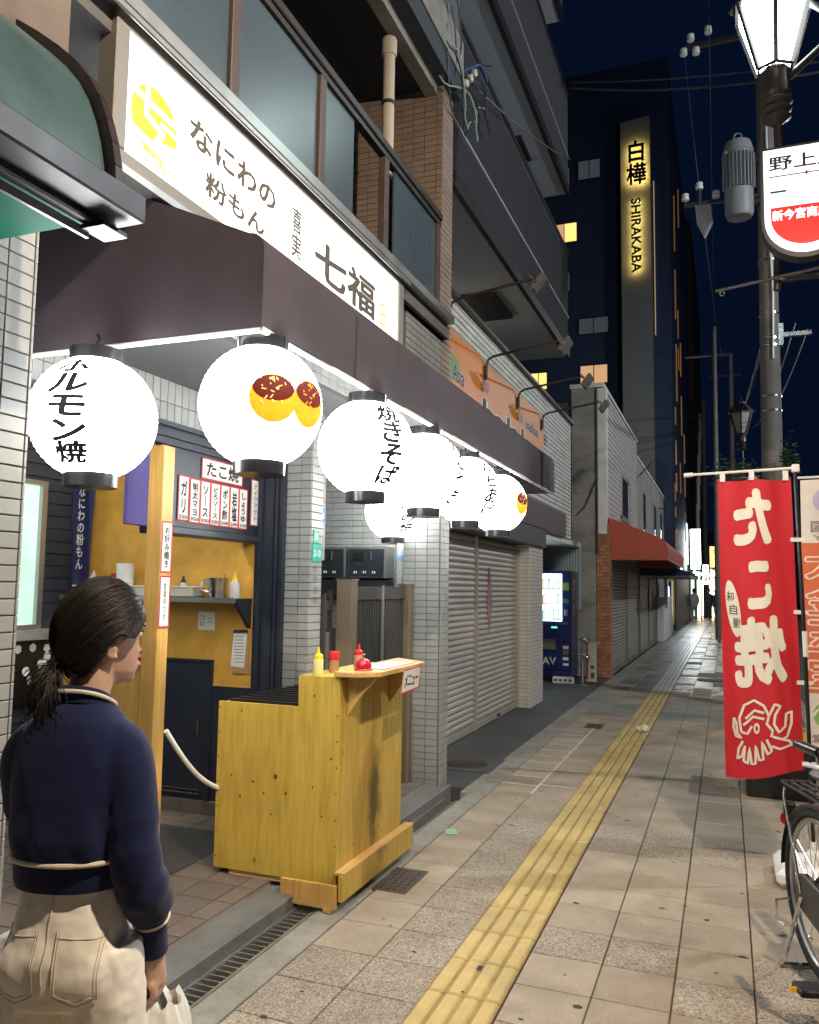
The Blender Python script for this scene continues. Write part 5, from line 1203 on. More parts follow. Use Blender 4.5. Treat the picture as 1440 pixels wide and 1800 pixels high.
mat('lit_door', (.6,.55,.45), .6, emit=(1,.86,.6), estr=.55, var=.05)
part('lit_window', MB().box(-3.898,-3.87,10.3,11.3,4.5,5.5), 'lit_door', ap); part('window_frame', MB().box(-3.87,-3.84,11.3,11.42,4.4,5.5), 'sign_orange', ap)
part('lit_window', MB().box(-3.898,-3.87,11.6,11.9,8.0,8.38), 'lit_door', ap)
part('ceiling_hatch', MB().box(-3.5,-2.8,10.3,11.3,5.44,5.495), 'dark_metal', ap); part('ceiling_hatch', MB().box(-3.4,-2.75,11.6,12.3,8.33,8.385), 'dark_metal', ap)
# vending machine in the passage
vm_ = thing('vending_machine', 'dark blue drinks vending machine with lit display in the passage', 'vending machine', (-2.9,14.3,0))
mat('vend_blue', (.012,.028,.15), .3, var=.06); mat('vend_side', (.03,.04,.10), .4, var=.1); mat('vend_glow', (.8,.85,.9), .4, var=0, emit=(.80,.97,1.0), estr=2.2)
part('cabinet', MB().box(-3.40,-2.452,14.02,14.70,.07,1.865), 'vend_blue', vm_, bevel=.012)
part('door_face', MB().box(-3.38,-2.47,13.99,14.019,.2,1.85), 'vend_blue', vm_, bevel=.004)
part('display', MB().box(-3.34,-2.60,13.975,13.989,1.01,1.81), 'vend_glow', vm_)
rv = random.Random(9); cv = [(.1,.3,.5),(.1,.35,.25),(.5,.1,.08),(.6,.5,.08),(.55,.55,.55),(.08,.1,.3),(.45,.25,.08)]
for i, c in enumerate(cv): mat('can%d' % i, c, .25, var=.1, trans=.75)
for r in range(3):
    part('display_rail', MB().box(-3.34,-2.60,13.955,13.974,1.03+.26*r,1.05+.26*r), 'vend_blue', vm_)
    part('price_row', MB().box(-3.34,-2.60,13.95,13.9545,1.033+.26*r,1.047+.26*r), 'paper', vm_)
    for k in range(9):
        x = -3.30+.081*k; c = rv.randrange(7); h = .15 if r == 2 else .17
        pr = [(0,0),(.026,0),(.027,.02),(.027,h*.75),(.012 if r < 2 else .024,h*.92),(.012 if r < 2 else .024,h),(0,h)]
        part('bottle', MB().lathe(pr, 10, (x,13.95,1.053+.26*r)), 'can%d' % c, vm_, smooth=True)
part('panel_label', MB().box(-2.585,-2.48,13.984,13.989,1.53,1.66), mat('label_green', (.25,.45,.05), .5), vm_); part('panel_label', MB().box(-2.585,-2.48,13.984,13.989,1.31,1.39), mat('label_teal', (.05,.25,.18), .5), vm_)
part('coin_panel', MB().box(-2.555,-2.50,13.975,13.989,1.10,1.21), 'alu', vm_, bevel=.004); part('coin_slot', MB().box(-2.66,-2.50,13.975,13.989,.96,.99), 'bronze_alu', vm_)
part('button', MB().box(-2.78,-2.68,13.98,13.989,.89,.92), mat('btn_glow', (.3,.7,.5), emit=(.2,.9,.5), estr=.6), vm_)
part('pickup_slot', MB().box(-3.1,-2.70,13.97,13.989,.52,.70), 'concrete_dark', vm_, bevel=.006); part('pickup_flap', MB().box(-3.08,-2.72,13.965,13.969,.54,.64), 'alu', vm_)
for z0, z1 in ((.55,.60),(.45,.53),(.36,.41),(.27,.31)): part('small_label', MB().box(-2.585,-2.49,13.984,13.989,z0,z1), 'paper' if z0 != .45 else 'bronze_alu', vm_)
lettering('DAV', frame((-2.88,13.986,.34), X_, Z_), w=.36, h=.13, m='white_ink', parent=vm_, bold=.02)
for k in range(5): part('side_label', MB().box(-2.4515,-2.448,14.25,14.40,1.1+.13*k,1.2+.13*k), 'alu', vm_)
part('base', MB().box(-3.38,-2.47,14.03,14.69,0,.069), 'black_metal', vm_)
t = thing('white_crate', 'small white box on the ground before the vending machine', 'box', (-2.55,13.85,0)); part('carton', MB().box(-2.72,-2.38,13.76,13.90,-.004,.10), 'white_plastic', t, bevel=.008)
for k in range(4): part('slot', MB().box(-2.69+.08*k,-2.64+.08*k,13.757,13.76,.03,.07), 'concrete_dark', t)
t = thing('barrier_post', 'chrome barrier post with two ball ends in front of the concrete column', 'post', (-2.2,13.6,0))
part('post', MB().tube([(-2.2,13.6,0),(-2.2,13.6,.78)], .025, 12), 'chrome', t, smooth=True); part('base', MB().lathe([(.07,-.004),(.07,.006),(.03,.02)], 16, (-2.2,13.6,0)), 'chrome', t)
for z in (.46,.72):
    b = MB(); ball(b, (-2.12,13.56,z), .055, 14); part('ball_end', to_mesh('ball_end', b, smooth=True), 'chrome', t); part('rail', MB().tube([(-2.25,13.62,z+.03),(-2.12,13.56,z)], .02, 10), 'chrome', t, smooth=True)
t = thing('leaning_board', 'white notice board with red stripe leaning behind the chrome post', 'sign', (-2.15,14.2,0)); part('board', MB().box(-2.22,-2.05,14.15,14.17,.01,.66), 'white_paint', t); part('red_stripe', MB().box(-2.22,-2.19,14.146,14.1495,.05,.64), 'red_ink', t); part('pictogram', MB().box(-2.15,-2.09,14.146,14.1495,.07,.16).box(-2.15,-2.09,14.146,14.1495,.22,.28), 'concrete_dark', t)
t = thing('corrugated_panel', 'corrugated sheet wall above the vending machine', 'wall panel', (-3,14.75,1.9))
for k in range(26): part('rib', MB().prism([(-3.7+.05*k,14.78,1.2),(-3.685+.05*k,14.75,1.2),(-3.665+.05*k,14.75,1.2),(-3.65+.05*k,14.78,1.2)], (0,0,1.09)), mat('corrugated', (.36,.42,.44), .4, .3, var=.05), t)

# concrete column
t = thing('concrete_column', 'tall bare concrete column between the passage and the red awning shop', 'column', (-2.35,15.1,0))
part('shaft', MB().box(-2.60,-2.17,14.96,15.5,0,5.24), 'concrete', t, bevel=.01); part('cap', MB().box(-2.62,-2.0,14.94,15.55,5.241,5.32), 'white_paint', t)
for z in (1.3,2.25,3.3,4.3): part('form_line', MB().box(-2.602,-2.168,14.957,14.96,z,z+.008), 'concrete_dark', t)
part('cable', MB().tube([(-2.5,14.93,2.9),(-2.35,14.93,3.05),(-2.2,14.92,3.4),(-2.12,14.92,3.55)], .012, 6), 'cable', t); part('conduit', MB().tube([(-2.14,14.95,5.2),(-2.14,14.95,2.2)], .02, 8), 'dark_metal', t)

# red awning shop with white siding
C_ = thing('siding_house', 'white clapboard shop with orange red awning and closed grey shutters', 'building', (-2,17.8,0))
mat('clapboard', (.50,.47,.44), .6, var=.08, dirt=.2); mat('brick_orange', (.36,.16,.075), .8, var=.2, island=.25, bump=.3)
part('wall', MB().box(-6,-1.99,15.56,20.6,0,5.13), 'concrete', C_); part('corner_trim', MB().box(-2.13,-1.97,14.97,15.2,2.55,5.23), 'white_paint', C_, bevel=.006)
for k in range(24): part('siding_board', MB().prism([(-1.99,15.2,2.75+.1*k),(-1.965,15.2,2.75+.1*k),(-1.975,15.2,2.75+.1*k+.094),(-1.99,15.2,2.75+.1*k+.094)], (0,5.3,0)), 'clapboard', C_)
part('coping', MB().box(-2.1,-1.95,15.2,20.6,5.16,5.22), 'white_paint', C_)
wi = part('window', MB().box(-1.98,-1.955,17.2,18.5,3.08,3.88), 'room_glass', C_); part('window_frame', MB().box(-1.985,-1.94,17.1,17.2,3.0,3.95).box(-1.985,-1.94,18.5,18.6,3.0,3.95).box(-1.985,-1.94,17.2,18.5,3.88,3.95).box(-1.985,-1.93,17.1,18.6,2.98,3.07), 'alu', wi)
pl = part('brick_pilaster', MB().box(-2.16,-1.93,15.0,15.25,0,2.72), 'white_mortar', C_)
pieces(pl, 'brick', tile_cells(.23, 2.72, .105, .056, .008, bond=.5), 'brick_orange', 60, frame((-2.16,15.0,0), X_, Z_), .012, ch=.003)
pieces(pl, 'brick', tile_cells(.25, 2.72, .105, .056, .008, bond=.5), 'brick_orange', 20, frame((-1.93,15.0,0), Y_, Z_), .012, ch=.003)
shutter(15.3, 17.9, -1.975, 2.2, 'grey roller shutter beside the brick pilaster under the red awning', 'shutter_dark'); shutter(17.95, 20.5, -1.975, 2.2, 'grey roller shutter second under the red awning', 'shutter_dark')
shutter(20.7, 23.2, -1.975, 2.2, 'dark roller shutter under the blue awning', 'shutter_dark'); shutter(23.3, 26, -1.975, 2.2, 'dark roller shutter farthest along under the blue awning', 'shutter_dark')
ra = thing('red_awning', 'orange red fabric awning over the closed shutters', 'awning', (-1.5,18,2.1)); mat('red_fabric', (.47,.085,.05), .7, var=.08, dirt=.12)
pr = [(-1.95,2.86),(-1.10,2.50),(-.98,2.42),(-.93,2.30),(-.93,2.10)]
part('canopy', MB().grid(lambda u, v: (pr[int(v*4+.01)][0], 15.1+5.5*u, pr[int(v*4+.01)][1]), 8, 4), 'red_fabric', ra, smooth=True, ang=50)
for y in (15.1, 20.6): part('end_panel', MB().prism([(x,y,z) for x, z in pr]+[(-1.95,y,2.10)], (0,.01,0)), 'red_fabric', ra)
part('seam', MB().box(-1.452,-1.446,15.095,15.0995,2.1,2.64), 'red_ink', ra); part('frame_bar', MB().tube([(-.94,15.1,2.1),(-.94,20.6,2.1)], .015, 8).tube([(-1.95,15.12,2.1),(-.94,15.12,2.1)], .015, 8), 'alu', ra)
ba = thing('blue_awning', 'dark blue awning beyond the red one', 'awning', (-1.4,23.5,1.9)); mat('blue_fabric', (.015,.03,.10), .6, var=.1)
part('canopy', MB().prism([(-1.95,20.7,2.35),(-.78,20.7,2.0),(-.78,20.7,1.90),(-1.95,20.7,1.92)], (0,6.2,0)), 'blue_fabric', ba); part('frame_bar', MB().tube([(-.78,20.7,1.9),(-.78,26.9,1.9)], .018, 8).tube([(-1.95,20.68,1.9),(-.78,20.68,1.9)], .018, 8), 'alu', ba)
D_ = thing('grey_house', 'plain grey rendered house beyond the white clapboard shop', 'building', (-2.2,26,0)); part('wall', MB().box(-6,-1.99,20.65,30.2,0,4.80), 'concrete', D_); part('parapet', MB().box(-2.1,-1.96,20.65,30.2,4.8,4.86), 'white_paint', D_)
for y in (22,25.5,28): part('window', MB().box(-2.0,-1.97,y,y+.9,3.0,4.1), 'room_glass', D_); part('window_frame', MB().box(-2.0,-1.96,y-.08,y,2.9,4.2), 'alu', D_); part('window_frame', MB().box(-2.0,-1.96,y+.9,y+.98,2.9,4.2), 'alu', D_)
part('lantern_bracket', MB().tube([(-1.98,27.6,4.2),(-1.7,27.6,4.2),(-1.7,27.6,3.9)], .02, 6), 'dark_metal', D_)
E_ = thing('white_kiosk', 'low white wall with blue and yellow machines past the shutters', 'kiosk', (-1.9,30,0)); part('wall', MB().box(-2.4,-1.80,26.5,30.5,0,1.35), 'white_paint', E_); part('machine', MB().box(-2.4,-1.82,31,31.9,0,1.9), 'vend_blue', E_); part('lit_panel', MB().box(-2.3,-1.9,30.98,30.999,.9,1.7), 'vend_glow', E_); part('yellow_board', MB().box(-2.0,-1.80,32.2,32.3,.3,2.2), 'yellow_plastic', E_); part('meter_box', MB().box(-1.80,-1.7,27,27.4,1.0,1.9), 'alu', E_)

# --------------------------------------------------- hotel tower
ht = thing('hotel_tower', 'dark hotel with tall pale concrete pylon carrying a backlit vertical name sign', 'building', (-4,36,0))
mat('hotel_navy', (.03,.05,.11), .6, var=.1, bump=.0); mat('pylon', (.24,.235,.225), .8, var=.06)
part('block', MB().box(-22,-1.85,34.3,52,0,24.0), 'hotel_navy', ht); part('pylon', MB().prism([(-3.75,33.6,0),(-2.57,33.6,0),(-2.57,33.6,21.15),(-3.75,33.6,21.05)], (0,.72,0)), 'pylon', ht)
mat('win_amber', (.5,.35,.1), .5, emit=(1,.62,.18), estr=.75, var=.35, scale=1.2); mat('win_tan', (.4,.25,.15), .5, emit=(1,.55,.28), estr=.32, var=.3, scale=1.5); mat('win_dim', (.06,.07,.08), .2, var=.2, emit=(.5,.6,.7), estr=.035)
def hwin(x0, x1, z0, z1, m, m2=None):
    w = part('window', MB().box(x0-.06,x1+.06,34.26,34.31,z0-.06,z1+.06), 'dark_metal', ht); xm = (x0+x1)/2
    part('pane', MB().box(x0,xm-.02,34.24,34.262,z0,z1), m2 or m, w); part('pane', MB().box(xm+.02,x1,34.24,34.262,z0,z1), m, w)
hwin(-6.75,-5.7,16.5,17.3,'win_amber','win_tan'); hwin(-5.55,-4.45,10.2,10.95,'win_tan'); hwin(-7.7,-7.0,10.1,10.8,'win_amber'); hwin(-5.6,-4.4,12.35,13.0,'win_dim')
for x, z in ((-6.9,19.0),(-6.9,14.3),(-6.9,8.3),(-5.6,19.2),(-5.6,7.8)): hwin(x,x+.9,z,z+.8,'win_dim')
mat('halo_gold', (.8,.65,.2), .5, var=0, emit=(1,.74,.20), estr=9.0)
def backlit(body, x, z, w, h, vertical, rot=False):
    """dark letters standing off the pylon, with warm light tubes behind them washing the wall"""
    def FRm(y): return frame((x,y,z), -Z_, X_) if rot else frame((x,y,z), X_, Z_)
    a = (h, w) if rot else (w, h)
    lettering(body, FRm(33.38), w=a[0], h=a[1], m='ink', parent=ht, bold=.03, vertical=vertical, res=3)
    lettering(body, FRm(33.40), w=a[0]*.985, h=a[1]*.985, m='halo_gold', parent=ht, bold=.0, vertical=vertical, name='light_tube')
backlit('白樺', -3.10, 19.1, .80, 1.92, True); backlit('SHIRAKABA', -3.13, 16.0, .40, 3.15, False, True)
mat('glint_glow', (.4,.22,.06), .4, emit=(1,.45,.12), estr=.05, var=.8, scale=.5, detail=2)  # faint glow stands in for gold reflections down the hotel's street face
for k, (y, z0, z1) in enumerate(((34.6,3.3,8),(35.6,4,11),(37,3,20),(39,6,15),(41,9,22),(43.5,4,14))): [part('gold_glint', MB().box(-1.85,-1.80,y,y+.06,z0+(z1-z0)*q/5+.3*(q%2),z0+(z1-z0)*(q+.75)/5), 'glint_glow', ht) for q in range(5) if (q*7+k*3) % 5 not in (1,3)]
part('edge_tube', MB().box(-2.50,-2.46,34.20,34.24,12.0,18.6), mat('edge_dim', (.3,.25,.2), .5, emit=(1,.7,.4), estr=.15), ht)
t = thing('far_brown_building', 'dim brown building far down the left side of the street', 'building', (-3,60,0)); part('wall', MB().box(-12,-1.7,55,75,0,26), mat('far_brown', (.06,.04,.035), .8, var=.2), t)
for k in range(5): part('banner_sign', MB().box(-1.69,-1.5,56+2.5*k,56.2+2.5*k,5+2*k,7.2+2*k), 'alu', t)
t = thing('far_block', 'dark block closing the end of the street', 'building', (0,110,0)); part('wall', MB().box(-30,40,110,116,0,9), 'concrete_dark', t)
for k in range(7): t = thing('far_row_house', ['dark shophouse across the road, nearest','dark shophouse across the road, second','dark shophouse across the road, third','dark shophouse across the road, fourth','dark shophouse across the road, fifth','dark shophouse across the road, sixth','dark shophouse across the road, farthest'][k], 'building', (16,8+13*k,0)); part('wall', MB().box(14.5,22,2+13*k,14.6+13*k,-.2,6+(k*37%5)), 'concrete_dark', t); part('shopfront', MB().box(14.44,14.5,3+13*k,13+13*k,0,2.6), 'shutter_dark', t)
# --------------------------------------------------- lit signs and people at the far end
def lit(name, x0, x1, y, z0, z1, col, st, label, words=None, m2='ink', vertical=True):
    t = thing(name, label, 'sign', ((x0+x1)/2,y,z0)); mm = mat('lit_%s_%d' % (name, len(MATS)), (.8,.8,.8), .5, emit=col, estr=st, var=.25, scale=2.5)
    part('case', MB().box(x0-.03,x1+.03,y,y+.3,z0-.03,z1+.03), 'dark_metal', t); part('face', MB().box(x0,x1,y-.02,y-.0005,z0,z1), mm, t)
    if words: lettering(words, frame(((x0+x1)/2,y-.03,(z0+z1)/2), X_, Z_), w=(x1-x0)*.6, h=(z1-z0)*.85, m=m2, parent=t, bold=.02, vertical=vertical)
    part('post', MB().box(x0-.12,x0-.06,y+.1,y+.2,0,z1), 'dark_metal', t)
lit('neon_sign', -1.66, -1.18, 45, 2.7, 4.75, (.92,1,.97), 14, 'tall bright white upright sign far along the street'); lit('blue_neon_sign', -2.05, -1.78, 44, 2.9, 5.0, (.35,.6,1), 5, 'bluish lit column sign left of the bright white far sign')
lit('yellow_far_sign', -.74, -.35, 46, 1.9, 3.9, (1,.62,.14), 1.6, 'orange yellow upright sign with dark letters beside the red flag', 'アパート', 'ink'); lit('small_white_sign', -1.08, -.80, 44.5, 1.9, 2.9, (.85,1,.95), 1.6, 'small white sign with dark characters below the bright far sign', '酒場', 'sign_grey'); lit('pink_far_sign', -.30, -.05, 47, 1.6, 2.9, (1,.35,.4), 1.5, 'small pinkish sign low at the far right end of the street'); lit('green_far_sign', -1.5, -1.25, 49, 2.3, 2.65, (.3,1,.5), 1.5, 'tiny green lit sign over the distant people', vertical=False); lit('blue_far_sign', -1.95, -1.75, 38, 2.1, 3.0, (.4,.6,1), 2, 'small blue lit sign just past the blue awning')
lit('yellow_square_sign', -2.35, -2.1, 42, 3.5, 4.0, (1,.85,.1), 1.2, 'small yellow square sign above the awning end')
t = thing('lit_shopfront', 'brightly lit open shop at the far end of the pavement', 'shop', (-1.9,52,0)); part('back_wall', MB().box(-2.6,1.5,56,56.2,0,2.6), mat('far_glow', (.8,.7,.5), .8, emit=(1,.78,.5), estr=3.5, var=.8, scale=2.5), t); part('roof', MB().box(-2.6,1.5,50,56.2,2.6,2.8), 'concrete_dark', t); part('red_valance', MB().box(-1.4,.8,49.9,50,2.2,2.6), 'red_plastic', t); part('green_panel', MB().box(-1.75,-1.6,47.5,47.6,.2,2.2), mat('mint_glow', (.5,.8,.7), emit=(.5,1,.8), estr=.9), t)
part('added_canopy', MB().box(-1.7,1.5,45.4,49.9,2.72,2.8), 'concrete_dark', t)  # canopy added to carry the extra front bulbs
for k in range(14): b = MB(); ball(b, (-1.5+.32*(k%7),(49.5 if k < 7 else 45.6),2.45+.1*(k%2)), .07, 8); part('bulb', to_mesh('bulb', b, smooth=True), 'bulb_glow', t)  # front row of bulbs added to light the distant people
def far_person(x, y, h, rz, top, bot, label):
    t = thing('person', label, 'person', (x,y,0), rz=rz); s = h/1.7
    B2 = MB(); ball(B2, (0,.01,1.58), .10, 12, (.85,1,1.2)); limb(B2, [(0,0,1.36),(0,0,1.5)], [.06,.055], 10)
    B2.rings([ring(0,0,z,a,b_,16) for z, a, b_ in ((.82,.16,.11),(1.0,.15,.10),(1.2,.18,.11),(1.36,.16,.09),(1.42,.08,.06))])
    for sx in (-1,1):
        limb(B2, [(sx*.18,0,1.36),(sx*.22,-.02,1.12),(sx*.21,.06,.88),(sx*.20,.08,.80)], [.055,.045,.035,.03], 10); limb(B2, [(sx*.08,0,.88),(sx*.09,.02,.48),(sx*.09,-.02,.09),(sx*.09,.1,.04)], [.09,.065,.045,.035], 10)
    o = part('body', remesh('body', B2, .014, 3), 'skin', t, local=True); o.scale = (s,s,s)
    c = MB().rings([ring(0,0,z,a,b_,18) for z, a, b_ in ((.70,.21,.16),(1.0,.19,.14),(1.2,.20,.13),(1.36,.18,.11),(1.44,.09,.07))])
    for sx in (-1,1): limb(c, [(sx*.17,0,1.37),(sx*.23,-.02,1.12),(sx*.22,.06,.86)], [.07,.06,.05], 10)
    o = part('coat', remesh('coat', c, .016, 3), top, t, local=True); o.scale = (s,s,s)
    c = MB()
    for sx in (-1,1): limb(c, [(sx*.08,0,.86),(sx*.095,.02,.48),(sx*.095,-.02,.06)], [.10,.08,.06], 12)
    o = part('trousers', remesh('trousers', c, .016, 3), bot, t, local=True); o.scale = (s,s,s)
    c = MB(); ball(c, (0,-.015,1.61), .108, 12, (.9,1,1.1)); o = part('hair', to_mesh('hair', c, smooth=True), 'hair', t, local=True); o.scale = (s,s,s)
clothmat('coat_grey', (.42,.40,.38), 100, .1); clothmat('coat_dark', (.05,.055,.08), 100, .1)
far_person(-1.60,46.8,1.68,.3,'coat_grey','coat_grey','distant person in a long grey coat on the pavement'); far_person(-.88,48.4,1.7,2.9,'coat_dark','coat_dark','distant person in dark clothes facing the lit shop'); far_person(-.52,48.9,1.66,1.2,'coat_dark','chino','distant person in dark top and pale trousers near the red flag')
# ================================================================ street furniture on the kerb side
# ---- shopping street lamp with name sign
lp_ = thing('street_lamp', 'ornate lantern street lamp, lit white, on a dark post at upper right', 'street lamp', (.5,7.4,0), 'street lamps along the kerb')
mat('lamp_iron', (.075,.062,.06), .4, .5, var=.2, scale=15); mat('lamp_pane', (.85,.9,.9), .3, var=0, emit=(.80,1,1), estr=10)
LX, LY = .487, 7.4
part('post', MB().tube([(.455,LY,4.1),(LX+.02,LY,5.2),(LX+.01,LY,5.75)], .03, 14), 'lamp_iron', lp_, smooth=True)
part('post_joint', MB().lathe([(.033,5.28),(.05,5.30),(.05,5.34),(.033,5.36)], 16, (LX+.02,LY,0)), 'lamp_iron', lp_, smooth=True)
part('neck', MB().lathe([(.04,5.62),(.085,5.66),(.12,5.68),(.09,5.72),(.13,5.75),(.095,5.79),(.135,5.82),(.10,5.86),(.125,5.89),(.12,6.06),(.135,6.08),(.12,6.11)], 24, (LX,LY,0)), 'lamp_iron', lp_, smooth=True)
def hexp(r, z, k): a = rad(30+60*k); return Vector((LX+r*math.cos(a), LY+r*math.sin(a), z))
for k in range(6):
    a, b_, c, d = hexp(.15,6.12,k), hexp(.15,6.12,k+1), hexp(.33,6.72,k+1), hexp(.33,6.72,k)
    part('pane', MB().prism([a.lerp(b_,.06),a.lerp(b_,.94),d.lerp(c,.94),d.lerp(c,.06)], ((a+b_+c+d)/4-Vector((LX,LY,6.42))).normalized()*-.006), 'lamp_pane', lp_)
    part('frame_bar', MB().beam(a, d, .036, .036), 'lamp_iron', lp_); part('frame_rim', MB().beam(d, c, .045, .05), 'lamp_iron', lp_); part('frame_rim', MB().beam(a, b_, .02, .02), 'lamp_iron', lp_)
part('roof', MB().lathe([(.36,6.735),(.37,6.75),(.22,6.92),(.10,7.0),(.11,7.04),(.03,7.1),(0,7.2)], 6, (LX,LY,0)), 'lamp_iron', lp_)
for s in (1,): part('brace', MB().tube([(LX+.10,LY-.02,6.02),(LX+.42,LY,6.30)], .03, 10).tube([(LX+.2,LY-.02,6.75),(LX+.42,LY,6.55)], .03, 10).tube([(LX-.02,LY,4.25),(LX+.42,LY,4.25)], .025, 10).tube([(LX+.42,LY,.07),(LX+.42,LY,7.0)], .05, 14), 'lamp_iron', lp_, smooth=True)
gs = thing('street_name_sign', 'shield shaped illuminated white and red shopping street sign under the lamp', 'sign', (.62,7.2,4.4))
mat('shield_white', (.8,.8,.8), .4, var=0, emit=(.93,.96,1), estr=.75); mat('shield_red', (.7,.02,.02), .4, var=0, emit=(1,.0,.005), estr=.32); mat('shield_case', (.05,.05,.055), .4, .3, var=.1); mat('shield_ink', (.02,.02,.06), .5, var=0)
def shield(w, zt, zs, r, y, n=18): 
    cx = .66; return [(cx-w,y,zt),(cx-w,y,zs)]+[(cx-w+w*(1-math.cos(a)), y, zs-r*math.sin(a)) for a in [math.pi*k/n for k in range(1,n)]]+[(cx+w,y,zs),(cx+w,y,zt)]
part('case', MB().prism(shield(.33,5.29,4.66,.32,7.02), (0,.14,0)), 'shield_case', gs); part('face', MB().prism(shield(.305,5.265,4.67,.29,7.008), (0,.011,0)), 'shield_white', gs)
part('red_field', MB().prism([(.40,7.002,4.77),(.40,7.002,4.69)]+[(.40+.26*(1-math.cos(a)),7.002,4.68-.235*math.sin(a)) for a in [math.pi*k/16 for k in range(1,16)]]+[(.92,7.002,4.69),(.92,7.002,4.77)], (0,.005,0)), 'shield_red', gs)
FS = lambda x, z: frame((x,6.999,z), X_, Z_)
lettering('野上座', FS(.66,5.14), w=.53, h=.125, m='shield_ink', parent=gs, bold=.02); lettering('一', FS(.46,4.90), w=.12, m='shield_ink', parent=gs, bold=.03, size=.125); lettering('楽', FS(.86,4.90), w=.12, h=.12, m='shield_ink', parent=gs, bold=.02); lettering('新今宮商店街', frame((.66,6.9985,4.70), X_, Z_), w=.50, h=.09, m='shield_white', parent=gs, bold=.03)
part('rule', MB().box(.39,.93,6.9985,7.0,5.026,5.035), 'shield_ink', gs); part('diamond', MB().prism([(.655,6.998,5.03),(.67,6.998,5.05),(.685,6.998,5.03),(.67,6.998,5.01)], (0,.001,0)), 'red_ink', gs)
part('flag_rail', MB().tube([(-.03,7.4,4.27),(.9,7.2,4.32)], .016, 8), 'lamp_iron', gs); part('rail_ring', MB().tube([(.02+.02*math.cos(a),7.39,4.24+.02*math.sin(a)) for a in [k*.785 for k in range(9)]], .004, 6), 'alu', gs)

for ch in gs.children: ch.location.z -= .12
for ch in lp_.children:
    if not ch.name.startswith('post'): ch.location.z -= .06
# second lamp, unlit, further along
l2 = thing('street_lamp', 'small unlit lantern street lamp farther along beside the concrete pole', 'street lamp', (.52,25,0), 'street lamps along the kerb')
o2 = Vector((.03,17.6,.25)); mat('dim_pane', (.30,.29,.26), .4, var=.1)
for ch in [c for c in lp_.children if not c.name.startswith('brace')]:
    c = ch.copy(); COL.objects.link(c); c.parent = l2
    if ch.name.startswith('pane'):
        c.data = ch.data.copy(); c.data.materials[0] = MATS['dim_pane']
    c.location = Vector(ch.location)
# (copies keep the same local offset from their lamp base)

# ---- concrete utility pole with transformer
up = thing('utility_pole', 'thick concrete utility pole with steel bands behind the red flag', 'utility pole', (.62,12,0))
mat('pole_concrete', (.17,.15,.135), .75, var=.15, bump=.15, dirt=.3)
part('shaft', MB().tube([(.60,12,0),(.62,12,3),(.635,12,6),(.65,12,11)], [.15,.135,.12,.10], 24), 'pole_concrete', up, smooth=True)
for z in (3.35,4.0,4.2,4.9,5.0,5.35,6.1): part('band', MB().lathe([(.128,-.012),(.134,-.012),(.134,.012),(.128,.012)], 20, (.628,12,z)), 'steel', up)
part('conduit', MB().tube([(.66,11.86,4.7),(.68,11.86,5.6),(.66,11.86,6.3),(.65,11.88,8)], .014, 8), 'white_tube', up, smooth=True); part('side_arm', MB().box(.74,1.15,11.97,12.03,5.02,5.08).box(.74,.80,11.93,12.07,4.9,5.2), 'steel', up)
part('crossarm', MB().box(-.4,.62,11.9,11.96,9.4,9.47), 'dark_metal', up); part('crossarm', MB().box(-.45,.62,11.9,11.95,7.02,7.07), 'dark_metal', up)
def insul(x, y, z, s=1.): 
    b = MB().lathe([(0,0),(.05*s,.01),(.055*s,.04),(.03*s,.06),(.05*s,.075),(.048*s,.10),(0,.12*s)], 14, (x,y,z)); return part('insulator', b, 'white_plastic', up, smooth=True)
for x, z in ((-.32,9.5),(-.25,9.28),(-.08,9.56),(-.42,9.30),(-.43,7.1),(-.24,7.24),(-.02,7.08)): insul(x, 11.9, z)
part('insulator_stem', MB().tube([(-.24,11.92,6.9),(-.24,11.92,7.25)], .03, 8), 'dark_metal', up); part('foil_wrap', MB().prism([(-.30,11.85,7.0),(-.10,11.85,6.98),(-.08,11.85,6.75),(-.19,11.85,6.52),(-.28,11.85,6.72)], (.02,.09,0)), 'alu', up)
tr = thing('pole_transformer', 'finned grey transformer drum mounted high on the utility pole', 'transformer', (.27,11.9,6.8)); mat('transformer_grey', (.26,.26,.265), .5, var=.08)
part('tank', MB().lathe([(0,6.72),(.16,6.74),(.19,6.80),(.19,7.75),(.17,7.82),(.06,7.86),(0,7.86)], 28, (.28,11.88,0)), 'transformer_grey', tr, smooth=True)
for k in range(12): a = rad(200+13*k); part('fin', MB().beam((.28+.20*math.cos(a),11.88+.20*math.sin(a),7.12), (.28+.20*math.cos(a),11.88+.20*math.sin(a),7.62), .05, .014, up=(-math.sin(a),math.cos(a),0)), 'transformer_grey', tr)
part('lid_ring', MB().lathe([(.19,7.66),(.205,7.67),(.205,7.70),(.19,7.71)], 28, (.28,11.88,0)), 'transformer_grey', tr); part('bushing', MB().lathe([(0,0),(.03,.01),(.035,.05),(.02,.08),(0,.1)], 12, (.13,11.78,7.62)), 'white_plastic', tr, smooth=True); part('lifting_ring', MB().tube([(.28+.05*math.cos(a),11.80,7.88+.05*math.sin(a)) for a in [k*.524 for k in range(13)]], .01, 6), 'transformer_grey', tr)
part('bracket', MB().box(.40,.60,11.85,11.95,6.9,6.97).box(.40,.60,11.85,11.95,7.5,7.57), 'dark_metal', tr)
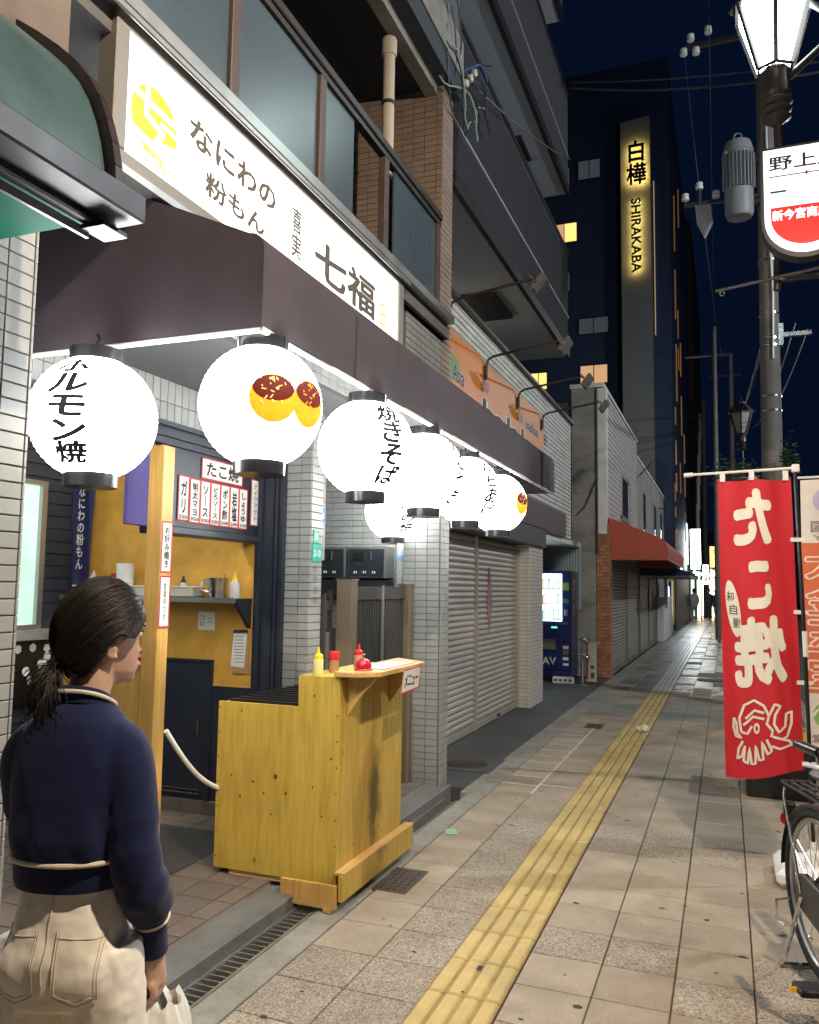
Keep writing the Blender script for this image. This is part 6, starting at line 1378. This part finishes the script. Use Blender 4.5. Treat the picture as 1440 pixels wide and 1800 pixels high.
# thin far poles
def thinpole(x, y, h, r, label, arm=0):
    t = thing('utility_pole', label, 'utility pole', (x,y,0)); part('shaft', MB().tube([(x,y,0),(x+.05,y,h)], [r,r*.7], 12), 'pole_concrete', t, smooth=True); part('crossarm', MB().box(x-.9,x+.5,y,y+.06,h-1.0,h-.94), 'dark_metal', t); part('arm_brace', MB().box(x-.03,x+.03,y-.05,y,h-1.6,h-1.0), 'dark_metal', t)
thinpole(-.25,29,10.5,.10,'thin far pole left of the unlit lantern'); thinpole(.35,38,12,.13,'slender far pole directly behind the unlit lantern'); thinpole(-1.1,52,13,.16,'farthest pole standing near the bright signs')
# overhead wires
def wire(a, b_, sag, r, label, m='cable', n=18):
    a, b_ = Vector(a), Vector(b_); pts = [a.lerp(b_, k/n)-Vector((0,0,sag*4*(k/n)*(1-k/n))) for k in range(n+1)]
    tag(part('overhead_wire', MB().tube(pts, r, 5), m, smooth=True), label, 'wire', 'overhead wires')
mat('wire_grey', (.08,.08,.09), .4, var=0)
wire((-2.3,13.2,10.1),(2.2,11.6,8.6),.12,.014,'upper overhead wire crossing the sky to the lamp','wire_grey'); wire((-2.3,13.2,10.0),(2.2,11.6,8.5),.20,.018,'thick double overhead wire crossing the sky to the lamp','wire_grey'); wire((-2.3,6.95,6.45),(-2.35,13.5,8.9),.1,.012,'dark cable along the louvred balcony')
for k, (x0, z0, x1, z1, lb) in enumerate(((.75,6.0,.3,9,'left'),(.85,6.4,.6,9.5,'second'),(.95,5.2,.9,9,'third'),(1.1,5.1,1.2,9.4,'right'))): wire((x0,12,z0),(x1,38,z1),.8,.012,'overhead wire receding beside the concrete pole, %s of the bundle' % lb)
wire((-.42,11.9,9.42),(.2,38,11.2),.9,.006,'overhead wire from the upper insulators down the street'); wire((-2.1,15,3.6),(-1.9,24,5.2),.3,.012,'thin cable from the concrete column to the grey house')
wire((-.2,29,10.4),(-.03,7.4,9.0),.3,.005,'thin vertical looking wire left of the unlit lantern')
# planter with leaves and little sign near the pole
ptl = thing('hanging_planter', 'leafy planter hanging on the lamp pole row above the red flag', 'plant', (.1,11.5,3.0)); mat('leafy', (.06,.10,.03), .6, var=.5, scale=30)
rl2 = random.Random(2); b = MB()
for k in range(420):
    c = Vector((.13+rl2.gauss(0,.16), 11.5+rl2.gauss(0,.12), 3.08+rl2.gauss(0,.10))) if k < 300 else Vector((.80+rl2.gauss(0,.06), 11.6+rl2.gauss(0,.08), 3.3+rl2.gauss(0,.12)))
    b.obox(c, (.055,.028,.002), Matrix.Rotation(rl2.uniform(0,6),3,'Z')@Matrix.Rotation(rl2.uniform(-1,1),3,'X'))
part('foliage', b, 'leafy', ptl, kind='stuff'); part('basket', MB().lathe([(.08,2.85),(.14,2.9),(.16,3.02)], 14, (.13,11.5,0)), 'dark_metal', ptl); part('hanger', MB().tube([(.13,11.5,3.0),(.45,11.8,3.05)], .015, 6), 'dark_metal', ptl)
ss = thing('small_pole_sign', 'small white notice with dark writing above the red flag', 'sign', (.3,11.6,3.0)); part('plate', MB().box(.12,.42,11.6,11.62,2.6,3.06), 'white_paint', ss); lettering('案内所', frame((.27,11.595,2.92), X_, Z_), w=.22, h=.07, m='ink', parent=ss, bold=0)

# ---- red flag
rf = thing('red_flag', 'red upright banner flag seen from the back with mirrored white characters', 'flag', (.36,5.0,0)); mat('flag_red', (.50,.010,.022), .75, var=.05, bump=.05, bscale=30)
m = MATS['flag_red']; 
FW, FT, FB = .385, 2.195, .575
def flagp(u, v, off=0.):
    """u 0 left .. 1 right (pole side), v 0 bottom .. 1 top"""
    x = -.032+(FW+.015*(1-v))*u+.012*(1-v); top = FT+.012*abs(math.sin(u*math.pi*2.0))*-1.6; bot = FB-.055*(1-u)-.02*math.sin(u*5)
    y = 5.0+.004*math.sin(u*31+v*9)*(1-v)+.006*math.sin(v*17+u*4)+.010*math.exp(-((v-1)*9)**2)*math.cos(u*14)+.026*math.sin(u*6.5+v*1.5)*(.4+.6*(1-v))+.05*(1-v)*(u-.4)**2-off; return Vector((x, y, bot+(top-bot)*v))
part('cloth', MB().grid(lambda u, v: tuple(flagp(u, v)), 24, 40), 'flag_red', rf, smooth=True, ang=180)
def flag_print(me, fn=flagp, m='flag_cream', parent=rf, name='lettering', off=.004):
    refine(me, .05)
    for v in me.vertices: v.co = fn(v.co.x, v.co.y, off+v.co.z)
    return part(name, me, m, parent, smooth=False)
mat('flag_cream', (.72,.68,.58), .8, var=.05)
def flag_text(ch, u0, u1, v0, v1, m='flag_cream', bold=.05, mirror=True, fn=flagp, parent=rf, off=.004, shear=.0):
    me = text_mesh(ch, .1, bold, False, 3, 1., shear); xs = [v.co.x for v in me.vertices]; ys = [v.co.y for v in me.vertices]
    for v in me.vertices:
        a = (v.co.x-min(xs))/(max(xs)-min(xs)); b_ = (v.co.y-min(ys))/(max(ys)-min(ys)); a = 1-a if mirror else a; v.co = Vector((u0+(u1-u0)*a, v0+(v1-v0)*b_, v.co.z))
    return flag_print(me, fn, m, parent, off=off)
flag_text('た', .20,.72,.775,.965,bold=.055); flag_text('こ',.36,.68,.555,.72,bold=.055); flag_text('焼',.16,.84,.30,.535,bold=.042)
def poly2(pts): return to_mesh('pp', MB().add([(a, b_, 0) for a, b_ in pts], [tuple(range(len(pts)))]))
flag_print(poly2([(.165+.09*math.cos(a)*1.0-.045*math.sin(a), .565+.095*math.sin(a)) for a in [k/24*6.283 for k in range(24)]]), name='oval', off=.0045)
for ch, u, v in (('味',.125,.605),('自',.165,.562),('慢',.205,.518)): flag_text(ch, u-.05,u+.05,v-.017,v+.017,m='ink',bold=.0,off=.007)
# octopus drawing in outline
def band2(pts, w):
    b = MB(); n = len(pts); vs = []
    for i, p in enumerate(pts):
        a, c = Vector((*pts[max(i-1,0)],0)), Vector((*pts[min(i+1,n-1)],0)); d = Vector(((c.x-a.x)*.385,(c.y-a.y)*1.62,0)).normalized(); nn = Vector((-d.y/.385, d.x/1.62, 0))*w/2
        vs += [Vector((*p,0))-nn, Vector((*p,0))+nn]
    b.add(vs, [(2*i,2*i+2,2*i+3,2*i+1) for i in range(n-1)]); return to_mesh('ob', b)
oc = [[(.22,.155),(.20,.20),(.27,.245),(.40,.258),(.52,.235),(.58,.20)],[(.22,.155),(.30,.15),(.36,.175)],[(.58,.20),(.55,.175),(.62,.15),(.60,.13)],
      [(.58,.20),(.66,.235),(.73,.225),(.66,.20),(.64,.17),(.70,.14),(.78,.155),(.80,.195),(.87,.20),(.86,.16),(.80,.12),(.72,.115)],
      [(.13,.20),(.16,.185),(.17,.15),(.22,.135),(.15,.14),(.12,.17),(.13,.20)],[(.62,.13),(.82,.105),(.86,.09),(.70,.085),(.60,.10)],
      [(.24,.125),(.18,.10),(.16,.065),(.22,.075),(.26,.11),(.24,.06),(.29,.05),(.32,.105),(.34,.05),(.39,.05),(.40,.11),(.44,.06),(.49,.06),(.48,.12),(.55,.075),(.60,.085),(.54,.125)],
      [(.28,.20),(.40,.225),(.52,.212)],[(.25,.178),(.38,.205),(.52,.192)]]
for st in oc:
    P2 = []
    for i in range(len(st)-1):
        for k in range(3): P2.append((st[i][0]+(st[i+1][0]-st[i][0])*k/3, st[i][1]+(st[i+1][1]-st[i][1])*k/3))
    P2.append(st[-1]); flag_print(band2(P2, .0125), name='octopus_line')
flag_print(poly2([(.42+.04*math.cos(a), .165+.018*math.sin(a)) for a in [k/16*6.283 for k in range(16)]]), name='octopus_eye'); flag_print(poly2([(.42+.017*math.cos(a), .165+.009*math.sin(a)) for a in [k/12*6.283 for k in range(12)]]), m='flag_red', name='octopus_pupil', off=.006)
# pole, cross rod, loops
mat('pole_white', (.7,.7,.68), .4, var=.05)
part('pole', MB().tube([(.415,5.02,.05),(.40,5.02,1.25),(.375,5.02,2.24)], .011, 10), 'black_metal', rf, smooth=True); part('sleeve', MB().tube([(.402,5.02,1.2),(.400,5.02,1.34)], .014, 10), 'pole_white', rf)
part('cross_rod', MB().tube([(-.205,4.995,2.222),(.38,5.015,2.245)], .008, 8), 'pole_white', rf, smooth=True); part('rod_end', MB().tube([(-.215,4.995,2.221),(-.165,4.996,2.224)], .013, 10), 'pole_white', rf); part('rod_joint', MB().obox((.378,5.017,2.243), (.04,.035,.045)), 'pole_white', rf, bevel=.004)
for u in (.07,.47,.93): p = flagp(u,1.0); part('loop', MB().obox(p+Vector((0,-.002,.018)), (.028,.022,.055)), 'pole_white', rf)
for v in (.78,.53,.29,.0): p = flagp(1.0,max(v,.02)); part('side_loop', MB().obox(p+Vector((.02,0,0)), (.075,.016,.022)), 'pole_white', rf)
fb = thing('flag_base', 'white plastic water filled base of the red flag behind the bicycle', 'flag base', (.36,5.0,0)); part('tank', MB().box(.22,.62,4.86,5.25,.002,.10), 'white_plastic', fb, bevel=.03); part('socket', MB().lathe([(.05,.10),(.04,.16),(.02,.18),(.02,.22)], 14, (.415,5.02,0)), 'white_plastic', fb)
# ---- second flag, mostly out of frame
wf = thing('white_flag', 'white and orange upright banner flag behind the red one at the right edge', 'flag', (.86,5.7,0)); mat('flag_white', (.66,.62,.58), .8, var=.06); mat('flag_orange', (.62,.14,.06), .8, var=.06); mat('flag_line', (.75,.68,.58), .8); mat('flag_grey', (.22,.2,.2), .8); mat('flag_lilac', (.42,.4,.58), .8); mat('flag_green', (.22,.4,.12), .8)
def flag2(u, v, off=0.): return Vector((.45+.44*u+.01*(v-.5), 5.7+.02*math.sin(u*7+v*3)-off, .60+1.66*v))
part('cloth', MB().grid(lambda u, v: tuple(flag2(u, v)), 16, 30), 'flag_white', wf, smooth=True, ang=180)
q = to_mesh('q', MB().grid(lambda u, v: (.0+u*1.0, .20+.56*v, 0), 16, 20)); flag_print(q, flag2, 'flag_orange', wf, 'orange_field', .002)
for k, ch in enumerate('大金玉宝'):
    v1 = .745-.135*k; flag_text(ch,.02,.62,v1-.125,v1,'flag_line',.06,True,flag2,wf,.004); flag_text(ch,.05,.59,v1-.118,v1-.007,'flag_orange',.012,True,flag2,wf,.006)
flag_text('全国',.12,.62,.80,.845,'flag_grey',.01,True,flag2,wf); flag_text('PAY',.14,.5,.77,.79,'flag_grey',0,True,flag2,wf)
flag_print(poly2([(.35+.2*math.cos(a),.92+.05*math.sin(a)) for a in [k/20*6.283 for k in range(20)]]), flag2, 'flag_lilac', wf, 'round_logo'); flag_print(poly2([(.32+.22*math.cos(a),.12+.055*math.sin(a)) for a in [k/20*6.283 for k in range(20)]]), flag2, 'flag_green', wf, 'green_logo'); flag_print(band2([(.10+.045*k,.115+.03*math.sin(k*.7)) for k in range(11)], .012), flag2, 'flag_line', wf, 'logo_line', .006)
flag_text('技言堂',.08,.6,.02,.05,'flag_grey',0,True,flag2,wf); part('pole', MB().tube([(.93,5.72,.05),(.905,5.72,2.3)], .011, 8), 'black_metal', wf); part('cross_rod', MB().tube([(.43,5.7,2.275),(.92,5.71,2.285)], .008, 8), 'pole_white', wf)
wb = thing('flag_base', 'white plastic base of the second flag near the right edge', 'flag base', (.9,5.7,0)); part('tank', MB().box(.70,.82,5.5,5.9,.002,.10), 'white_plastic', wb, bevel=.03); part('tank', MB().box(.821,1.1,5.5,5.9,.01,.10), 'white_plastic', wb, bevel=.03)
ys = thing('yellow_box', 'low dark box with yellow top edge behind the red flag', 'box', (.3,7.2,0)); part('carcass', MB().box(.12,.60,6.9,7.5,.002,.42), 'black_plastic', ys, bevel=.01); part('top', MB().box(.10,.62,6.88,7.52,.421,.45), 'yellow_plastic', ys, bevel=.005)

# ---- city bicycle, front towards the camera
bk = thing('bicycle', 'black city bicycle with rear rack and chain guard at the right edge', 'bicycle', (.335,3.80,0))
hd = Vector((.30,-.954,0)).normalized(); sd = Vector((-hd.y, hd.x, 0))*1   # heading, and left-hand side
def BP(f, l, z): return Vector((.335,3.80,0))+hd*f+sd*l+Vector((0,0,z))
mat('tyre', (.018,.018,.018), .8, var=.15, bump=.2); mat('rim_alu', (.45,.45,.44), .3, .8, var=.05); mat('frame_black', (.02,.02,.022), .25, var=.05); mat('saddle_grey', (.10,.105,.115), .5, var=.08); mat('guard_black', (.03,.03,.032), .35, var=.08); mat('amber', (.8,.4,.02), .3, emit=(1,.5,.02), estr=.12)
def wheel(f):
    w = part('wheel', MB().tube([BP(f+.314*math.cos(a),0,.335+.314*math.sin(a)) for a in [k/48*6.2832 for k in range(49)]], .020, 8, caps=False), 'tyre', bk, smooth=True)
    part('rim', MB().tube([BP(f+.288*math.cos(a),0,.335+.288*math.sin(a)) for a in [k/48*6.2832 for k in range(49)]], .012, 8, caps=False), 'rim_alu', w, smooth=True)
    part('hub', MB().tube([BP(f,-.05,.335),BP(f,.05,.335)], .025, 12), 'chrome', w, smooth=True)
    for k in range(32):
        a = k/32*6.2832; s = .03 if k % 2 else -.03; a2 = a+(.5 if k % 4 < 2 else -.5)
        part('spoke', MB().tube([BP(f+.022*math.cos(a2),s,.335+.022*math.sin(a2)),BP(f+.28*math.cos(a),0,.335+.28*math.sin(a))], .0014, 4), 'chrome', w)
wheel(0); wheel(1.06)
part('mudguard', MB().grid(lambda u, v: tuple(BP(.345*math.cos(.1+u*3.0), (v-.5)*.055, .335+.345*math.sin(.1+u*3.0)+.006*(1-(2*v-1)**2))), 24, 4), 'guard_black', bk, smooth=True); part('mudguard', MB().grid(lambda u, v: tuple(BP(1.06+.345*math.cos(.4+u*2.4), (v-.5)*.055, .335+.345*math.sin(.4+u*2.4))), 20, 3), 'guard_black', bk, smooth=True)
BB = (.45,0,.28)
for a, b_, r in (((.45,0,.28),(.33,0,.72),.017),((.45,0,.28),(.93,0,.62),.021),((.37,0,.58),(.92,0,.68),.016),((.93,0,.58),(.90,0,.82),.018)): part('frame_tube', MB().tube([BP(*a),BP(*b_)], r, 12), 'frame_black', bk, smooth=True)
for s in (-.06,.06):
    part('chainstay', MB().tube([BP(0,s,.335),BP(.2,s*.8,.31),BP(.45,s*.4,.28)], .010, 8), 'frame_black', bk, smooth=True); part('seatstay', MB().tube([BP(0,s,.335),BP(.34,s*.3,.66)], .009, 8), 'frame_black', bk, smooth=True); part('fork', MB().tube([BP(.94,s*.7,.58),BP(1.0,s,.45),BP(1.06,s,.335)], .011, 8), 'chrome', bk, smooth=True)
part('seatpost', MB().tube([BP(.33,0,.70),BP(.305,0,.80)], .013, 10), 'chrome', bk, smooth=True)
sdl = [(.14,.09,.845,.03),(.18,.105,.85,.035),(.26,.10,.852,.035),(.33,.055,.845,.03),(.42,.025,.84,.022),(.45,.012,.835,.012)]
part('saddle', MB().rings([[BP(f,w*math.cos(t),z+h*math.sin(t)*(1 if math.sin(t) > 0 else .9)) for t in [k/14*6.2832 for k in range(14)]] for f, w, z, h in sdl]), 'saddle_grey', bk, smooth=True); part('saddle_spring', MB().tube([BP(.2,-.05,.80),BP(.2,-.05,.825)], .018, 8).tube([BP(.2,.05,.80),BP(.2,.05,.825)], .018, 8).tube([BP(.16,.05,.80),BP(.36,.02,.81)], .005, 6), 'chrome', bk)
for s in (-.065,-.022,.022,.065): part('rack_rail', MB().tube([BP(-.22,s*.9,.73),BP(.22,s,.74)], .006, 8), 'dark_metal', bk, smooth=True)
for f in (-.22,-.05,.10,.22): part('rack_crossbar', MB().tube([BP(f,-.065,.735),BP(f,.065,.735)], .006, 8), 'dark_metal', bk, smooth=True)
for s in (-.075,.075): part('rack_strut', MB().tube([BP(-.17,s*.9,.72),BP(-.165,s,.69),BP(-.01,s,.34)], .006, 8), 'chrome', bk, smooth=True); part('stand_leg', MB().tube([BP(0,s,.33),BP(-.10,s*1.5,.05),BP(-.13,s*1.6,.012)], .009, 8), 'chrome', bk, smooth=True)
part('stand_foot', MB().tube([BP(-.13,-.12,.012),BP(-.13,.12,.012)], .009, 8), 'chrome', bk, smooth=True); part('reflector', MB().lathe([(0,0),(.03,.0),(.03,.012),(0,.014)], 14, BP(-.33,0,.55), Matrix.Rotation(rad(90),3,'X')), 'red_plastic', bk); part('rear_lamp', MB().obox(BP(-.30,0,.60), (.05,.05,.06)), 'black_plastic', bk, bevel=.01)
part('chain_guard', MB().prism([BP(-.06,-.075,.40),BP(.0,-.075,.42),BP(.46,-.075,.38),BP(.55,-.075,.33),BP(.55,-.075,.24),BP(.46,-.075,.19),BP(.0,-.075,.27),BP(-.06,-.075,.29)], sd*.03), 'guard_black', bk, bevel=.004)
part('bottom_bracket', MB().tube([BP(.45,-.09,.28),BP(.45,.09,.28)], .022, 12), 'chrome', bk, smooth=True); part('crank_arm', MB().tube([BP(.45,-.10,.28),BP(.37,-.115,.135)], .010, 8), 'chrome', bk, smooth=True); part('crank_arm', MB().tube([BP(.45,.10,.28),BP(.46,.11,.445)], .010, 8), 'chrome', bk, smooth=True)
pd = part('pedal', MB().obox(BP(.365,-.20,.135), (.095,.085,.026), Matrix.Rotation(math.atan2(hd.y,hd.x)-rad(90),3,'Z')), 'black_plastic', bk, bevel=.005); part('pedal_reflector', MB().obox(BP(.365,-.246,.135), (.05,.012,.014), Matrix.Rotation(math.atan2(hd.y,hd.x)+rad(90),3,'Z')), 'amber', pd); part('pedal', MB().obox(BP(.46,.165,.447), (.095,.085,.026), Matrix.Rotation(math.atan2(hd.y,hd.x)-rad(90),3,'Z')), 'black_plastic', bk, bevel=.005)
part('handlebar', MB().tube([BP(.56,-.27,1.02),BP(.70,-.26,1.02),BP(.84,-.18,1.01),BP(.88,0,.96),BP(.84,.18,1.01),BP(.70,.26,1.02),BP(.56,.27,1.02)], .011, 10), 'chrome', bk, smooth=True); part('stem', MB().tube([BP(.90,0,.80),BP(.885,0,.97)], .013, 10), 'chrome', bk, smooth=True)
for s in (-1,1): part('grip', MB().tube([BP(.50,s*.275,1.02),BP(.515,s*.274,1.02),BP(.66,s*.265,1.02)], [.015,.018,.017], 12), 'black_plastic', bk, smooth=True); part('brake_lever', MB().tube([BP(.68,s*.255,1.0),BP(.64,s*.24,.965),BP(.53,s*.262,.955)], .007, 8), 'pole_white', bk, smooth=True); part('brake_body', MB().obox(BP(.68,s*.26,1.01), (.035,.035,.045)), 'black_plastic', bk, bevel=.005)
part('basket', MB().rings([[BP(1.02,-.11,.72),BP(1.02,.11,.72),BP(1.24,.11,.72),BP(1.24,-.11,.72)],[BP(.97,-.16,.98),BP(.97,.16,.98),BP(1.30,.16,.98),BP(1.30,-.16,.98)]], cap=False), 'dark_metal', bk)
part('ring_lock', MB().tube([BP(.30+.06*math.cos(a),.06*math.sin(a),.55) for a in [k*.4 for k in range(13)]], .011, 8), 'steel', bk); part('lock_loop', MB().tube([BP(-.06,-.10,.30),BP(-.10,-.14,.28),BP(-.10,-.14,.20),BP(-.07,-.12,.19)], .006, 8), 'chrome', bk, smooth=True)
# ================================================================ roadside light just outside the frame (lights the pavement warm)
sl = thing('unseen_road_light', 'pole mounted warm roadside light standing at the kerb beside the viewer', 'street light', (1.5,1.3,0))
part('pole', MB().tube([(1.55,1.3,0),(1.55,1.3,5.3)], .06, 14), 'dark_metal', sl, smooth=True); part('arm', MB().tube([(1.55,1.3,5.1),(1.3,1.3,5.25),(1.1,1.3,5.22)], .025, 10), 'dark_metal', sl, smooth=True)
part('hood', MB().lathe([(.02,5.24),(.12,5.20),(.17,5.10),(.165,5.10),(.115,5.185)], 20, (1.05,1.3,0)), 'alu', sl, smooth=True)
ld = bpy.data.lights.new('lamp_bulb', 'POINT'); ld.energy = 500; ld.color = (1,.80,.57); ld.shadow_soft_size = .05
lo = bpy.data.objects.new('lamp_bulb', ld); COL.objects.link(lo); lo.parent = sl; lo.location = Vector((1.05,1.3,5.09))-Vector((1.5,1.3,0))

for yy, lb in ((8.0,'added fill light on a tall pole across the road, unseen, nearer one'),(25.0,'added fill light on a tall pole across the road, unseen, farther one')):  # fill lamps added out of view across the road to lift the facades
    t = thing('unseen_road_light', lb, 'street light', (7.5,yy,-.11)); part('pole', MB().tube([(7.5,yy,-.11),(7.5,yy,7.2)], .07, 14), 'dark_metal', t, smooth=True); part('arm', MB().tube([(7.5,yy,7.1),(7.0,yy,7.3),(6.3,yy,7.3)], .03, 10), 'dark_metal', t, smooth=True)
    part('hood', MB().box(5.9,6.4,yy-.1,yy+.1,7.24,7.32), 'alu', t, bevel=.02)
    ld = bpy.data.lights.new('lamp_bulb', 'POINT'); ld.energy = 760; ld.color = (.92,.97,1); ld.shadow_soft_size = .1
    lo = bpy.data.objects.new('lamp_bulb', ld); COL.objects.link(lo); lo.parent = t; lo.location = Vector((6.15,yy,7.17))-Vector((7.5,yy,-.11))
